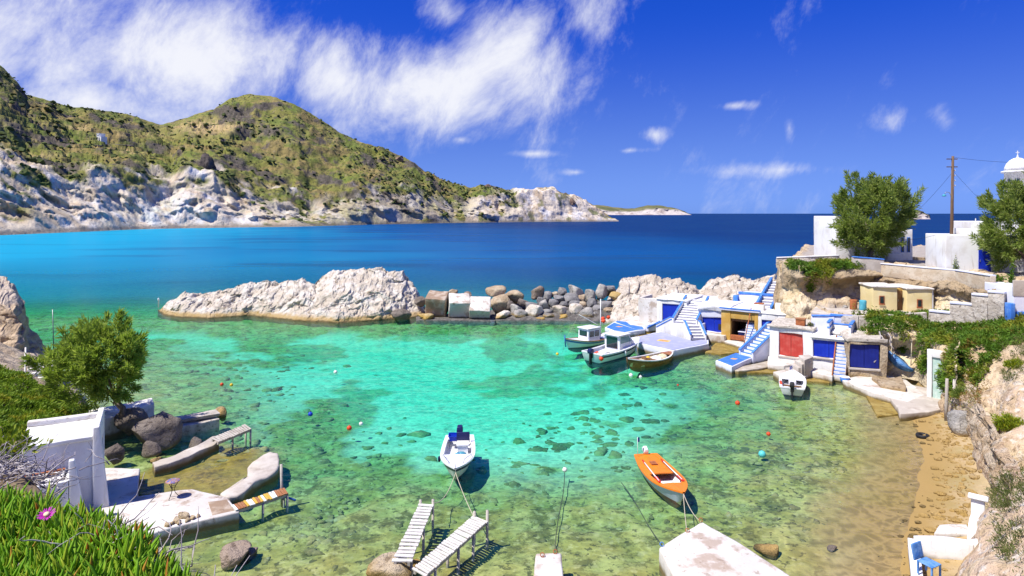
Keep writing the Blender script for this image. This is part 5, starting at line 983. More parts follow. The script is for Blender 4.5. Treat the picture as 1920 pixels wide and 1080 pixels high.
for a, b, c_, z in ((-.1, 2.1, -.12, 2.053), (2.5, 4.72, -.37, 1.953)): mb = MB(); mb.box(a, b, c_, 2.7, z, z+.14); mb.build('roof', MT['whiteold'], t, True, .04, .05, 2, 7)
mb = MB(); mb.box(4.601, 4.72, -.2, 2.5, -.5, 1.9); mb.build('end_wall', MT['white'], t)
mb = MB(); mb.box(-.5, 4.9, -.9, -.5, -1.0, .06); mb.box(1.9, 2.7, -1.2, -.502, -1, -.1); mb.build('front_ledge', MT['lilac'], t, True, .05, .05, 2)
for i, (x, y, s, m, lb) in enumerate([(30.7, 53.2, .5, 'teal', 'teal barrel standing left of the yellow house'), (30.1, 53.6, .45, 'rust', 'rusty drum left of the teal barrel')]):
    mb = MB(); mb.lathe([(.02, 0), (.28, 0), (.3, .3), (.28, .6), (.3, .9), (.26, 1.0), (.02, 1.0)], 12); tag(mb.build('barrel', MT[m], smooth=True, loc=(x, y, 4.2)), lb, 'barrel')
for i, (x, y, sx, m, lb) in enumerate([(29.8, 54.6, .5, 'rockl', 'grey stone in the junk heap under the overhang'), (29.2, 54.9, .4, 'rockw', 'white stone in the junk heap under the overhang'), (28.6, 55.3, .45, 'rockd', 'dark stone in the junk heap under the overhang'), (28.0, 55.6, .4, 'rockl', 'leftmost grey stone in the junk heap under the overhang')]):
    boulder('heap_stone', lb, m, (x, y, 4.3), (sx, sx*.8, sx*.6), 'stone')
def wall_path(name, label, pts, th, cap=None, wm='stonewall', drop=1.5, step=False, cat='wall', caph=.1):
    """wall along world points (x,y,ztop)"""
    p0 = Vector(pts[0]); t = thing(name, label, cat, (p0.x, p0.y, p0.z))
    for a, b in zip(pts[:-1], pts[1:]):
        a, b = Vector(a), Vector(b); d = b-a; L = math.hypot(d.x, d.y); rz = math.atan2(d.y, d.x); n = max(1, int(L/1.0)) if step else 1
        for k in range(n):
            q0 = a.lerp(b, k/n)-p0; q1 = a.lerp(b, (k+1)/n)-p0; l = L/n
            mb = MB()
            if step: mb.box(0, l, -th/2, th/2, -drop, 0)
            else: mb.side([(0, -drop), (l, -drop), (l, q1.z-q0.z), (0, 0)], -th/2, th/2)
            o = mb.build('wall_section', MT[wm], t, True, .03, .06, 2, k, loc=q0, rot=(0, 0, rz))
            if cap:
                mb = MB(); zz = 0 if step else q1.z-q0.z
                mb.side([(-.01, .004), (l+.01, zz+.004), (l+.01, zz+caph), (-.01, caph)], -th/2-.04, th/2+.04); mb.build('coping', MT[cap], o, True, .02)
    return t
wall_path('terrace_wall', 'grey rubble wall along the terrace below the yellow house', [(25.9, 51.3, 4.3), (28.2, 49.4, 4.5), (33.0, 48.5, 4.9)], .4, None, 'stonewall', 1.6)
slab('terrace_floor', 'weathered grey terrace floor before the yellow house', [(25.7, 52.2), (28.2, 49.7), (33.2, 48.8), (36.2, 47.5), (37, 53.2), (31.5, 54), (28, 56)], 4.34, 3.2, 'concrete', 'terrace', px=False, wob=.1)
wall_path('lilac_wall', 'lilac plastered wall with blue coping above the boathouse roofs', [(25.1, 50.9, 4.2), (26.6, 50.3, 4.3), (28.3, 49.9, 4.35)], .3, 'bluetrim', 'lilac', 1.6)
wall_path('stair_wall', 'stepped rubble wall with white and blue coping climbing to the church', [(33.2, 48.3, 5.0), (35.0, 46.2, 6.6), (36.2, 44.6, 7.2)], .45, 'lilac', 'stonewall', 2.2, True, caph=.16)
wall_path('yard_wall', 'long tan retaining wall with pale blue coping below the church', [(35.0, 57.6, 8.0), (37.2, 50.8, 8.0), (36.7, 46.4, 8.0)], .4, 'lilac', 'tanwall', 1.15)
wall_path('yard_corner', 'grey plastered wall block at the corner of the church yard', [(32.6, 58.2, 8.6), (35.2, 57.6, 8.4)], .5, 'bluetrim', 'concrete', 1.6)
wall_path('sea_wall', 'low tan wall at the seaward edge of the church yard', [(37.0, 66, 8.5), (43.0, 64, 8.2), (46, 62, 8.1)], .4, None, 'rockt', 1.0)
wall_path('cliff_wall', 'low whitish wall along the cliff edge left of the chapel', [(27.2, 62.5, 8.2), (30.0, 61.4, 8.4), (33.0, 61.4, 8.5)], .35, 'white', 'stonewall', 1.0)
t = thing('water_tank', 'white and blue washed cistern block at the right edge below the church', 'cistern', Vector((36.3, 44.0, 5.6)), R(-4))
mb = MB(); mb.box(0, 6, 0, 3, -1, 1.9); mb.build('wall', MT['lilac'], t, True, .05, .05, 2); mb = MB(); mb.box(-.02, 6, -.03, .1, 1.2, 2.35); mb.build('upper_band', MT['concrete'], t, True, .03); mb = MB(); mb.box(-.05, 6, -.06, .03, -.25, .1); mb.build('base_band', MT['bluetrim'], t, True, .02); mb = MB(); mb.box(-.35, -.01, -.2, .4, -.6, .7); mb.build('blue_pillar', MT['bluetrim'], t, True, .04)
# chapel by the left tree
t = thing('chapel', 'white chapel half hidden behind the cliff-top tamarisk', 'chapel', Vector((34.1, 64.0, CHURCH_Z)), R(-6))
mb = MB(); mb.box(0, 2.0, 0, 6, -.5, 4.6); mb.build('tall_block', MT['white'], t, True, .05, .04, 2)
mb = MB(); mb.box(2.005, 7.9, .6, 6, -.5, 3.2); mb.build('nave', MT['white'], t, True, .05, .04, 2, 3)
for x in (6.75, 7.35): mb = MB(); mb.box(x, x+.3, .55, .605, .8, 2.4); f = mb.build('window', MT['bluetrim'], t); mb = MB(); mb.box(x+.05, x+.25, .54, .549, .87, 2.33); mb.build('pane', MT['glass'], f)
mb = MB(); mb.box(5.0, 6.6, -.2, .59, -.3, .7); mb.build('bench', MT['white'], t, True, .04)
# church with dome
t = thing('church', 'white church with dome, blue door and little belfry at the right edge', 'church', Vector((37.1, 52.0, CHURCH_Z-.1)), R(-14))
mb = MB(); mb.box(0, 9, 0, 4.2, -1, 3.15); mb.build('front_wing', MT['white'], t, True, .05, .04, 2)
mb = MB(); mb.box(1.9, 3.9, .5, 4, 3.152, 3.65); mb.build('parapet_step', MT['white'], t, True, .05)
mb = MB(); mb.box(2.35, 2.85, .7, 1.1, 3.653, 3.95); mb.lathe([(.22, 3.95), (.16, 4.1), (.05, 4.2), (.04, 4.55), (0.01, 4.56)], 8, (2.6, .9, 0)); mb.build('belfry', MT['white'], t, True, .01)
mb = MB(); mb.box(2.42, 3.3, -.05, .03, 0, 1.95); d = mb.build('door', MT['blue'], t); mb = MB(); mb.tube([(2.5, -.09, .9), (2.5, -.09, 1.1)], .025, 6); mb.build('handle', MT['metal'], d)
mb = MB(); mb.box(6.5, 16, 8.0, 15, -.5, 4.2); mb.build('nave', MT['white'], t, True, .06)
cx, cyy = None, None
dome = P(1908, 323, 62.0); inv = t.matrix_basis.inverted() if False else (Matrix.Translation(t.location) @ Matrix.Rotation(R(-14), 4, 'Z')).inverted(); dl = inv @ dome
mb = MB(); mb.lathe([(1.1, -4.5), (1.1, -.05), (1.35, -.05), (1.38, .08), (1.3, .14), (1.12, .16)], 20, dl); mb.build('drum', MT['white'], t, True)
mb = MB(); mb.lathe([(1.12, .165), (1.08, .5), (.92, .9), (.66, 1.22), (.34, 1.42), (.08, 1.5), (.05, 1.75), (.01, 1.76)], 20, dl); mb.build('dome', MT['white'], t, True)
mb = MB(); mb.box(dl.x-.03, dl.x+.03, dl.y-.03, dl.y+.03, dl.z+1.76, dl.z+2.2); mb.box(dl.x-.15, dl.x+.15, dl.y-.025, dl.y+.025, dl.z+1.98, dl.z+2.04); mb.build('cross', MT['paintw'], t)
for k in range(5):
    a = math.pi*(1.15+k*.22); mb = MB(); p = Vector((dl.x+1.1*math.cos(a), dl.y+1.1*math.sin(a), dl.z-1.2)); mb.box(-.12, .12, -.05, .05, -.45, .45, Matrix.Translation(p) @ Matrix.Rotation(a-math.pi/2, 4, 'Z')); mb.build('drum_window', MT['glass'], t)
# yard steps, pole, wires
pl = thing('utility_pole', 'brown wooden utility pole with street lamp beside the church', 'utility pole', Vector((39.1, 54.2, CHURCH_Z-.3)))
mb = MB(); mb.tube([(0, 0, -.5), (.12, 0, 5), (.2, 0, 10.3)], [.16, .13, .1], 10); mb.build('shaft', MT['pole'], pl, True)
mb = MB(); mb.box(-.35, .6, -.04, .04, 9.3, 9.38); mb.box(-.35, .6, -.04, .04, 10.0, 10.08); mb.build('crossarm', MT['pole'], pl)
for k in range(4): mb = MB(); mb.lathe([(.02, 0), (.05, .02), (.05, .12), (.02, .15)], 8, (.38, 0, 7.6+k*.45)); mb.build('insulator', MT['paintw'], pl, True)
mb = MB(); mb.tube([(.1, 0, 6.6), (-.15, -.05, 7.05), (-.45, -.08, 7.1), (-.62, -.1, 6.9)], .025, 6); a = mb.build('lamp_arm', MT['metal'], pl, True); mb = MB(); mb.lathe([(.02, 0), (.16, -.12), (.17, -.2), (.02, -.22)], 10, (-.65, -.1, 6.92)); mb.build('lamp_shade', MT['teal'], a, True)
def wire(label, a, b, sag, r=.012):
    a, b = Vector(a), Vector(b); pts = [a.lerp(b, k/12)+Vector((0, 0, -sag*4*(k/12)*(1-k/12))) for k in range(13)]; mb = MB(); mb.tube(pts, r, 4); tag(mb.build('wire', MT['black']), label, 'wire')
wire('stay wire slanting left from the utility pole', (39.3, 54.2, 16.5), (37.6, 56.4, 13.0), .1); wire('wire sagging from the church roof to the chapel', (37.2, 53.4, 10.9), (36.5, 64.0, 11.0), .7)
wire('upper wire running right from the utility pole', (39.3, 54.2, 17.8), (58, 60, 18.3), .5); wire('lower wire slanting right from the utility pole', (39.3, 54.2, 16.6), (44.5, 54, 11.3), .2)
# --- bottom right: low white walls, pillar, blue boat
wall_path('low_wall', 'low white wall at the bottom right running along the water', [(13.0, 19.4, .75), (14.9, 22.55, .75)], .34, None, 'white', 1.4)
wall_path('low_wall', 'low white wall at the bottom right running to the bank', [(15.0, 22.6, .77), (16.6, 22.0, .95), (17.8, 21.6, 1.2)], .32, None, 'white', 1.8)
slab('beach_slab', 'pale slab on the sand beside the corner of the low white wall', [(1752, 998), (1760, 983), (1812, 980), (1815, 998)], .45, -.3, 'conclight', 'slab', wob=.08)
t = thing('white_stand', 'white plastered post and trough on the upper beach', 'stand', G(1824, 1008, .7), R(-40))
mb = MB(); mb.box(-.15, .15, -.2, 1.7, -.6, .3); mb.build('trough', MT['white'], t, True, .05, .04, 2); mb = MB(); mb.box(-.15, .3, 1.75, 2.0, -.4, .8); mb.build('post', MT['white'], t, True, .05); mb = MB(); mb.box(-.25, .4, 1.65, 2.1, .804, .9); mb.build('slab_top', MT['white'], t, True, .04); mb = MB(); mb.lathe([(.02, 0), (.2, 0), (.22, .3), (.2, .5), (.02, .5)], 12, (.5, .6, .2)); mb.build('canister', MT['metal'], t, True)
t = thing('blue_chair', 'blue plastic chair lying by the low white wall', 'chair', G(1742, 1073, .9), R(25))
mb = MB(); mb.box(-.25, .25, -.25, .25, .3, .34); mb.build('seat', MT['tarp'], t, True, .015); mb = MB(); mb.box(-.25, .25, .24, .29, .345, .85, Matrix.Rotation(R(-12), 4, 'X')); mb.build('backrest', MT['tarp'], t, True, .015)
for x in (-.22, .22):
    for y in (-.22, .22): mb = MB(); mb.box(x-.025, x+.025, y-.025, y+.025, -.1, .298); mb.build('leg', MT['tarp'], t)
# tyre on the wet sand
t = thing('tyre', 'old black tyre lying on the wet sand', 'tyre', G(1730, 817, .12), 0); mb = MB(); mb.lathe([(.2, -.08), (.3, -.1), (.34, -.05), (.35, 0), (.34, .05), (.3, .1), (.2, .08), (.19, 0), (.2, -.08)], 24); mb.build('rubber', MT['black'], t, True)
# hillside farmhouse
HH = hill_at(190, 268)+Vector((0, -3, 2.5))
t = thing('farmhouse', 'small white two-storey farmhouse on the far hillside', 'house', HH, R(-25))
mb = MB(); mb.box(-4.2, 0, 0, 6, -4, 6.5); mb.build('tower_wall', MT['white'], t); mb = MB(); mb.box(.01, 4.6, -1, 5, -4, 3.3); mb.build('low_wall', MT['white'], t); mb = MB(); mb.box(-4.4, .2, -.2, 6.2, 6.502, 6.9); mb.build('roof', MT['white'], t)
for x, y, z in ((-3.2, -.06, 4), (-1.4, -.06, 4), (-3.2, -.06, .8), (1.6, -1.06, .8)): mb = MB(); mb.box(x, x+.9, y, y+.05, z, z+1.5); f = mb.build('window', MT['bluetrim'], t); mb = MB(); mb.box(x+.15, x+.75, y-.02, y-.002, z+.2, z+1.3); mb.build('pane', MT['glass'], f)
t = thing('field_wall', 'dark dry-stone field wall below the white farmhouse', 'wall', hill_at(130, 272))
pts = [hill_at(x, 272+(x-130)*.01)-t.location for x in range(130, 305, 12)]
for p, q in zip(pts[:-1], pts[1:]): mb = MB(); mb.tube([p+Vector((0, 0, .3)), q+Vector((0, 0, .3))], .9, 6); mb.build('wall_section', MT['rockd'], t, True)
# rock outcrops standing out of the hills
def outcrop(label, px, py, Yd, sx, sz, key, spike, seed):
    me = rock_mesh('outcrop', seed, MT[key], 4, 22, .62, .16, spike); c = hill_at(px, py); o = link('rock_outcrop', me, None, (c.x, c.y, c.z), (0, 0, seed), (sx, sx*.7, sz)); tag(o, label, 'rock')
MT['lava'] = mat('dark_lava', (0.075, 0.06, 0.055), [stain((0.13, 0.105, 0.09), .12, .45, .6, .9), stain((0.035, 0.03, 0.028), .3, .52, .65, .9)], .95, [(.3, .9, 1.5), (1.2, .8, .4)])
MT['redrock'] = mat('red_brown_outcrop', (0.21, 0.14, 0.10), [stain((0.30, 0.21, 0.15), .15, .45, .6, .9), stain((0.10, 0.07, 0.055), .35, .52, .65, .9)], .95, [(.3, .9, 1.5), (1.2, .8, .4)])
outcrop('dark pointed lava crag above the white cliffs', 386, 312, 590, 12, 20, 'lava', True, 3)
outcrop('reddish crown of rock on the right shoulder of the hill', 722, 290, 760, 15, 8, 'redrock', False, 5)
outcrop('smaller reddish rock right of the crown on the hill shoulder', 748, 299, 770, 10, 6, 'redrock', False, 6)
outcrop('dark rock knob on the skyline left of the saddle', 95, 200, 560, 9, 5, 'lava', False, 8)
outcrop('tan rock stub on the ridge of the white promontory', 1073, 378, 985, 7, 8, 'redrock', True, 9)
outcrop('small brown peak on the ridge before the white promontory', 915, 350, 900, 9, 5, 'redrock', True, 10)
# ================================================================== BOATS
def hull(t, L, B, mo, mi, mg, gz=(.55, .5, .85), kz=-.48, sw=.78, dbl=False, floor=.12, rake=.35, band=None, gw=.09, N=17, K=7, gh=.06):
    """x forward, origin amidships on the waterline; returns function giving half breadth and sheer height at s"""
    def b(s):
        if dbl: return B/2*max(.03, (1-abs((s-.5)/.5)**2.6))
        f = sw+(1-sw)*math.sin(min(s/.5, 1)*math.pi/2); return B/2*(f if s < .5 else max(.02, 1-((s-.5)/.5)**2.7))
    def g(s): q = np.polyfit([0, .45, 1], gz, 2); return float(np.polyval(q, s))
    def kk(s): return kz+(max(0, s-.72)/.28)**2*(.22-kz*.5)+((max(0, .25-s)/.25)**2*.2 if dbl else 0)
    def X(s, f): return -L/2+L*s*(1-rake/L)+rake*f*s**3-(rake*.6*f*(1-s)**6 if dbl else 0)
    def pt(s, f, sg, inset=0.0):
        bb = max(b(s)-inset, .008); y = bb*(f**(.45+.5*s**2)); return (X(s, f), sg*y, kk(s)+(g(s)-kk(s))*f)
    fs = [0, .12, .28, .48, .7, .88, 1.0]
    V, Fc = [], []; ring = [(-1, f) for f in fs[::-1]]+[(1, f) for f in fs[1:]]; n = len(ring)
    for i in range(N):
        s = i/(N-1)
        V += [pt(s, f, sg) for sg, f in ring]
    Fc = [(i*n+k, i*n+k+1, (i+1)*n+k+1, (i+1)*n+k) for i in range(N-1) for k in range(n-1)]+[tuple(range(n))[::-1], tuple(range((N-1)*n, N*n))]
    mb = MB(); mb.add(V, Fc); h = mb.build('hull', MT[mo], t, True)
    # inner skin and sole
    V, Fc = [], []
    m = 4
    for i in range(N):
        s = .02+.955*i/(N-1); zf = max(floor, kk(s)+.08); top = g(s)-.01; z1 = max(top, zf+.02)
        bi = max(b(s)-.06, .006)
        f = min(1, max(.05, (zf-kk(s))/(g(s)-kk(s)))); bl = min(bi, max(.005, b(s)*f**(.45+.5*s**2)-.05)); x = X(s, 1)*.5+X(s, f)*.5
        V += [(X(s, 1), -bi, z1), (x, -bl, zf), (x, bl, zf), (X(s, 1), bi, z1)]
    Fc = [(i*m+k+1, i*m+k, (i+1)*m+k, (i+1)*m+k+1) for i in range(N-1) for k in range(3)]+[(0, 1, 2, 3)]
    mb = MB(); mb.add(V, Fc); mb.build('inner_hull', MT[mi], t, True)
    # gunwale
    V = []
    for i in range(N):
        s = i/(N-1); x = X(s, 1); bb = b(s)
        for sg in (-1, 1):
            o, q = bb+.03, max(bb-gw, .0)
            V += [(x, sg*o, g(s)-.02), (x, sg*o, g(s)+gh), (x, sg*q, g(s)+gh), (x, sg*q, g(s)-.02)]
    Fc = []
    for i in range(N-1):
        for sgi in (0, 1):
            a, c = i*8+sgi*4, (i+1)*8+sgi*4
            Fc += [(a+k, a+(k+1) % 4, c+(k+1) % 4, c+k) if sgi else (a+(k+1) % 4, a+k, c+k, c+(k+1) % 4) for k in range(4)]
    Fc += [(0, 1, 2, 3), (7, 6, 5, 4)]
    mb = MB(); mb.add(V, Fc); mb.build('gunwale', MT[mg], t, False)
    if not dbl: mb = MB(); mb.box(X(0, 1)-.02, X(0, 1)+.07, -b(0)+.02, b(0)-.02, g(0)-.04, g(0)+gh+.004); mb.build('transom_cap', MT[mg], t, False, .01)
    if band:
        V = []
        for i in range(N):
            s = i/(N-1)
            for sg in (-1, 1):
                for f in (.80, .93): p = pt(s, f, sg); V.append((p[0]+(.012 if i == N-1 else 0), p[1]+sg*.008, p[2]))
        Fc = [f for i in range(N-1) for f in ((i*4, i*4+1, i*4+5, i*4+4), (i*4+3, i*4+2, i*4+6, i*4+7))]
        mb = MB(); mb.add(V, Fc); mb.build('stripe', MT[band], h, True)
    def deck(name, s0, s1, m_, dz=.03, n_=9, inner=.05, thick=.03):
        V = []
        for i in range(n_):
            s = s0+(s1-s0)*i/(n_-1); x = X(s, 1); bb = max(b(s)-inner, .01); z = g(s)+dz
            V += [(x, -bb, z-thick), (x, -bb, z), (x, 0, z+.03), (x, bb, z), (x, bb, z-thick)]
        Fc = [(i*5+k, (i+1)*5+k, (i+1)*5+k+1, i*5+k+1) for i in range(n_-1) for k in range(4)]+[(4, 3, 2, 1, 0), tuple(range((n_-1)*5, n_*5))]+[((i+1)*5, i*5, i*5+4, (i+1)*5+4) for i in range(n_-1)]
        mb = MB(); mb.add(V, Fc); return mb.build(name, MT[m_], t, False)
    return dict(b=b, g=g, X=X, deck=deck, k=kk)
def outboard(t, x, z, m='navy', s=1.0, tilt=0.0, rz=0.0):
    e = MB(); M = Matrix.Translation((x, 0, z)) @ Matrix.Rotation(tilt, 4, 'Y') @ Matrix.Scale(s, 4)
    e.add([M @ Vector(v) for v in ((-.3, -.15, .12), (.12, -.15, .12), (.12, .15, .12), (-.3, .15, .12), (-.34, -.17, .3), (.14, -.17, .3), (.14, .17, .3), (-.34, .17, .3), (-.26, -.12, .5), (.08, -.12, .48), (.08, .12, .48), (-.26, .12, .5))],
          [(3, 2, 1, 0), (0, 1, 5, 4), (1, 2, 6, 5), (2, 3, 7, 6), (3, 0, 4, 7), (4, 5, 9, 8), (5, 6, 10, 9), (6, 7, 11, 10), (7, 4, 8, 11), (8, 9, 10, 11)])
    o = e.build('outboard_motor', MT[m], t, True, .03)
    l = MB(); l.box(-.22, 0, -.06, .06, -.75, .11, M); l.box(-.02, .12, -.12, .12, -.25, .1, M); l.box(-.34, -.2, -.03, .03, -.7, -.6, M); l.build('engine_leg', MT['black'], o, False, .01)
    return o
def rope(label, a, b, sag, m='rope', r=.016, n=14):
    a, b = Vector(a), Vector(b); pts = [a.lerp(b, k/n)+Vector((0, 0, -sag*4*(k/n)*(1-k/n))) for k in range(n+1)]; mb = MB(); mb.tube(pts, r, 5); return tag(mb.build('mooring_rope', MT[m], smooth=True), label, 'rope')
def place(bow, stern):               # waterline ends in photo pixels
    a, b = G(*bow), G(*stern); d = a-b; return (a+b)/2-Vector((0, 0, .07)), math.atan2(d.y, d.x), d.length
def loc_w(t, v):
    c, s = math.cos(t.rotation_euler[2]), math.sin(t.rotation_euler[2]); return Vector((t.location.x+v[0]*c-v[1]*s, t.location.y+v[0]*s+v[1]*c, t.location.z+v[2]))
def flag(t, x, y, z, h=.9):
    mb = MB(); mb.tube([(x, y, z), (x-.05, y, z+h)], .012, 6); p = mb.build('flagstaff', MT['paintw'], t, True)
    def cloth(nm, m, y0, y1, dy):
        mb = MB(); V = []
        for i in range(7):
            u = i/6*.34; wv = .03*math.sin(i*1.3)
            V += [(x-.05-u*.7, y+wv+u*.5+dy, z+h-.02-y0*.24-u*.25), (x-.05-u*.7, y+wv+u*.5+dy, z+h-.02-y1*.24-u*.25)]
        mb.add(V, [(i*2, i*2+1, i*2+3, i*2+2) for i in range(6)]); mb.build(nm, MT[m], p, True)
    cloth('flag_cloth', 'bucket', 0, 1, 0)
    for k in range(2): cloth('flag_stripe', 'paintw', .3+k*.4, .42+k*.4, -.006)
# ---- orange boat
MT['hullpale'] = mat('pale_blue_hull_paint', (0.60, 0.66, 0.80), [stain((0.45, 0.48, 0.58), 3, .5, .7, .6), stain((0.35, 0.3, 0.25), 10, .62, .72, .5), dict(c=(0.16, 0.03, 0.02), z=(0.09, 0.05), k=.95)], .45)
c, rz, L = place((1280, 953), (1212, 872)); t = thing('orange_boat', 'small open boat with orange deck and pale blue hull moored to the big slab', 'boat', c, rz)
Hh = hull(t, 4.8, 1.62, 'hullpale', 'paintw', 'orange', gz=(.55, .50, .78), sw=.72, floor=.10, rake=.45, gw=.2, gh=.05)
Hh['deck']('foredeck', .76, .985, 'orange'); Hh['deck']('afterdeck', .0, .50, 'orange')
for sg in (-1, 1):
    V = []; mb = MB()
    for i in range(6):
        s = .49+.28*i/5; x = Hh['X'](s, 1); b = Hh['b'](s)-.05; z = Hh['g'](s)+.031; inn = b-.16
        V += [(x, sg*b, z-.03), (x, sg*b, z), (x, sg*inn, z), (x, sg*inn, z-.03)]
    mb.add(V, [((i*4+k), i*4+(k+1) % 4, (i+1)*4+(k+1) % 4, (i+1)*4+k)[::sg] for i in range(5) for k in range(4)]); mb.build('side_deck', MT['orange'], t)
mb = MB(); mb.box(.1, .35, -.55, .55, .26, .30); mb.build('thwart', MT['paintw'], t)
mb = MB(); mb.box(-1.5, -1.1, -.16, .16, .585, .605); mb.build('hatch', MT['rust'], t)
mb = MB(); mb.box(-.05, .95, -.42, .42, .115, .14); mb.build('floorboard', MT['dark'], t)
for sg, lb in ((-1, 'oar on the near left side of the orange boat'), (1, 'oar along the right side of the orange boat')):
    mb = MB(); o = thing('oar', lb, 'oar', loc_w(t, (-.1, sg*.52, .66)), rz+sg*.03); a = MB(); a.tube([(-1.25, 0, 0), (1.0, 0, .03)], .028, 6); a.build('shaft', MT['paintw'], o, True); a = MB(); a.box(.55, 1.15, -.07, .07, .02, .045); a.build('blade', MT['oarred'], o, False, .01); a = MB(); a.tube([(-1.4, 0, 0), (-1.1, 0, 0)], .036, 6); a.build('grip', MT['oarred'], o, True)
outboard(t, -2.45, .55, 'paintw', .75, R(20)); flag(t, -2.15, -.5, .55, 1.0)
rope('pale rope from the orange boat bow to the slab corner', loc_w(t, (2.35, 0, .75)), G(1314, 978, .8), .18); rope('pale rope from the orange boat bow to the ring on the slab edge', loc_w(t, (2.35, 0, .72)), G(1288, 997, .8), .12)
for i, (px, py, lb) in enumerate([(1314, 978, 'rusty mooring ring at the tip of the big slab'), (1289, 998, 'rusty mooring ring on the left edge of the big slab'), (1241, 1024, 'mooring ring with blue rope at the left corner of the slab'), (1041, 1038, 'rusty mooring ring on the small bottom pier'), (1017, 1044, 'second rusty ring on the small bottom pier')]):
    mb = MB(); mb.tube([(.07*math.cos(a*.6), .03*math.sin(a*.6), .07+.06*math.sin(a*.6)) for a in range(11)], .016, 5); tag(mb.build('mooring_ring', MT['tarp' if i == 2 else 'rust'], smooth=True, loc=G(px, py, .76 if i < 3 else .71)), lb, 'ring')
# ---- white boat moored to the jetties
c, rz, L = place((854, 908), (862, 836)); t = thing('white_motorboat', 'white open motorboat with dark outboard and towels moored to the jetties', 'boat', c, rz)
Hh = hull(t, 4.9, 1.72, 'hullw', 'hullw', 'hullw', gz=(.6, .58, .82), sw=.86, floor=.2, band='navy', rake=.5, gw=.17, gh=.05)
Hh['deck']('foredeck', .60, .98, 'hullw', .035); mb = MB(); mb.box(-2.2, -1.9, -.66, .66, .58, .63); mb.build('stern_bench', MT['hullw'], t, False, .02)
mb = MB(); mb.box(.05, .5, .05, .6, .3, .5); mb.build('seat_box', MT['orange'], t, False, .02)
outboard(t, -2.45, .6, 'navy', 1.05)
for sg in (-1, 1):
    mb = MB(); mb.tube([(Hh['X'](s, 1), sg*(Hh['b'](s)-.1), Hh['g'](s)+h) for s, h in ((.66, .05), (.68, .2), (.78, .24), (.86, .24), (.88, .06))], .014, 6); mb.build('rail', MT['metal'], t, True)
mb = MB(); mb.tube([(2.3, 0, .8), (2.35, 0, 1.05)], .02, 6); mb.build('bow_post', MT['paintw'], t, True)
mb = MB(); mb.lathe([(.02, 0), (.06, .03), (.07, .15), (.06, .27), (.02, .3)], 8, (.2, -.93, .25)); mb.build('fender', MT['navy'], t, True)
k = thing('bucket', 'blue square tub in the stern of the white open motorboat', 'tub', loc_w(t, (-1.75, -.3, .64)), rz); mb = MB(); mb.add([(-.2, -.2, 0), (.2, -.2, 0), (.2, .2, 0), (-.2, .2, 0), (-.26, -.26, .28), (.26, -.26, .28), (.26, .26, .28), (-.26, .26, .28)], [(3, 2, 1, 0), (0, 1, 5, 4), (1, 2, 6, 5), (2, 3, 7, 6), (3, 0, 4, 7)]); mb.build('tub', MT['bucket'], k); mb = MB(); mb.box(-.28, .28, -.28, -.25, .26, .3); mb.box(-.28, .28, .25, .28, .26, .3); mb.box(-.28, -.252, -.25, .25, .26, .3); mb.box(.252, .28, -.25, .25, .26, .3); mb.build('rim', MT['bucket'], k)
k = thing('seat', 'white folding seat with navy back in the white open motorboat', 'seat', loc_w(t, (-1.15, .22, .2)), rz); mb = MB(); mb.box(-.3, .3, -.33, .33, .4, .52); mb.build('cushion', MT['paintw'], k, True, .04); mb = MB(); mb.box(-.38, -.3, -.35, .35, .4, .95); mb.build('backrest', MT['navy'], k, True, .03); mb = MB(); mb.box(-.25, .25, -.28, .28, 0, .398); mb.build('base', MT['hullw'], k)
mb = MB(); mb.lathe([(.02, 0), (.36, .02), (.4, .12), (.3, .26), (.12, .34), (.02, .36)], 18); tag(mb.build('towel_heap', MT['towel'], smooth=True, wob=.16, cuts=1, seed=3, loc=loc_w(t, (-.25, .15, .22))), 'crumpled blue-green towels heaped in the white open motorboat', 'towels')
rope('pale rope from the white motorboat to the longer slatted jetty', loc_w(t, (2.4, 0, .65)), G(887, 966, .9), .1); rope('slack rope from the white motorboat to the shorter slatted jetty', loc_w(t, (2.4, 0, .6)), G(812, 943, .85), .4)
# ---- small white boat stern-on by the stone steps
c, rz, L = place((1487, 707), (1485, 750)); c = c+Vector((0, 0, 0)); t = thing('white_skiff', 'little white boat seen stern-on below the stone steps', 'boat', c, rz)
Hh = hull(t, 4.6, 1.75, 'hullw', 'hullw', 'hullw', gz=(.62, .6, .8), sw=.88, floor=.25, rake=.4, gw=.16, band='hullblue')
Hh['deck']('foredeck', .55, .98, 'hullw', .035); outboard(t, -2.35, .62, 'black', .95); flag(t, .5, 0, .7, .95)
mb = MB(); mb.box(-1.2, -.9, -.6, .6, .45, .5); mb.build('thwart', MT['brown'], t); mb = MB(); mb.tube([(-1.6, .72, .66), (-.9, .78, .66)], .09, 8); mb.build('orange_fender', MT['buoyred'], t, True); mb = MB(); mb.box(-1.0, -.6, -.25, .25, .25, .85); mb.build('console', MT['hullw'], t, True, .05)
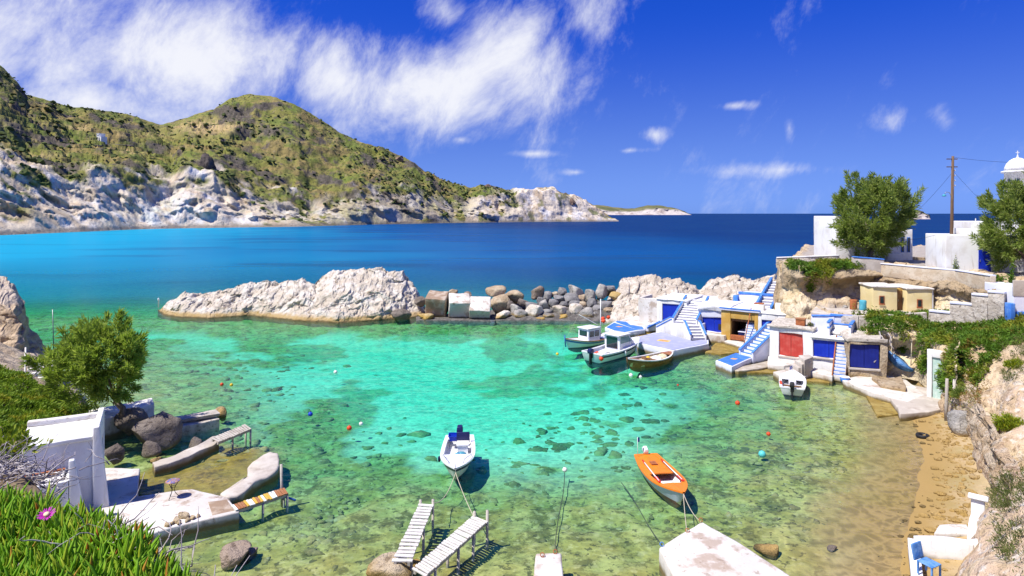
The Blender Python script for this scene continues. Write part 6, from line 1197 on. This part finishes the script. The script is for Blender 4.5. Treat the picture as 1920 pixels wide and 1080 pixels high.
# ---- brown wooden boat heaped with nets
c, rz, L = place((1180, 691), (1257, 672)); t = thing('wooden_boat', 'varnished brown wooden boat heaped with pale nets', 'boat', c, rz)
Hh = hull(t, 6.0, 1.95, 'varnish', 'net', 'paintw', gz=(.7, .48, .9), dbl=True, floor=.2, rake=.35, gw=.1, band='brown'); Hh['deck']('foredeck', .80, .97, 'varnish'); Hh['deck']('afterdeck', .03, .18, 'varnish')
mb = MB(); mb.tube([(2.95, 0, .2), (3.1, 0, 1.05)], .05, 6); mb.build('stem_post', MT['brown'], t, True); mb = MB(); mb.box(.0, .3, -.8, .8, .46, .52); mb.build('thwart', MT['brown'], t)
for i, (x, y, s, m, lb) in enumerate([(1.3, 0, .55, 'net', 'pale net heap in the bow of the wooden boat'), (-.6, .1, .6, 'paintw', 'white net heap amidships in the wooden boat'), (-1.6, 0, .5, 'net', 'tan net heap in the stern of the wooden boat'), (.6, -.3, .3, 'brown', 'brown crate lump between the nets of the wooden boat'), (-.1, -.4, .3, 'buoyyel', 'yellow net bundle in the wooden boat')]):
    mb = MB(); mb.lathe([(.02, 0), (s, .03), (s*1.05, .15), (s*.75, .34), (.3*s, .46), (.02, .48)], 16); tag(mb.build('net_heap', MT[m], smooth=True, wob=.22, cuts=1, seed=i*4, loc=loc_w(t, (x, y, .22))), lb, 'net')
rope('rope slanting from the wooden boat bow into the water', loc_w(t, (3.0, 0, .7)), G(1176, 697, -.3), .05, r=.02)
# ---- white cabin boat
c, rz, L = place((1196, 657), (1112, 679)); t = thing('cabin_boat', 'white motor cruiser with glazed wheelhouse between the two fishing boats', 'boat', c, rz)
Hh = hull(t, 6.9, 2.5, 'hullw', 'hullw', 'hullw', gz=(.85, .85, 1.3), sw=.9, floor=.35, rake=.7, gw=.14, band='navy'); Hh['deck']('foredeck', .50, .985, 'hullw', .04)
mb = MB(); mb.side([(-.6, .4), (1.9, .9), (1.2, 1.55), (.75, 2.0), (-.65, 2.05)], -.85, .85); cb = mb.build('cabin', MT['hullw'], t, True, .06)
mb = MB(); mb.side([(-.5, 1.35), (1.05, 1.4), (.68, 1.92), (-.5, 1.95)], -.865, -.851); mb.side([(-.5, 1.35), (1.05, 1.4), (.68, 1.92), (-.5, 1.95)], .851, .865); mb.build('side_window', MT['glassg'], cb)
mb = MB(); mb.add([(1.235, -.7, 1.56), (1.235, .7, 1.56), (.81, .7, 1.97), (.81, -.7, 1.97)], [(0, 1, 2, 3)]); mb.build('windscreen', MT['glassg'], cb); mb = MB(); mb.box(-.66, -.655, -.6, .6, .9, 1.9); mb.build('aft_window', MT['glass'], cb)
mb = MB(); mb.box(-.9, .95, -.92, .92, 2.053, 2.12); mb.build('cabin_roof', MT['hullw'], cb, True, .03)
mb = MB(); mb.box(-2.6, -1.9, -.5, .1, .36, .75); mb.build('fish_box', MT['paintw'], t, False, .03); mb = MB(); mb.lathe([(.02, 0), (.25, .02), (.28, .2), (.02, .35)], 10, (-2.1, .5, .4)); mb.build('float_heap', MT['buoyred'], t, True)
outboard(t, -3.5, .75, 'navy', 1.1); mb = MB(); mb.lathe([(.02, -.2), (.17, -.1), (.2, .02), (.15, .15), (.02, .2)], 10, (-3.4, -1.0, .55)); mb.build('red_fender', MT['buoyred'], t, True)
for x in (-.4, 1.4): mb = MB(); mb.lathe([(.02, 0), (.09, .04), (.1, .25), (.08, .42), (.02, .45)], 8, (x, -1.27+.1*max(x, 0), .35)); mb.build('fender', MT['paintw'], t, True)
mb = MB(); mb.tube([(Hh['X'](s, 1), -(Hh['b'](s)-.08), Hh['g'](s)+h) for s, h in ((.6, .05), (.62, .4), (.8, .45), (.93, .42))]+[(Hh['X'](.97, 1), 0, Hh['g'](1)+.4)]+[(Hh['X'](s, 1), (Hh['b'](s)-.08), Hh['g'](s)+h) for s, h in ((.93, .42), (.8, .45), (.62, .4), (.6, .05))], .016, 5); mb.build('bow_rail', MT['metal'], t, True)
# ---- caique with mast
c, rz, L = place((1066, 654), (1139, 640)); t = thing('fishing_caique', 'white and blue fishing caique with mast and small wheelhouse', 'boat', c, rz)
Hh = hull(t, 6.2, 2.2, 'hullw', 'paintw', 'varnish', gz=(.85, .6, 1.05), dbl=True, floor=.4, rake=.4, gw=.1, band='hullblue'); Hh['deck']('foredeck', .62, .97, 'hullw', .02); Hh['deck']('afterdeck', .03, .3, 'hullw', .02)
mb = MB(); mb.side([(-.9, .3), (.75, .3), (.7, 1.75), (-.9, 1.75)], -.68, .68); cb = mb.build('wheelhouse', MT['hullw'], t, True, .04)
for sg in (-1, 1):
    for x0 in (-.75, -.05): mb = MB(); mb.box(x0, x0+.58, sg*.69-.008, sg*.69+.008, 1.0, 1.55); mb.build('window', MT['glass'], cb)
mb = MB(); mb.box(.73, .745, -.5, .5, 1.05, 1.55); mb.build('window', MT['glass'], cb); mb = MB(); mb.box(-1.0, .85, -.76, .76, 1.753, 1.83); mb.build('wheelhouse_roof', MT['hullw'], cb, True, .02)
mb = MB(); mb.tube([(-1.7, 0, .4), (-1.7, 0, 4.4)], [.06, .04], 8); mb.build('mast', MT['paintw'], t, True); mb = MB(); mb.tube([(-1.7, 0, 1.7), (1.5, .2, 3.2)], .04, 6); mb.build('boom', MT['paintw'], t, True); mb = MB(); mb.tube([(1.5, .2, 3.2), (2.9, 0, 1.2)], .01, 4); mb.tube([(-1.7, 0, 4.3), (-2.9, 0, .9)], .01, 4); mb.build('rigging', MT['rope'], t)
mb = MB(); mb.tube([(3.05, 0, .3), (3.2, 0, 1.4)], .06, 6); mb.build('stem_post', MT['hullblue'], t, True)
for k in range(3): mb = MB(); mb.lathe([(.02, -.2), (.2, -.08), (.22, .05), (.12, .18), (.02, .2)], 10, (-1.9-.35*k, .2*(-1)**k, 2.2+.15*k)); mb.build('hanging_float', MT['buoyred'], t, True)
rope('mooring rope from the cabin boat to the lilac quay', (11.9, 57.4, 1.2), G(1212, 641, .75), .15); rope('mooring rope from the wooden boat to the lilac quay', G(1257, 661, .7), G(1266, 655, .75), .05)
rope('thin line from the caique bow down into the water', (5.0, 57.2, 1.0), G(1055, 661, -.5), .05)
# ---- buoys
for i, (px, py, m, s, lb) in enumerate([(416, 721, 'buoyred', .14, 'red buoy left of the yellow one over the dark weed'), (434, 722, 'buoyyel', .13, 'yellow buoy beside the red one over the dark weed'), (629, 698, 'buoywht', .16, 'lone white buoy in the middle of the turquoise cove'), (582, 777, 'buoyblu', .16, 'blue buoy off the left plank walks'),
        (655, 803, 'buoyred', .16, 'red buoy over the weed beside a white buoy'), (677, 795, 'buoywht', .13, 'white buoy beside the red one over the weed'), (1045, 664, 'buoyyel', .14, 'yellow buoy floating left of the caique'), (1183, 704, 'buoywht', .17, 'long white float under the wooden boat bow'), (1201, 707, 'buoywht', .13, 'small white buoy right of the long float'), (1271, 722, 'buoyred', .08, 'tiny red float off the lilac quay'),
        (1383, 756, 'buoyred', .17, 'red buoy in green water between the blue jetty and the orange boat'), (1441, 814, 'buoyred', .13, 'smaller red buoy nearest the beach'), (1429, 852, 'buoytur', .2, 'turquoise float above the pale drowned stones'), (1059, 881, 'buoywht', .13, 'white buoy over dark rocks left of the orange boat')]):
    b = thing('buoy', lb, 'buoy', G(px, py, 0)); mb = MB(); mb.lathe([(.02, -s*.7), (s*.7, -s*.6), (s, 0), (s*.75, s*.7), (s*.2, s), (.02, s*1.02)], 12); mb.build('float', MT[m], b, True); mb = MB(); mb.tube([(0, 0, s*.95), (.0, .03, s*1.3), (0, 0, s*1.45)], .015, 5); mb.build('eye', MT['rope'], b, True)
for a, b, lb in (((1059, 884), (1041, 1036), 'dark sunken line from the white buoy to the small bottom pier'), ((1165, 905), (1243, 1024), 'dark sunken line leading to the left corner of the big slab')):
    p, q = G(*a, -.25), G(*b, -.1); mb = MB(); mb.tube([p.lerp(q, k/6)+Vector((.05*math.sin(k), 0, 0)) for k in range(7)], .02, 5); tag(mb.build('sunken_line', MT['ropedk'], smooth=True), lb, 'rope')
# ================================================================== PLANTS
rs = np.random.RandomState(7)
def leaf_mesh(name, pos, dirs, ln, wd, matl, fold=0.0, tri=False):
    """one small leaf per point: pos (n,3), dirs (n,3), lengths, widths"""
    n = len(pos); d = dirs/(np.linalg.norm(dirs, axis=1, keepdims=True)+1e-9)
    r = rs.normal(size=(n, 3)); s = np.cross(d, r); s /= np.linalg.norm(s, axis=1, keepdims=True)+1e-9
    ln = np.broadcast_to(ln, n)[:, None]; wd = np.broadcast_to(wd, n)[:, None]
    a = pos; b = pos+d*ln*.5+s*wd*.5; c = pos+d*ln; e = pos+d*ln*.5-s*wd*.5
    V = np.stack([a, b, c, e], 1).reshape(-1, 3); Fa = np.arange(4*n).reshape(n, 4)
    rnd = np.repeat(rs.rand(n), 4)
    return mesh_np(name, V, Fa, matl, False, {'rnd': rnd})
def tamarisk(label, base, center, rad, nclump, per, lm, seed, tw=.16, low=-.6, leaf=(.34, .035), lean=None, up=.55):
    global rs
    rs = np.random.RandomState(seed); rr = random.Random(seed)
    base = Vector(base); center = Vector(center); t = thing('tamarisk_tree', label, 'tree', base)
    # clumps: uneven lobes through the crown's volume
    cl = []; lobes = [(Vector((rr.gauss(0, 1), rr.gauss(0, 1), rr.uniform(-.85 if low < -.9 else -.3, 1))).normalized(), rr.uniform(.6, 1.2)) for _ in range(12)]
    while len(cl) < nclump:
        v = Vector((rr.gauss(0, 1), rr.gauss(0, 1), rr.gauss(0, 1)))
        if v.length < 1e-3: continue
        v.normalize(); k = max(m*max(0, v.dot(d))**3.0 for d, m in lobes); r_ = (.34+.66*k)*rr.uniform(.35, 1.0)**.5
        if v.z < low: continue
        cl.append((center+Vector((v.x*rad[0]*r_, v.y*rad[1]*r_, v.z*rad[2]*r_)), v))
    # trunk forks and limbs
    fork = base.lerp(center, .38); mb = MB(); k1 = base.lerp(fork, .5)+Vector((lean or (.1, 0, 0)))
    mb.tube([base-Vector((0, 0, .4))-base, base.lerp(k1, .6)-base, k1-base, fork-base], [tw*1.5, tw*1.1, tw, tw*.85], 9); mb.build('trunk', MT['bark'], t, True)
    for k in range(9):
        p, v = cl[rr.randrange(len(cl))]; st_ = k1.lerp(fork, rr.uniform(.2, 1)); m = st_.lerp(p, .5)+Vector((rr.uniform(-.3, .3), rr.uniform(-.3, .3), rr.uniform(.0, .4)))
        mb = MB(); mb.tube([st_-base, m-base, p-base], [tw*.55, tw*.32, tw*.08], 6); mb.build('limb', MT['bark'], t, True)
    P_, D_ = [], []
    sc_ = (rad[0]+rad[2])/2
    for p, v in cl:
        n = int(per*rr.uniform(.6, 1.3)); out = (p-center).normalized() if (p-center).length > .01 else Vector((0, 0, 1))
        ax = np.array((out*.7+Vector((0, 0, up))+Vector((rr.gauss(0, .25), rr.gauss(0, .25), rr.gauss(0, .2)))).normalized()[:]); ln = sc_*rr.uniform(.22, .46)
        tt = rs.rand(n)**.8; off_ = rs.normal(size=(n, 3))*(.05*sc_*(1.1-tt*.9))[:, None]
        P_.append(np.array(p[:])+ax*(tt*ln)[:, None]+off_-np.array(base[:])); D_.append(ax*0.9+off_*2.2+rs.normal(size=(n, 3))*.45)
    P_ = np.concatenate(P_); D_ = np.concatenate(D_)
    link('crown', leaf_mesh('crown', P_, D_, leaf[0]*(.6+.8*rs.rand(len(P_))), leaf[1]*(.7+.6*rs.rand(len(P_))), MT[lm]), t)
    return t
tamarisk('broad feathery tamarisk leaning over the left shore', G(229, 788, 1.0), P(192, 690, 34.3), (2.75, 2.5, 2.6), 240, 110, 'leaf', 3, .17, low=-.98, leaf=(.34, .065), lean=(.25, 0, .1))
tamarisk('tall dark tamarisk on the cliff in front of the chapel', (35.9, 60.6, CHURCH_Z-.1), P(1640, 412, 61), (3.55, 3.2, 5.3), 240, 120, 'leafdk', 11, .26, leaf=(.46, .09), lean=(-.3, 0, .2), low=-.95, up=.75)
tamarisk('tamarisk cut by the right picture edge beside the church', (42.0, 48.6, CHURCH_Z-.6), P(1918, 425, 48.5), (3.1, 2.8, 4.1), 180, 130, 'leafdk', 19, .22, leaf=(.40, .08), low=-.95)
# ---- mats of ice plant hanging over rock: pick places on the land's surface
def in_poly(px, py, poly): return pdist(px, py, poly) > 0
def mat_on(name, label, grids, polys, n, ln, wd, matl, cond=None, h=.25, droop=.5, seed=1, kind='stuff', cat='plant', clump=None):
    global rs
    rs = np.random.RandomState(seed); A, Nn = [], []
    for X, Y, Z in grids:
        a = np.stack([X[:-1, :-1], Y[:-1, :-1], Z[:-1, :-1]], -1); b = np.stack([X[:-1, 1:], Y[:-1, 1:], Z[:-1, 1:]], -1); c = np.stack([X[1:, :-1], Y[1:, :-1], Z[1:, :-1]], -1)
        nr = np.cross(b-a, c-a); ar = np.linalg.norm(nr, axis=-1); nr = nr/(ar[..., None]+1e-9); nr *= np.sign(nr[..., 2:3]+1e-6)
        px = a[..., 0]/a[..., 1]*F+960; py = HOR-(a[..., 2]-H)*F/a[..., 1]
        ok = np.zeros(px.shape, bool)
        for pl_ in polys: ok |= in_poly(px, py, pl_)
        if cond: ok &= cond(a[..., 0], a[..., 1], a[..., 2])
        if clump: ok &= fbm(a[..., 0], a[..., 1], a[..., 2], clump[0], 3, seed) > clump[1]
        w_ = (ar*ok).ravel(); 
        if w_.sum() <= 0: continue
        A.append((a.reshape(-1, 3), (b-a).reshape(-1, 3), (c-a).reshape(-1, 3), nr.reshape(-1, 3), w_))
    if not A: return None
    a, u, v, nr, w_ = [np.concatenate(q) for q in zip(*A)]
    i = rs.choice(len(w_), n, p=w_/w_.sum()); f = rs.rand(n, 2)
    hh = h*(.2+fbm(a[i][:, 0], a[i][:, 1], a[i][:, 2], 1.3, 3, seed+4)*1.1+.5)
    p = a[i]+u[i]*f[:, :1]+v[i]*f[:, 1:]+nr[i]*(np.clip(hh, 0.02, 9)*rs.rand(n)**.7)[:, None]
    d = nr[i]*.8+rs.normal(size=(n, 3))*.55+np.array([0, 0, -droop+.35])
    o = link(name, leaf_mesh(name, p, d, ln*(.6+.8*rs.rand(n)), wd*(.7+.6*rs.rand(n)), matl)); return tag(o, label, cat, None, kind)
MATG = [FACES['mat_cliff'], LAND['R']]
V1 = [(1605, 598), (1640, 588), (1760, 575), (1850, 560), (1900, 548), (1925, 555), (1925, 640), (1885, 655), (1850, 705), (1822, 748), (1792, 775), (1772, 735), (1765, 690), (1790, 650), (1748, 645), (1738, 700), (1724, 700), (1733, 625), (1706, 622), (1700, 668), (1684, 662), (1690, 630), (1652, 622), (1640, 662), (1612, 655), (1600, 630)]
mat_on('hanging_ice_plant', 'dense green ice plant spilling over the bank above the dark blue door', MATG, [V1], 62000, .24, .075, MT['mat'], lambda X, Y, Z: (Y > 36) & (Y < 50.5) & (Z > 1.0), .42, .6, 3, clump=(.55, -.22))
mat_on('hanging_ice_plant', 'ice plant trailing down the cliff in front of the chapel', [FACES['chapel_cliff']], [[(1475, 494), (1520, 488), (1600, 486), (1625, 492), (1618, 503), (1562, 508), (1556, 532), (1546, 538), (1540, 518), (1522, 548), (1512, 548), (1505, 512), (1480, 502)]], 15000, .26, .08, MT['mat'], None, .38, .8, 5)
mat_on('low_bush', 'dark low bush behind the stepped wall right of the yellow house', [LAND['R']], [[(1745, 562), (1790, 545), (1850, 540), (1850, 565), (1800, 568)]], 2600, .22, .06, MT['leafdk'], lambda X, Y, Z: (Y > 48) & (Z > 3), .6, .2, 6)
mat_on('bank_scrub', 'green and yellow ice plant on the left bank behind the white boathouse', [LAND['L']], [[(-20, 690), (30, 700), (60, 725), (110, 745), (160, 775), (180, 792), (60, 815), (-20, 830)]], 22000, .22, .07, mat('left_mat', (0.20, 0.31, 0.02), [dict(c=(0.12, 0.22, 0.016), s=1.0, lo=.42, hi=.6), dict(c=(0.44, 0.36, 0.03), s=.8, lo=.52, hi=.66, k=.9), dict(c=(0.2, 0.3, 0.03), attr='rnd', alo=.6, ahi=1, k=.8)], .6, None, .25, 0, .25), lambda X, Y, Z: (Y > 26) & (Y < 48), .26, .3, 8)
mat_on('slope_scrub', 'dry purplish and green scrub on the near right slope', [LAND['R'], FACES['near_bank_face']], [[(1870, 900), (1930, 880), (1930, 1090), (1880, 1090), (1868, 1000)], [(1880, 650), (1930, 640), (1930, 720), (1890, 720)]], 7000, .16, .03, MT['shrubdk'], lambda X, Y, Z: (Y < 44), .4, .0, 9, clump=(.8, -.05))
mat_on('slope_scrub', 'reddish ground cover below the green bank', [LAND['R'], FACES['near_bank_face'], FACES['mat_cliff']], [[(1775, 700), (1850, 690), (1860, 730), (1830, 760), (1800, 780), (1778, 760)]], 2600, .15, .04, mat('red_mat', (0.25, 0.12, 0.03), [dict(c=(0.16, 0.17, 0.03), s=1.1, lo=.42, hi=.6)], .7), lambda X, Y, Z: (Y < 44), .3, .3, 10)
def bush(label, base, r, n, lm, seed, leaf=(.16, .045), name='shrub'):
    global rs
    rs = np.random.RandomState(seed); t = thing(name, label, 'shrub', base)
    v = rs.normal(size=(n, 3)); v /= np.linalg.norm(v, axis=1, keepdims=True); v[:, 2] = np.abs(v[:, 2]); q = .62+.42*fbm(v[:, 0], v[:, 1], v[:, 2], 2.2, 3, seed); rad = q*rs.rand(n)**.35
    p = v*rad[:, None]*np.array(r); link('foliage', leaf_mesh('foliage', p, v+rs.normal(size=(n, 3))*.5+np.array([0, 0, .3]), leaf[0]*(.6+.8*rs.rand(n)), leaf[1]*(.7+.6*rs.rand(n)), MT[lm]), t)
    for k in range(4): mb = MB(); a = k*1.6+seed; mb.tube([(0, 0, -.3), (math.cos(a)*r[0]*.3, math.sin(a)*r[1]*.3, r[2]*.5)], [.04, .015], 5); mb.build('stem', MT['bark'], t, True)
def on_land(px, py, lo, hi):          # nearest land surface point seen near a pixel
    best = None
    for X, Y, Z in [LAND['R'], FACES['near_bank_face'], FACES['mat_cliff']]:
        u = X/Y*F+960; v = HOR-(Z-H)*F/Y; m = (Y > lo) & (Y < hi); d = np.where(m, (u-px)**2+(v-py)**2, 1e9); i = np.unravel_index(np.argmin(d), d.shape); c = (d[i]+Y[i]*.4, Vector((X[i], Y[i], Z[i])))
        if best is None or c[0] < best[0]: best = c
    return best[1]
bush('round yellow-green bush on the near right slope', on_land(1888, 800, 20, 36), (1.05, 1.0, 1.15), 2600, 'shrub', 31)
bush('small yellow-green bush high on the right slope', on_land(1905, 690, 26, 44), (.8, .8, .7), 1400, 'shrub', 33)
bush('dark shrub by the timber posts', on_land(1800, 745, 34, 44), (.6, .6, .8), 1200, 'leafdk', 35)
bush('small shrub at the foot of the brown headland', G(78, 690, 2.0), (.9, .8, .9), 1000, 'shrub', 37, (.25, .07))
bush('tuft of dry plants on the low weathered roof', off(oR, 3.05, .9, 2.6), (.3, .3, .3), 200, 'shrubdk', 39)
# trailing dead roots under the mats
for i, (a, b, lb) in enumerate([((1650, 622), (1643, 680), 'bare grey root hanging left of the slung boat'), ((1666, 625), (1676, 668), 'bare grey root hanging above the slung boat')]):
    p, q = P(*a, 46.2), P(*b, 45.6); mb = MB(); mb.tube([p.lerp(q, k/6)+Vector((.15*math.sin(k*1.7), .1*math.cos(k), 0)) for k in range(7)], .05, 6); tag(mb.build('dead_root', MT['twig'], smooth=True), lb, 'root')
# ---- scrub dotted over the far hills: stuff
def scrub():
    r = np.random.RandomState(4); X, Y, Z, T, cl, U, PY = [HILL[k] for k in ('X', 'Y', 'Z', 'T', 'cliff', 'U', 'PY')]
    ok = ((T > 1.3) & (T < 3.98) & (cl < .35) & (U > -80) & (U < 1000)).ravel(); den = np.clip(fbm(X, Y, Z, .02, 3, 15)+.45, .05, 1).ravel()*ok
    n = 4200; i = r.choice(len(den), n, p=den/den.sum()); P0 = np.stack([X.ravel()[i], Y.ravel()[i], Z.ravel()[i]], 1)+r.normal(size=(n, 3))*np.array([2, 2, .1])
    ico = bmesh.new(); bmesh.ops.create_icosphere(ico, subdivisions=1, radius=1); co = np.array([v.co[:] for v in ico.verts]); fa = np.array([[v.index for v in f.verts] for f in ico.faces]); ico.free()
    s = (.5+2.2*r.rand(n)**3); jit = 1+.35*r.normal(size=(n, len(co), 1))
    V = P0[:, None, :]+co[None]*jit*s[:, None, None]*np.array([1.1, 1.1, .75]); Fa = (fa[None]+(np.arange(n)*len(co))[:, None, None]).reshape(-1, 3)
    m = mat('hill_scrub', (0.06, 0.088, 0.022), [dict(c=(0.085, 0.11, 0.025), s=.08, lo=.42, hi=.6), dict(c=(0.03, 0.04, 0.015), attr='rnd', alo=.5, ahi=1, k=.8)], .9)
    tag(link('hill_scrub', mesh_np('hill_scrub', V.reshape(-1, 3), Fa, m, False, {'rnd': np.repeat(r.rand(n), len(co))})), 'dark scrub bushes dotted over the far hillside', 'scrub', None, 'stuff')
scrub()
# ---- pebbles and rubble along the foot of the bank and on the sand
def pebbles():
    r = np.random.RandomState(21); line = np.array([(28.6, 41.5), (27.0, 38), (25.0, 33.8), (21.6, 28.8), (18.0, 24.6), (14.6, 21)]); seg = r.randint(0, 5, 900); f = r.rand(900)[:, None]
    p = line[seg]*(1-f)+line[seg+1]*f; p = p+np.stack([-np.abs(r.normal(size=900))*1.1+.4, r.normal(size=900)*.3], 1)
    z = -depth_at(p[:, 0], p[:, 1]); ico = bmesh.new(); bmesh.ops.create_icosphere(ico, subdivisions=1, radius=1); co = np.array([v.co[:] for v in ico.verts]); fa = np.array([[v.index for v in q.verts] for q in ico.faces]); ico.free()
    s = .03+.20*r.rand(900)**4; jit = 1+.18*r.normal(size=(900, len(co), 1)); V = np.concatenate([p, z[:, None]], 1)[:, None, :]+co[None]*jit*s[:, None, None]*np.array([1.1, 1, .7]); Fa = (fa[None]+(np.arange(900)*len(co))[:, None, None]).reshape(-1, 3)
    tag(link('beach_pebbles', mesh_np('beach_pebbles', V.reshape(-1, 3), Fa, MT['rockt'], False)), 'pebbles and rubble strewn along the foot of the bank', 'pebbles', None, 'stuff')
pebbles()
# ================================================================== FOREGROUND
def succ_leaf(seed, matl):           # three-edged, finger-like, tapering and curved
    rr = random.Random(seed); N, V = 5, []
    L = rr.uniform(.09, .13); w0 = rr.uniform(.0075, .0098); cv = rr.uniform(.1, .35)
    for i in range(N):
        f = i/(N-1); r = w0*(1-.15*f-.78*f**3.5)*(.75+.25*min(1, f*4)); x = cv*L*f*f*.6; z = L*f
        for k in range(3): a = k*2.094+.5; V.append((x+r*math.cos(a), r*1.05*math.sin(a), z))
    Fc = [(i*3+k, i*3+(k+1) % 3, (i+1)*3+(k+1) % 3, (i+1)*3+k) for i in range(N-1) for k in range(3)]+[(2, 1, 0), ((N-1)*3, (N-1)*3+1, (N-1)*3+2)]
    return np.array(V), Fc
def foreground():
    rr = random.Random(12); r = np.random.RandomState(12)
    LM = [succ_leaf(i, None) for i in range(6)]
    me_g = []; 
    for i in range(6):
        for key in ('ice', 'icered'):
            V, Fc = LM[i]; me = bpy.data.meshes.new('leaf'); me.from_pydata(V.tolist(), [], Fc); 
            for p in me.polygons: p.use_smooth = True
            at = me.attributes.new('rnd', 'FLOAT', 'POINT'); at.data.foreach_set('value', np.full(len(V), rr.random(), np.float32)); me.materials.append(MT[key]); me_g.append((key, me))
    t = thing('ice_plant', 'thick green ice plant with finger leaves at the bottom left corner', 'plant', (-2.0, 2.6, 11.1))
    inst = []
    xa = r.uniform(-4.6, -.75, 16000); ya = r.uniform(1.5, 4.9, 16000); ea = fg_edge(xa); za = fg_z(xa, ya); ga = fbm(xa, ya, 0, 1.6, 3, 5)
    ua = xa/ya*F+960; va = HOR-(za-H)*F/ya; oka = (ya < ea+.10) & (ua > -140) & (ua < 470) & (va > np.where(ua < 90, 965, np.where(ua < 300, 1000, 985))) & (va < 1340)
    for x, y, z, g, u, v in list(zip(*[q[oka].tolist() for q in (xa, ya, za, ga, ua, va)]))[:2600]:
        key = 'icered' if rr.random() < (.15 if g > .15 else .04) else 'ice'
        lean = Vector((rr.gauss(.05, .28), rr.gauss(-.05, .28), 1)).normalized(); n = rr.randint(3, 5); a0 = rr.uniform(0, 6.28)
        for k in range(n):
            a = a0+k*6.28/n; d = (lean+Vector((math.cos(a), math.sin(a), 0))*rr.uniform(.15, .55)).normalized()
            q = Vector((0, 0, 1)).rotation_difference(d); q.rotate(Matrix.Identity(3)); s = rr.uniform(.75, 1.35); off_ = lean*rr.uniform(-.02, .07)
            M = Matrix.Translation(Vector((x, y, z))+off_) @ q.to_matrix().to_4x4() @ Matrix.Rotation(rr.uniform(0, 6.28), 4, 'Z') @ Matrix.Scale(s, 4)
            inst.append((y, key, rr.randrange(6), M, u, v))
    near = sorted([i for i in inst if 0 < i[4] < 420 and i[5] < 1075], key=lambda q: q[0]); sel = set(id(q) for q in near[:300])
    Mi = Matrix.Translation((2.0, -2.6, -11.1))
    for q in near[:300]:
        o = bpy.data.objects.new('leaf', me_g[q[2]*2+(0 if q[1] == 'ice' else 1)][1]); C.objects.link(o); o.parent = t; o.matrix_local = Mi @ q[3]
    for key in ('ice', 'icered'):
        Vs, Fs, b, rn = [], [], 0, []
        for q in inst:
            if q[1] != key or id(q) in sel: continue
            V, Fc = LM[q[2]]; M = np.array(Mi @ q[3]); Vs.append(V @ M[:3, :3].T+M[:3, 3]); Fs += [tuple(i+b for i in f) for f in Fc]; b += len(V); rn.append(np.full(len(V), rr.random()))
        me = bpy.data.meshes.new('leaf_mass'); me.from_pydata(np.concatenate(Vs).tolist(), [], Fs)
        for p in me.polygons: p.use_smooth = True
        at = me.attributes.new('rnd', 'FLOAT', 'POINT'); at.data.foreach_set('value', np.concatenate(rn).astype(np.float32)); me.materials.append(MT[key]); o = link('leaf_mass', me, t); o['kind'] = 'stuff'
    # the magenta flower
    c = P(88, 966, 2.75); f = thing('ice_plant_flower', 'single magenta daisy-like flower among the ice plant leaves', 'flower', c); f.rotation_euler = (R(28), R(8), 0)
    for k in range(26):
        a = k*6.283/26+rr.uniform(-.06, .06); mb = MB(); l, w_ = rr.uniform(.030, .036), .0026; up = rr.uniform(.006, .016)
        mb.add([(.010, -w_*.5, 0), (.010, w_*.5, 0), (l*.6, w_, up*.6), (l*.6, -w_, up*.6), (l, w_*.6, up), (l, -w_*.6, up)], [(0, 3, 2, 1), (3, 5, 4, 2)]); mb.build('petal', MT['petal'], f, rot=(0, 0, a))
    mb = MB(); mb.lathe([(.001, .002), (.011, .004), (.012, .010), (.006, .013), (.001, .0135)], 12); mb.build('centre', MT['petalc'], f, True); mb = MB(); mb.tube([(0, 0, 0), (0, .01, -.1)], .006, 6); mb.build('stalk', MT['ice'], f, True)
    # tangles of dead twigs
    def tangle(label, cx, cy_, rx, ry, n, zoff, seed, th=.006, hh=.10):
        q = random.Random(seed); mb = MB()
        for _ in range(n):
            p = Vector((cx+q.gauss(0, rx*.5), cy_+q.gauss(0, ry*.5), 0)); p.z = float(fg_z(np.array([p.x]), np.array([min(p.y, float(fg_edge(np.array([p.x]))[0]))]))[0])+zoff+q.uniform(0, hh)
            d = Vector((q.gauss(0, 1), q.gauss(0, 1), q.gauss(0, .35))).normalized(); pts = [p]; L = q.uniform(.12, .38); m = 6
            for k in range(m): d = (d+Vector((q.gauss(0, .4), q.gauss(0, .4), q.gauss(0, .25)))).normalized(); p = p+d*L/m; pts.append(p)
            r0 = th*q.uniform(.5, 1.5); mb.tube(pts, [r0*(1-.7*k/m) for k in range(m+1)], 5)
        tag(mb.build('dead_brush', MT['twig'], smooth=True), label, 'dead brush', None, 'stuff')
    tangle('grey tangle of dead twigs at the left edge above the ice plant', -3.65, 4.25, .4, .4, 380, .0, 1, .005, .08)
    tangle('grey tangle of dead twigs hanging at the bottom edge right of the ice plant', -1.22, 2.42, .20, .18, 420, -.01, 2, .0042)
    tangle('grey dead branches between the ice plant and the terrace', -2.0, 3.15, .3, .2, 120, .02, 3, .0045, .08)
    bush('yellow-green leafy shrub behind the ice plant at left', (-2.95, 3.75, 10.84), (.34, .3, .16), 1100, 'shrub', 41, (.05, .02)); bush('small bright shrub at the left edge over dead twigs', (-3.75, 4.5, 11.02), (.3, .3, .2), 500, 'shrub', 43, (.05, .02))
    bush('low yellow-green shrub right of the leafy shrub', (-2.3, 3.4, 10.86), (.26, .22, .13), 600, 'shrub', 45, (.045, .018))
foreground()
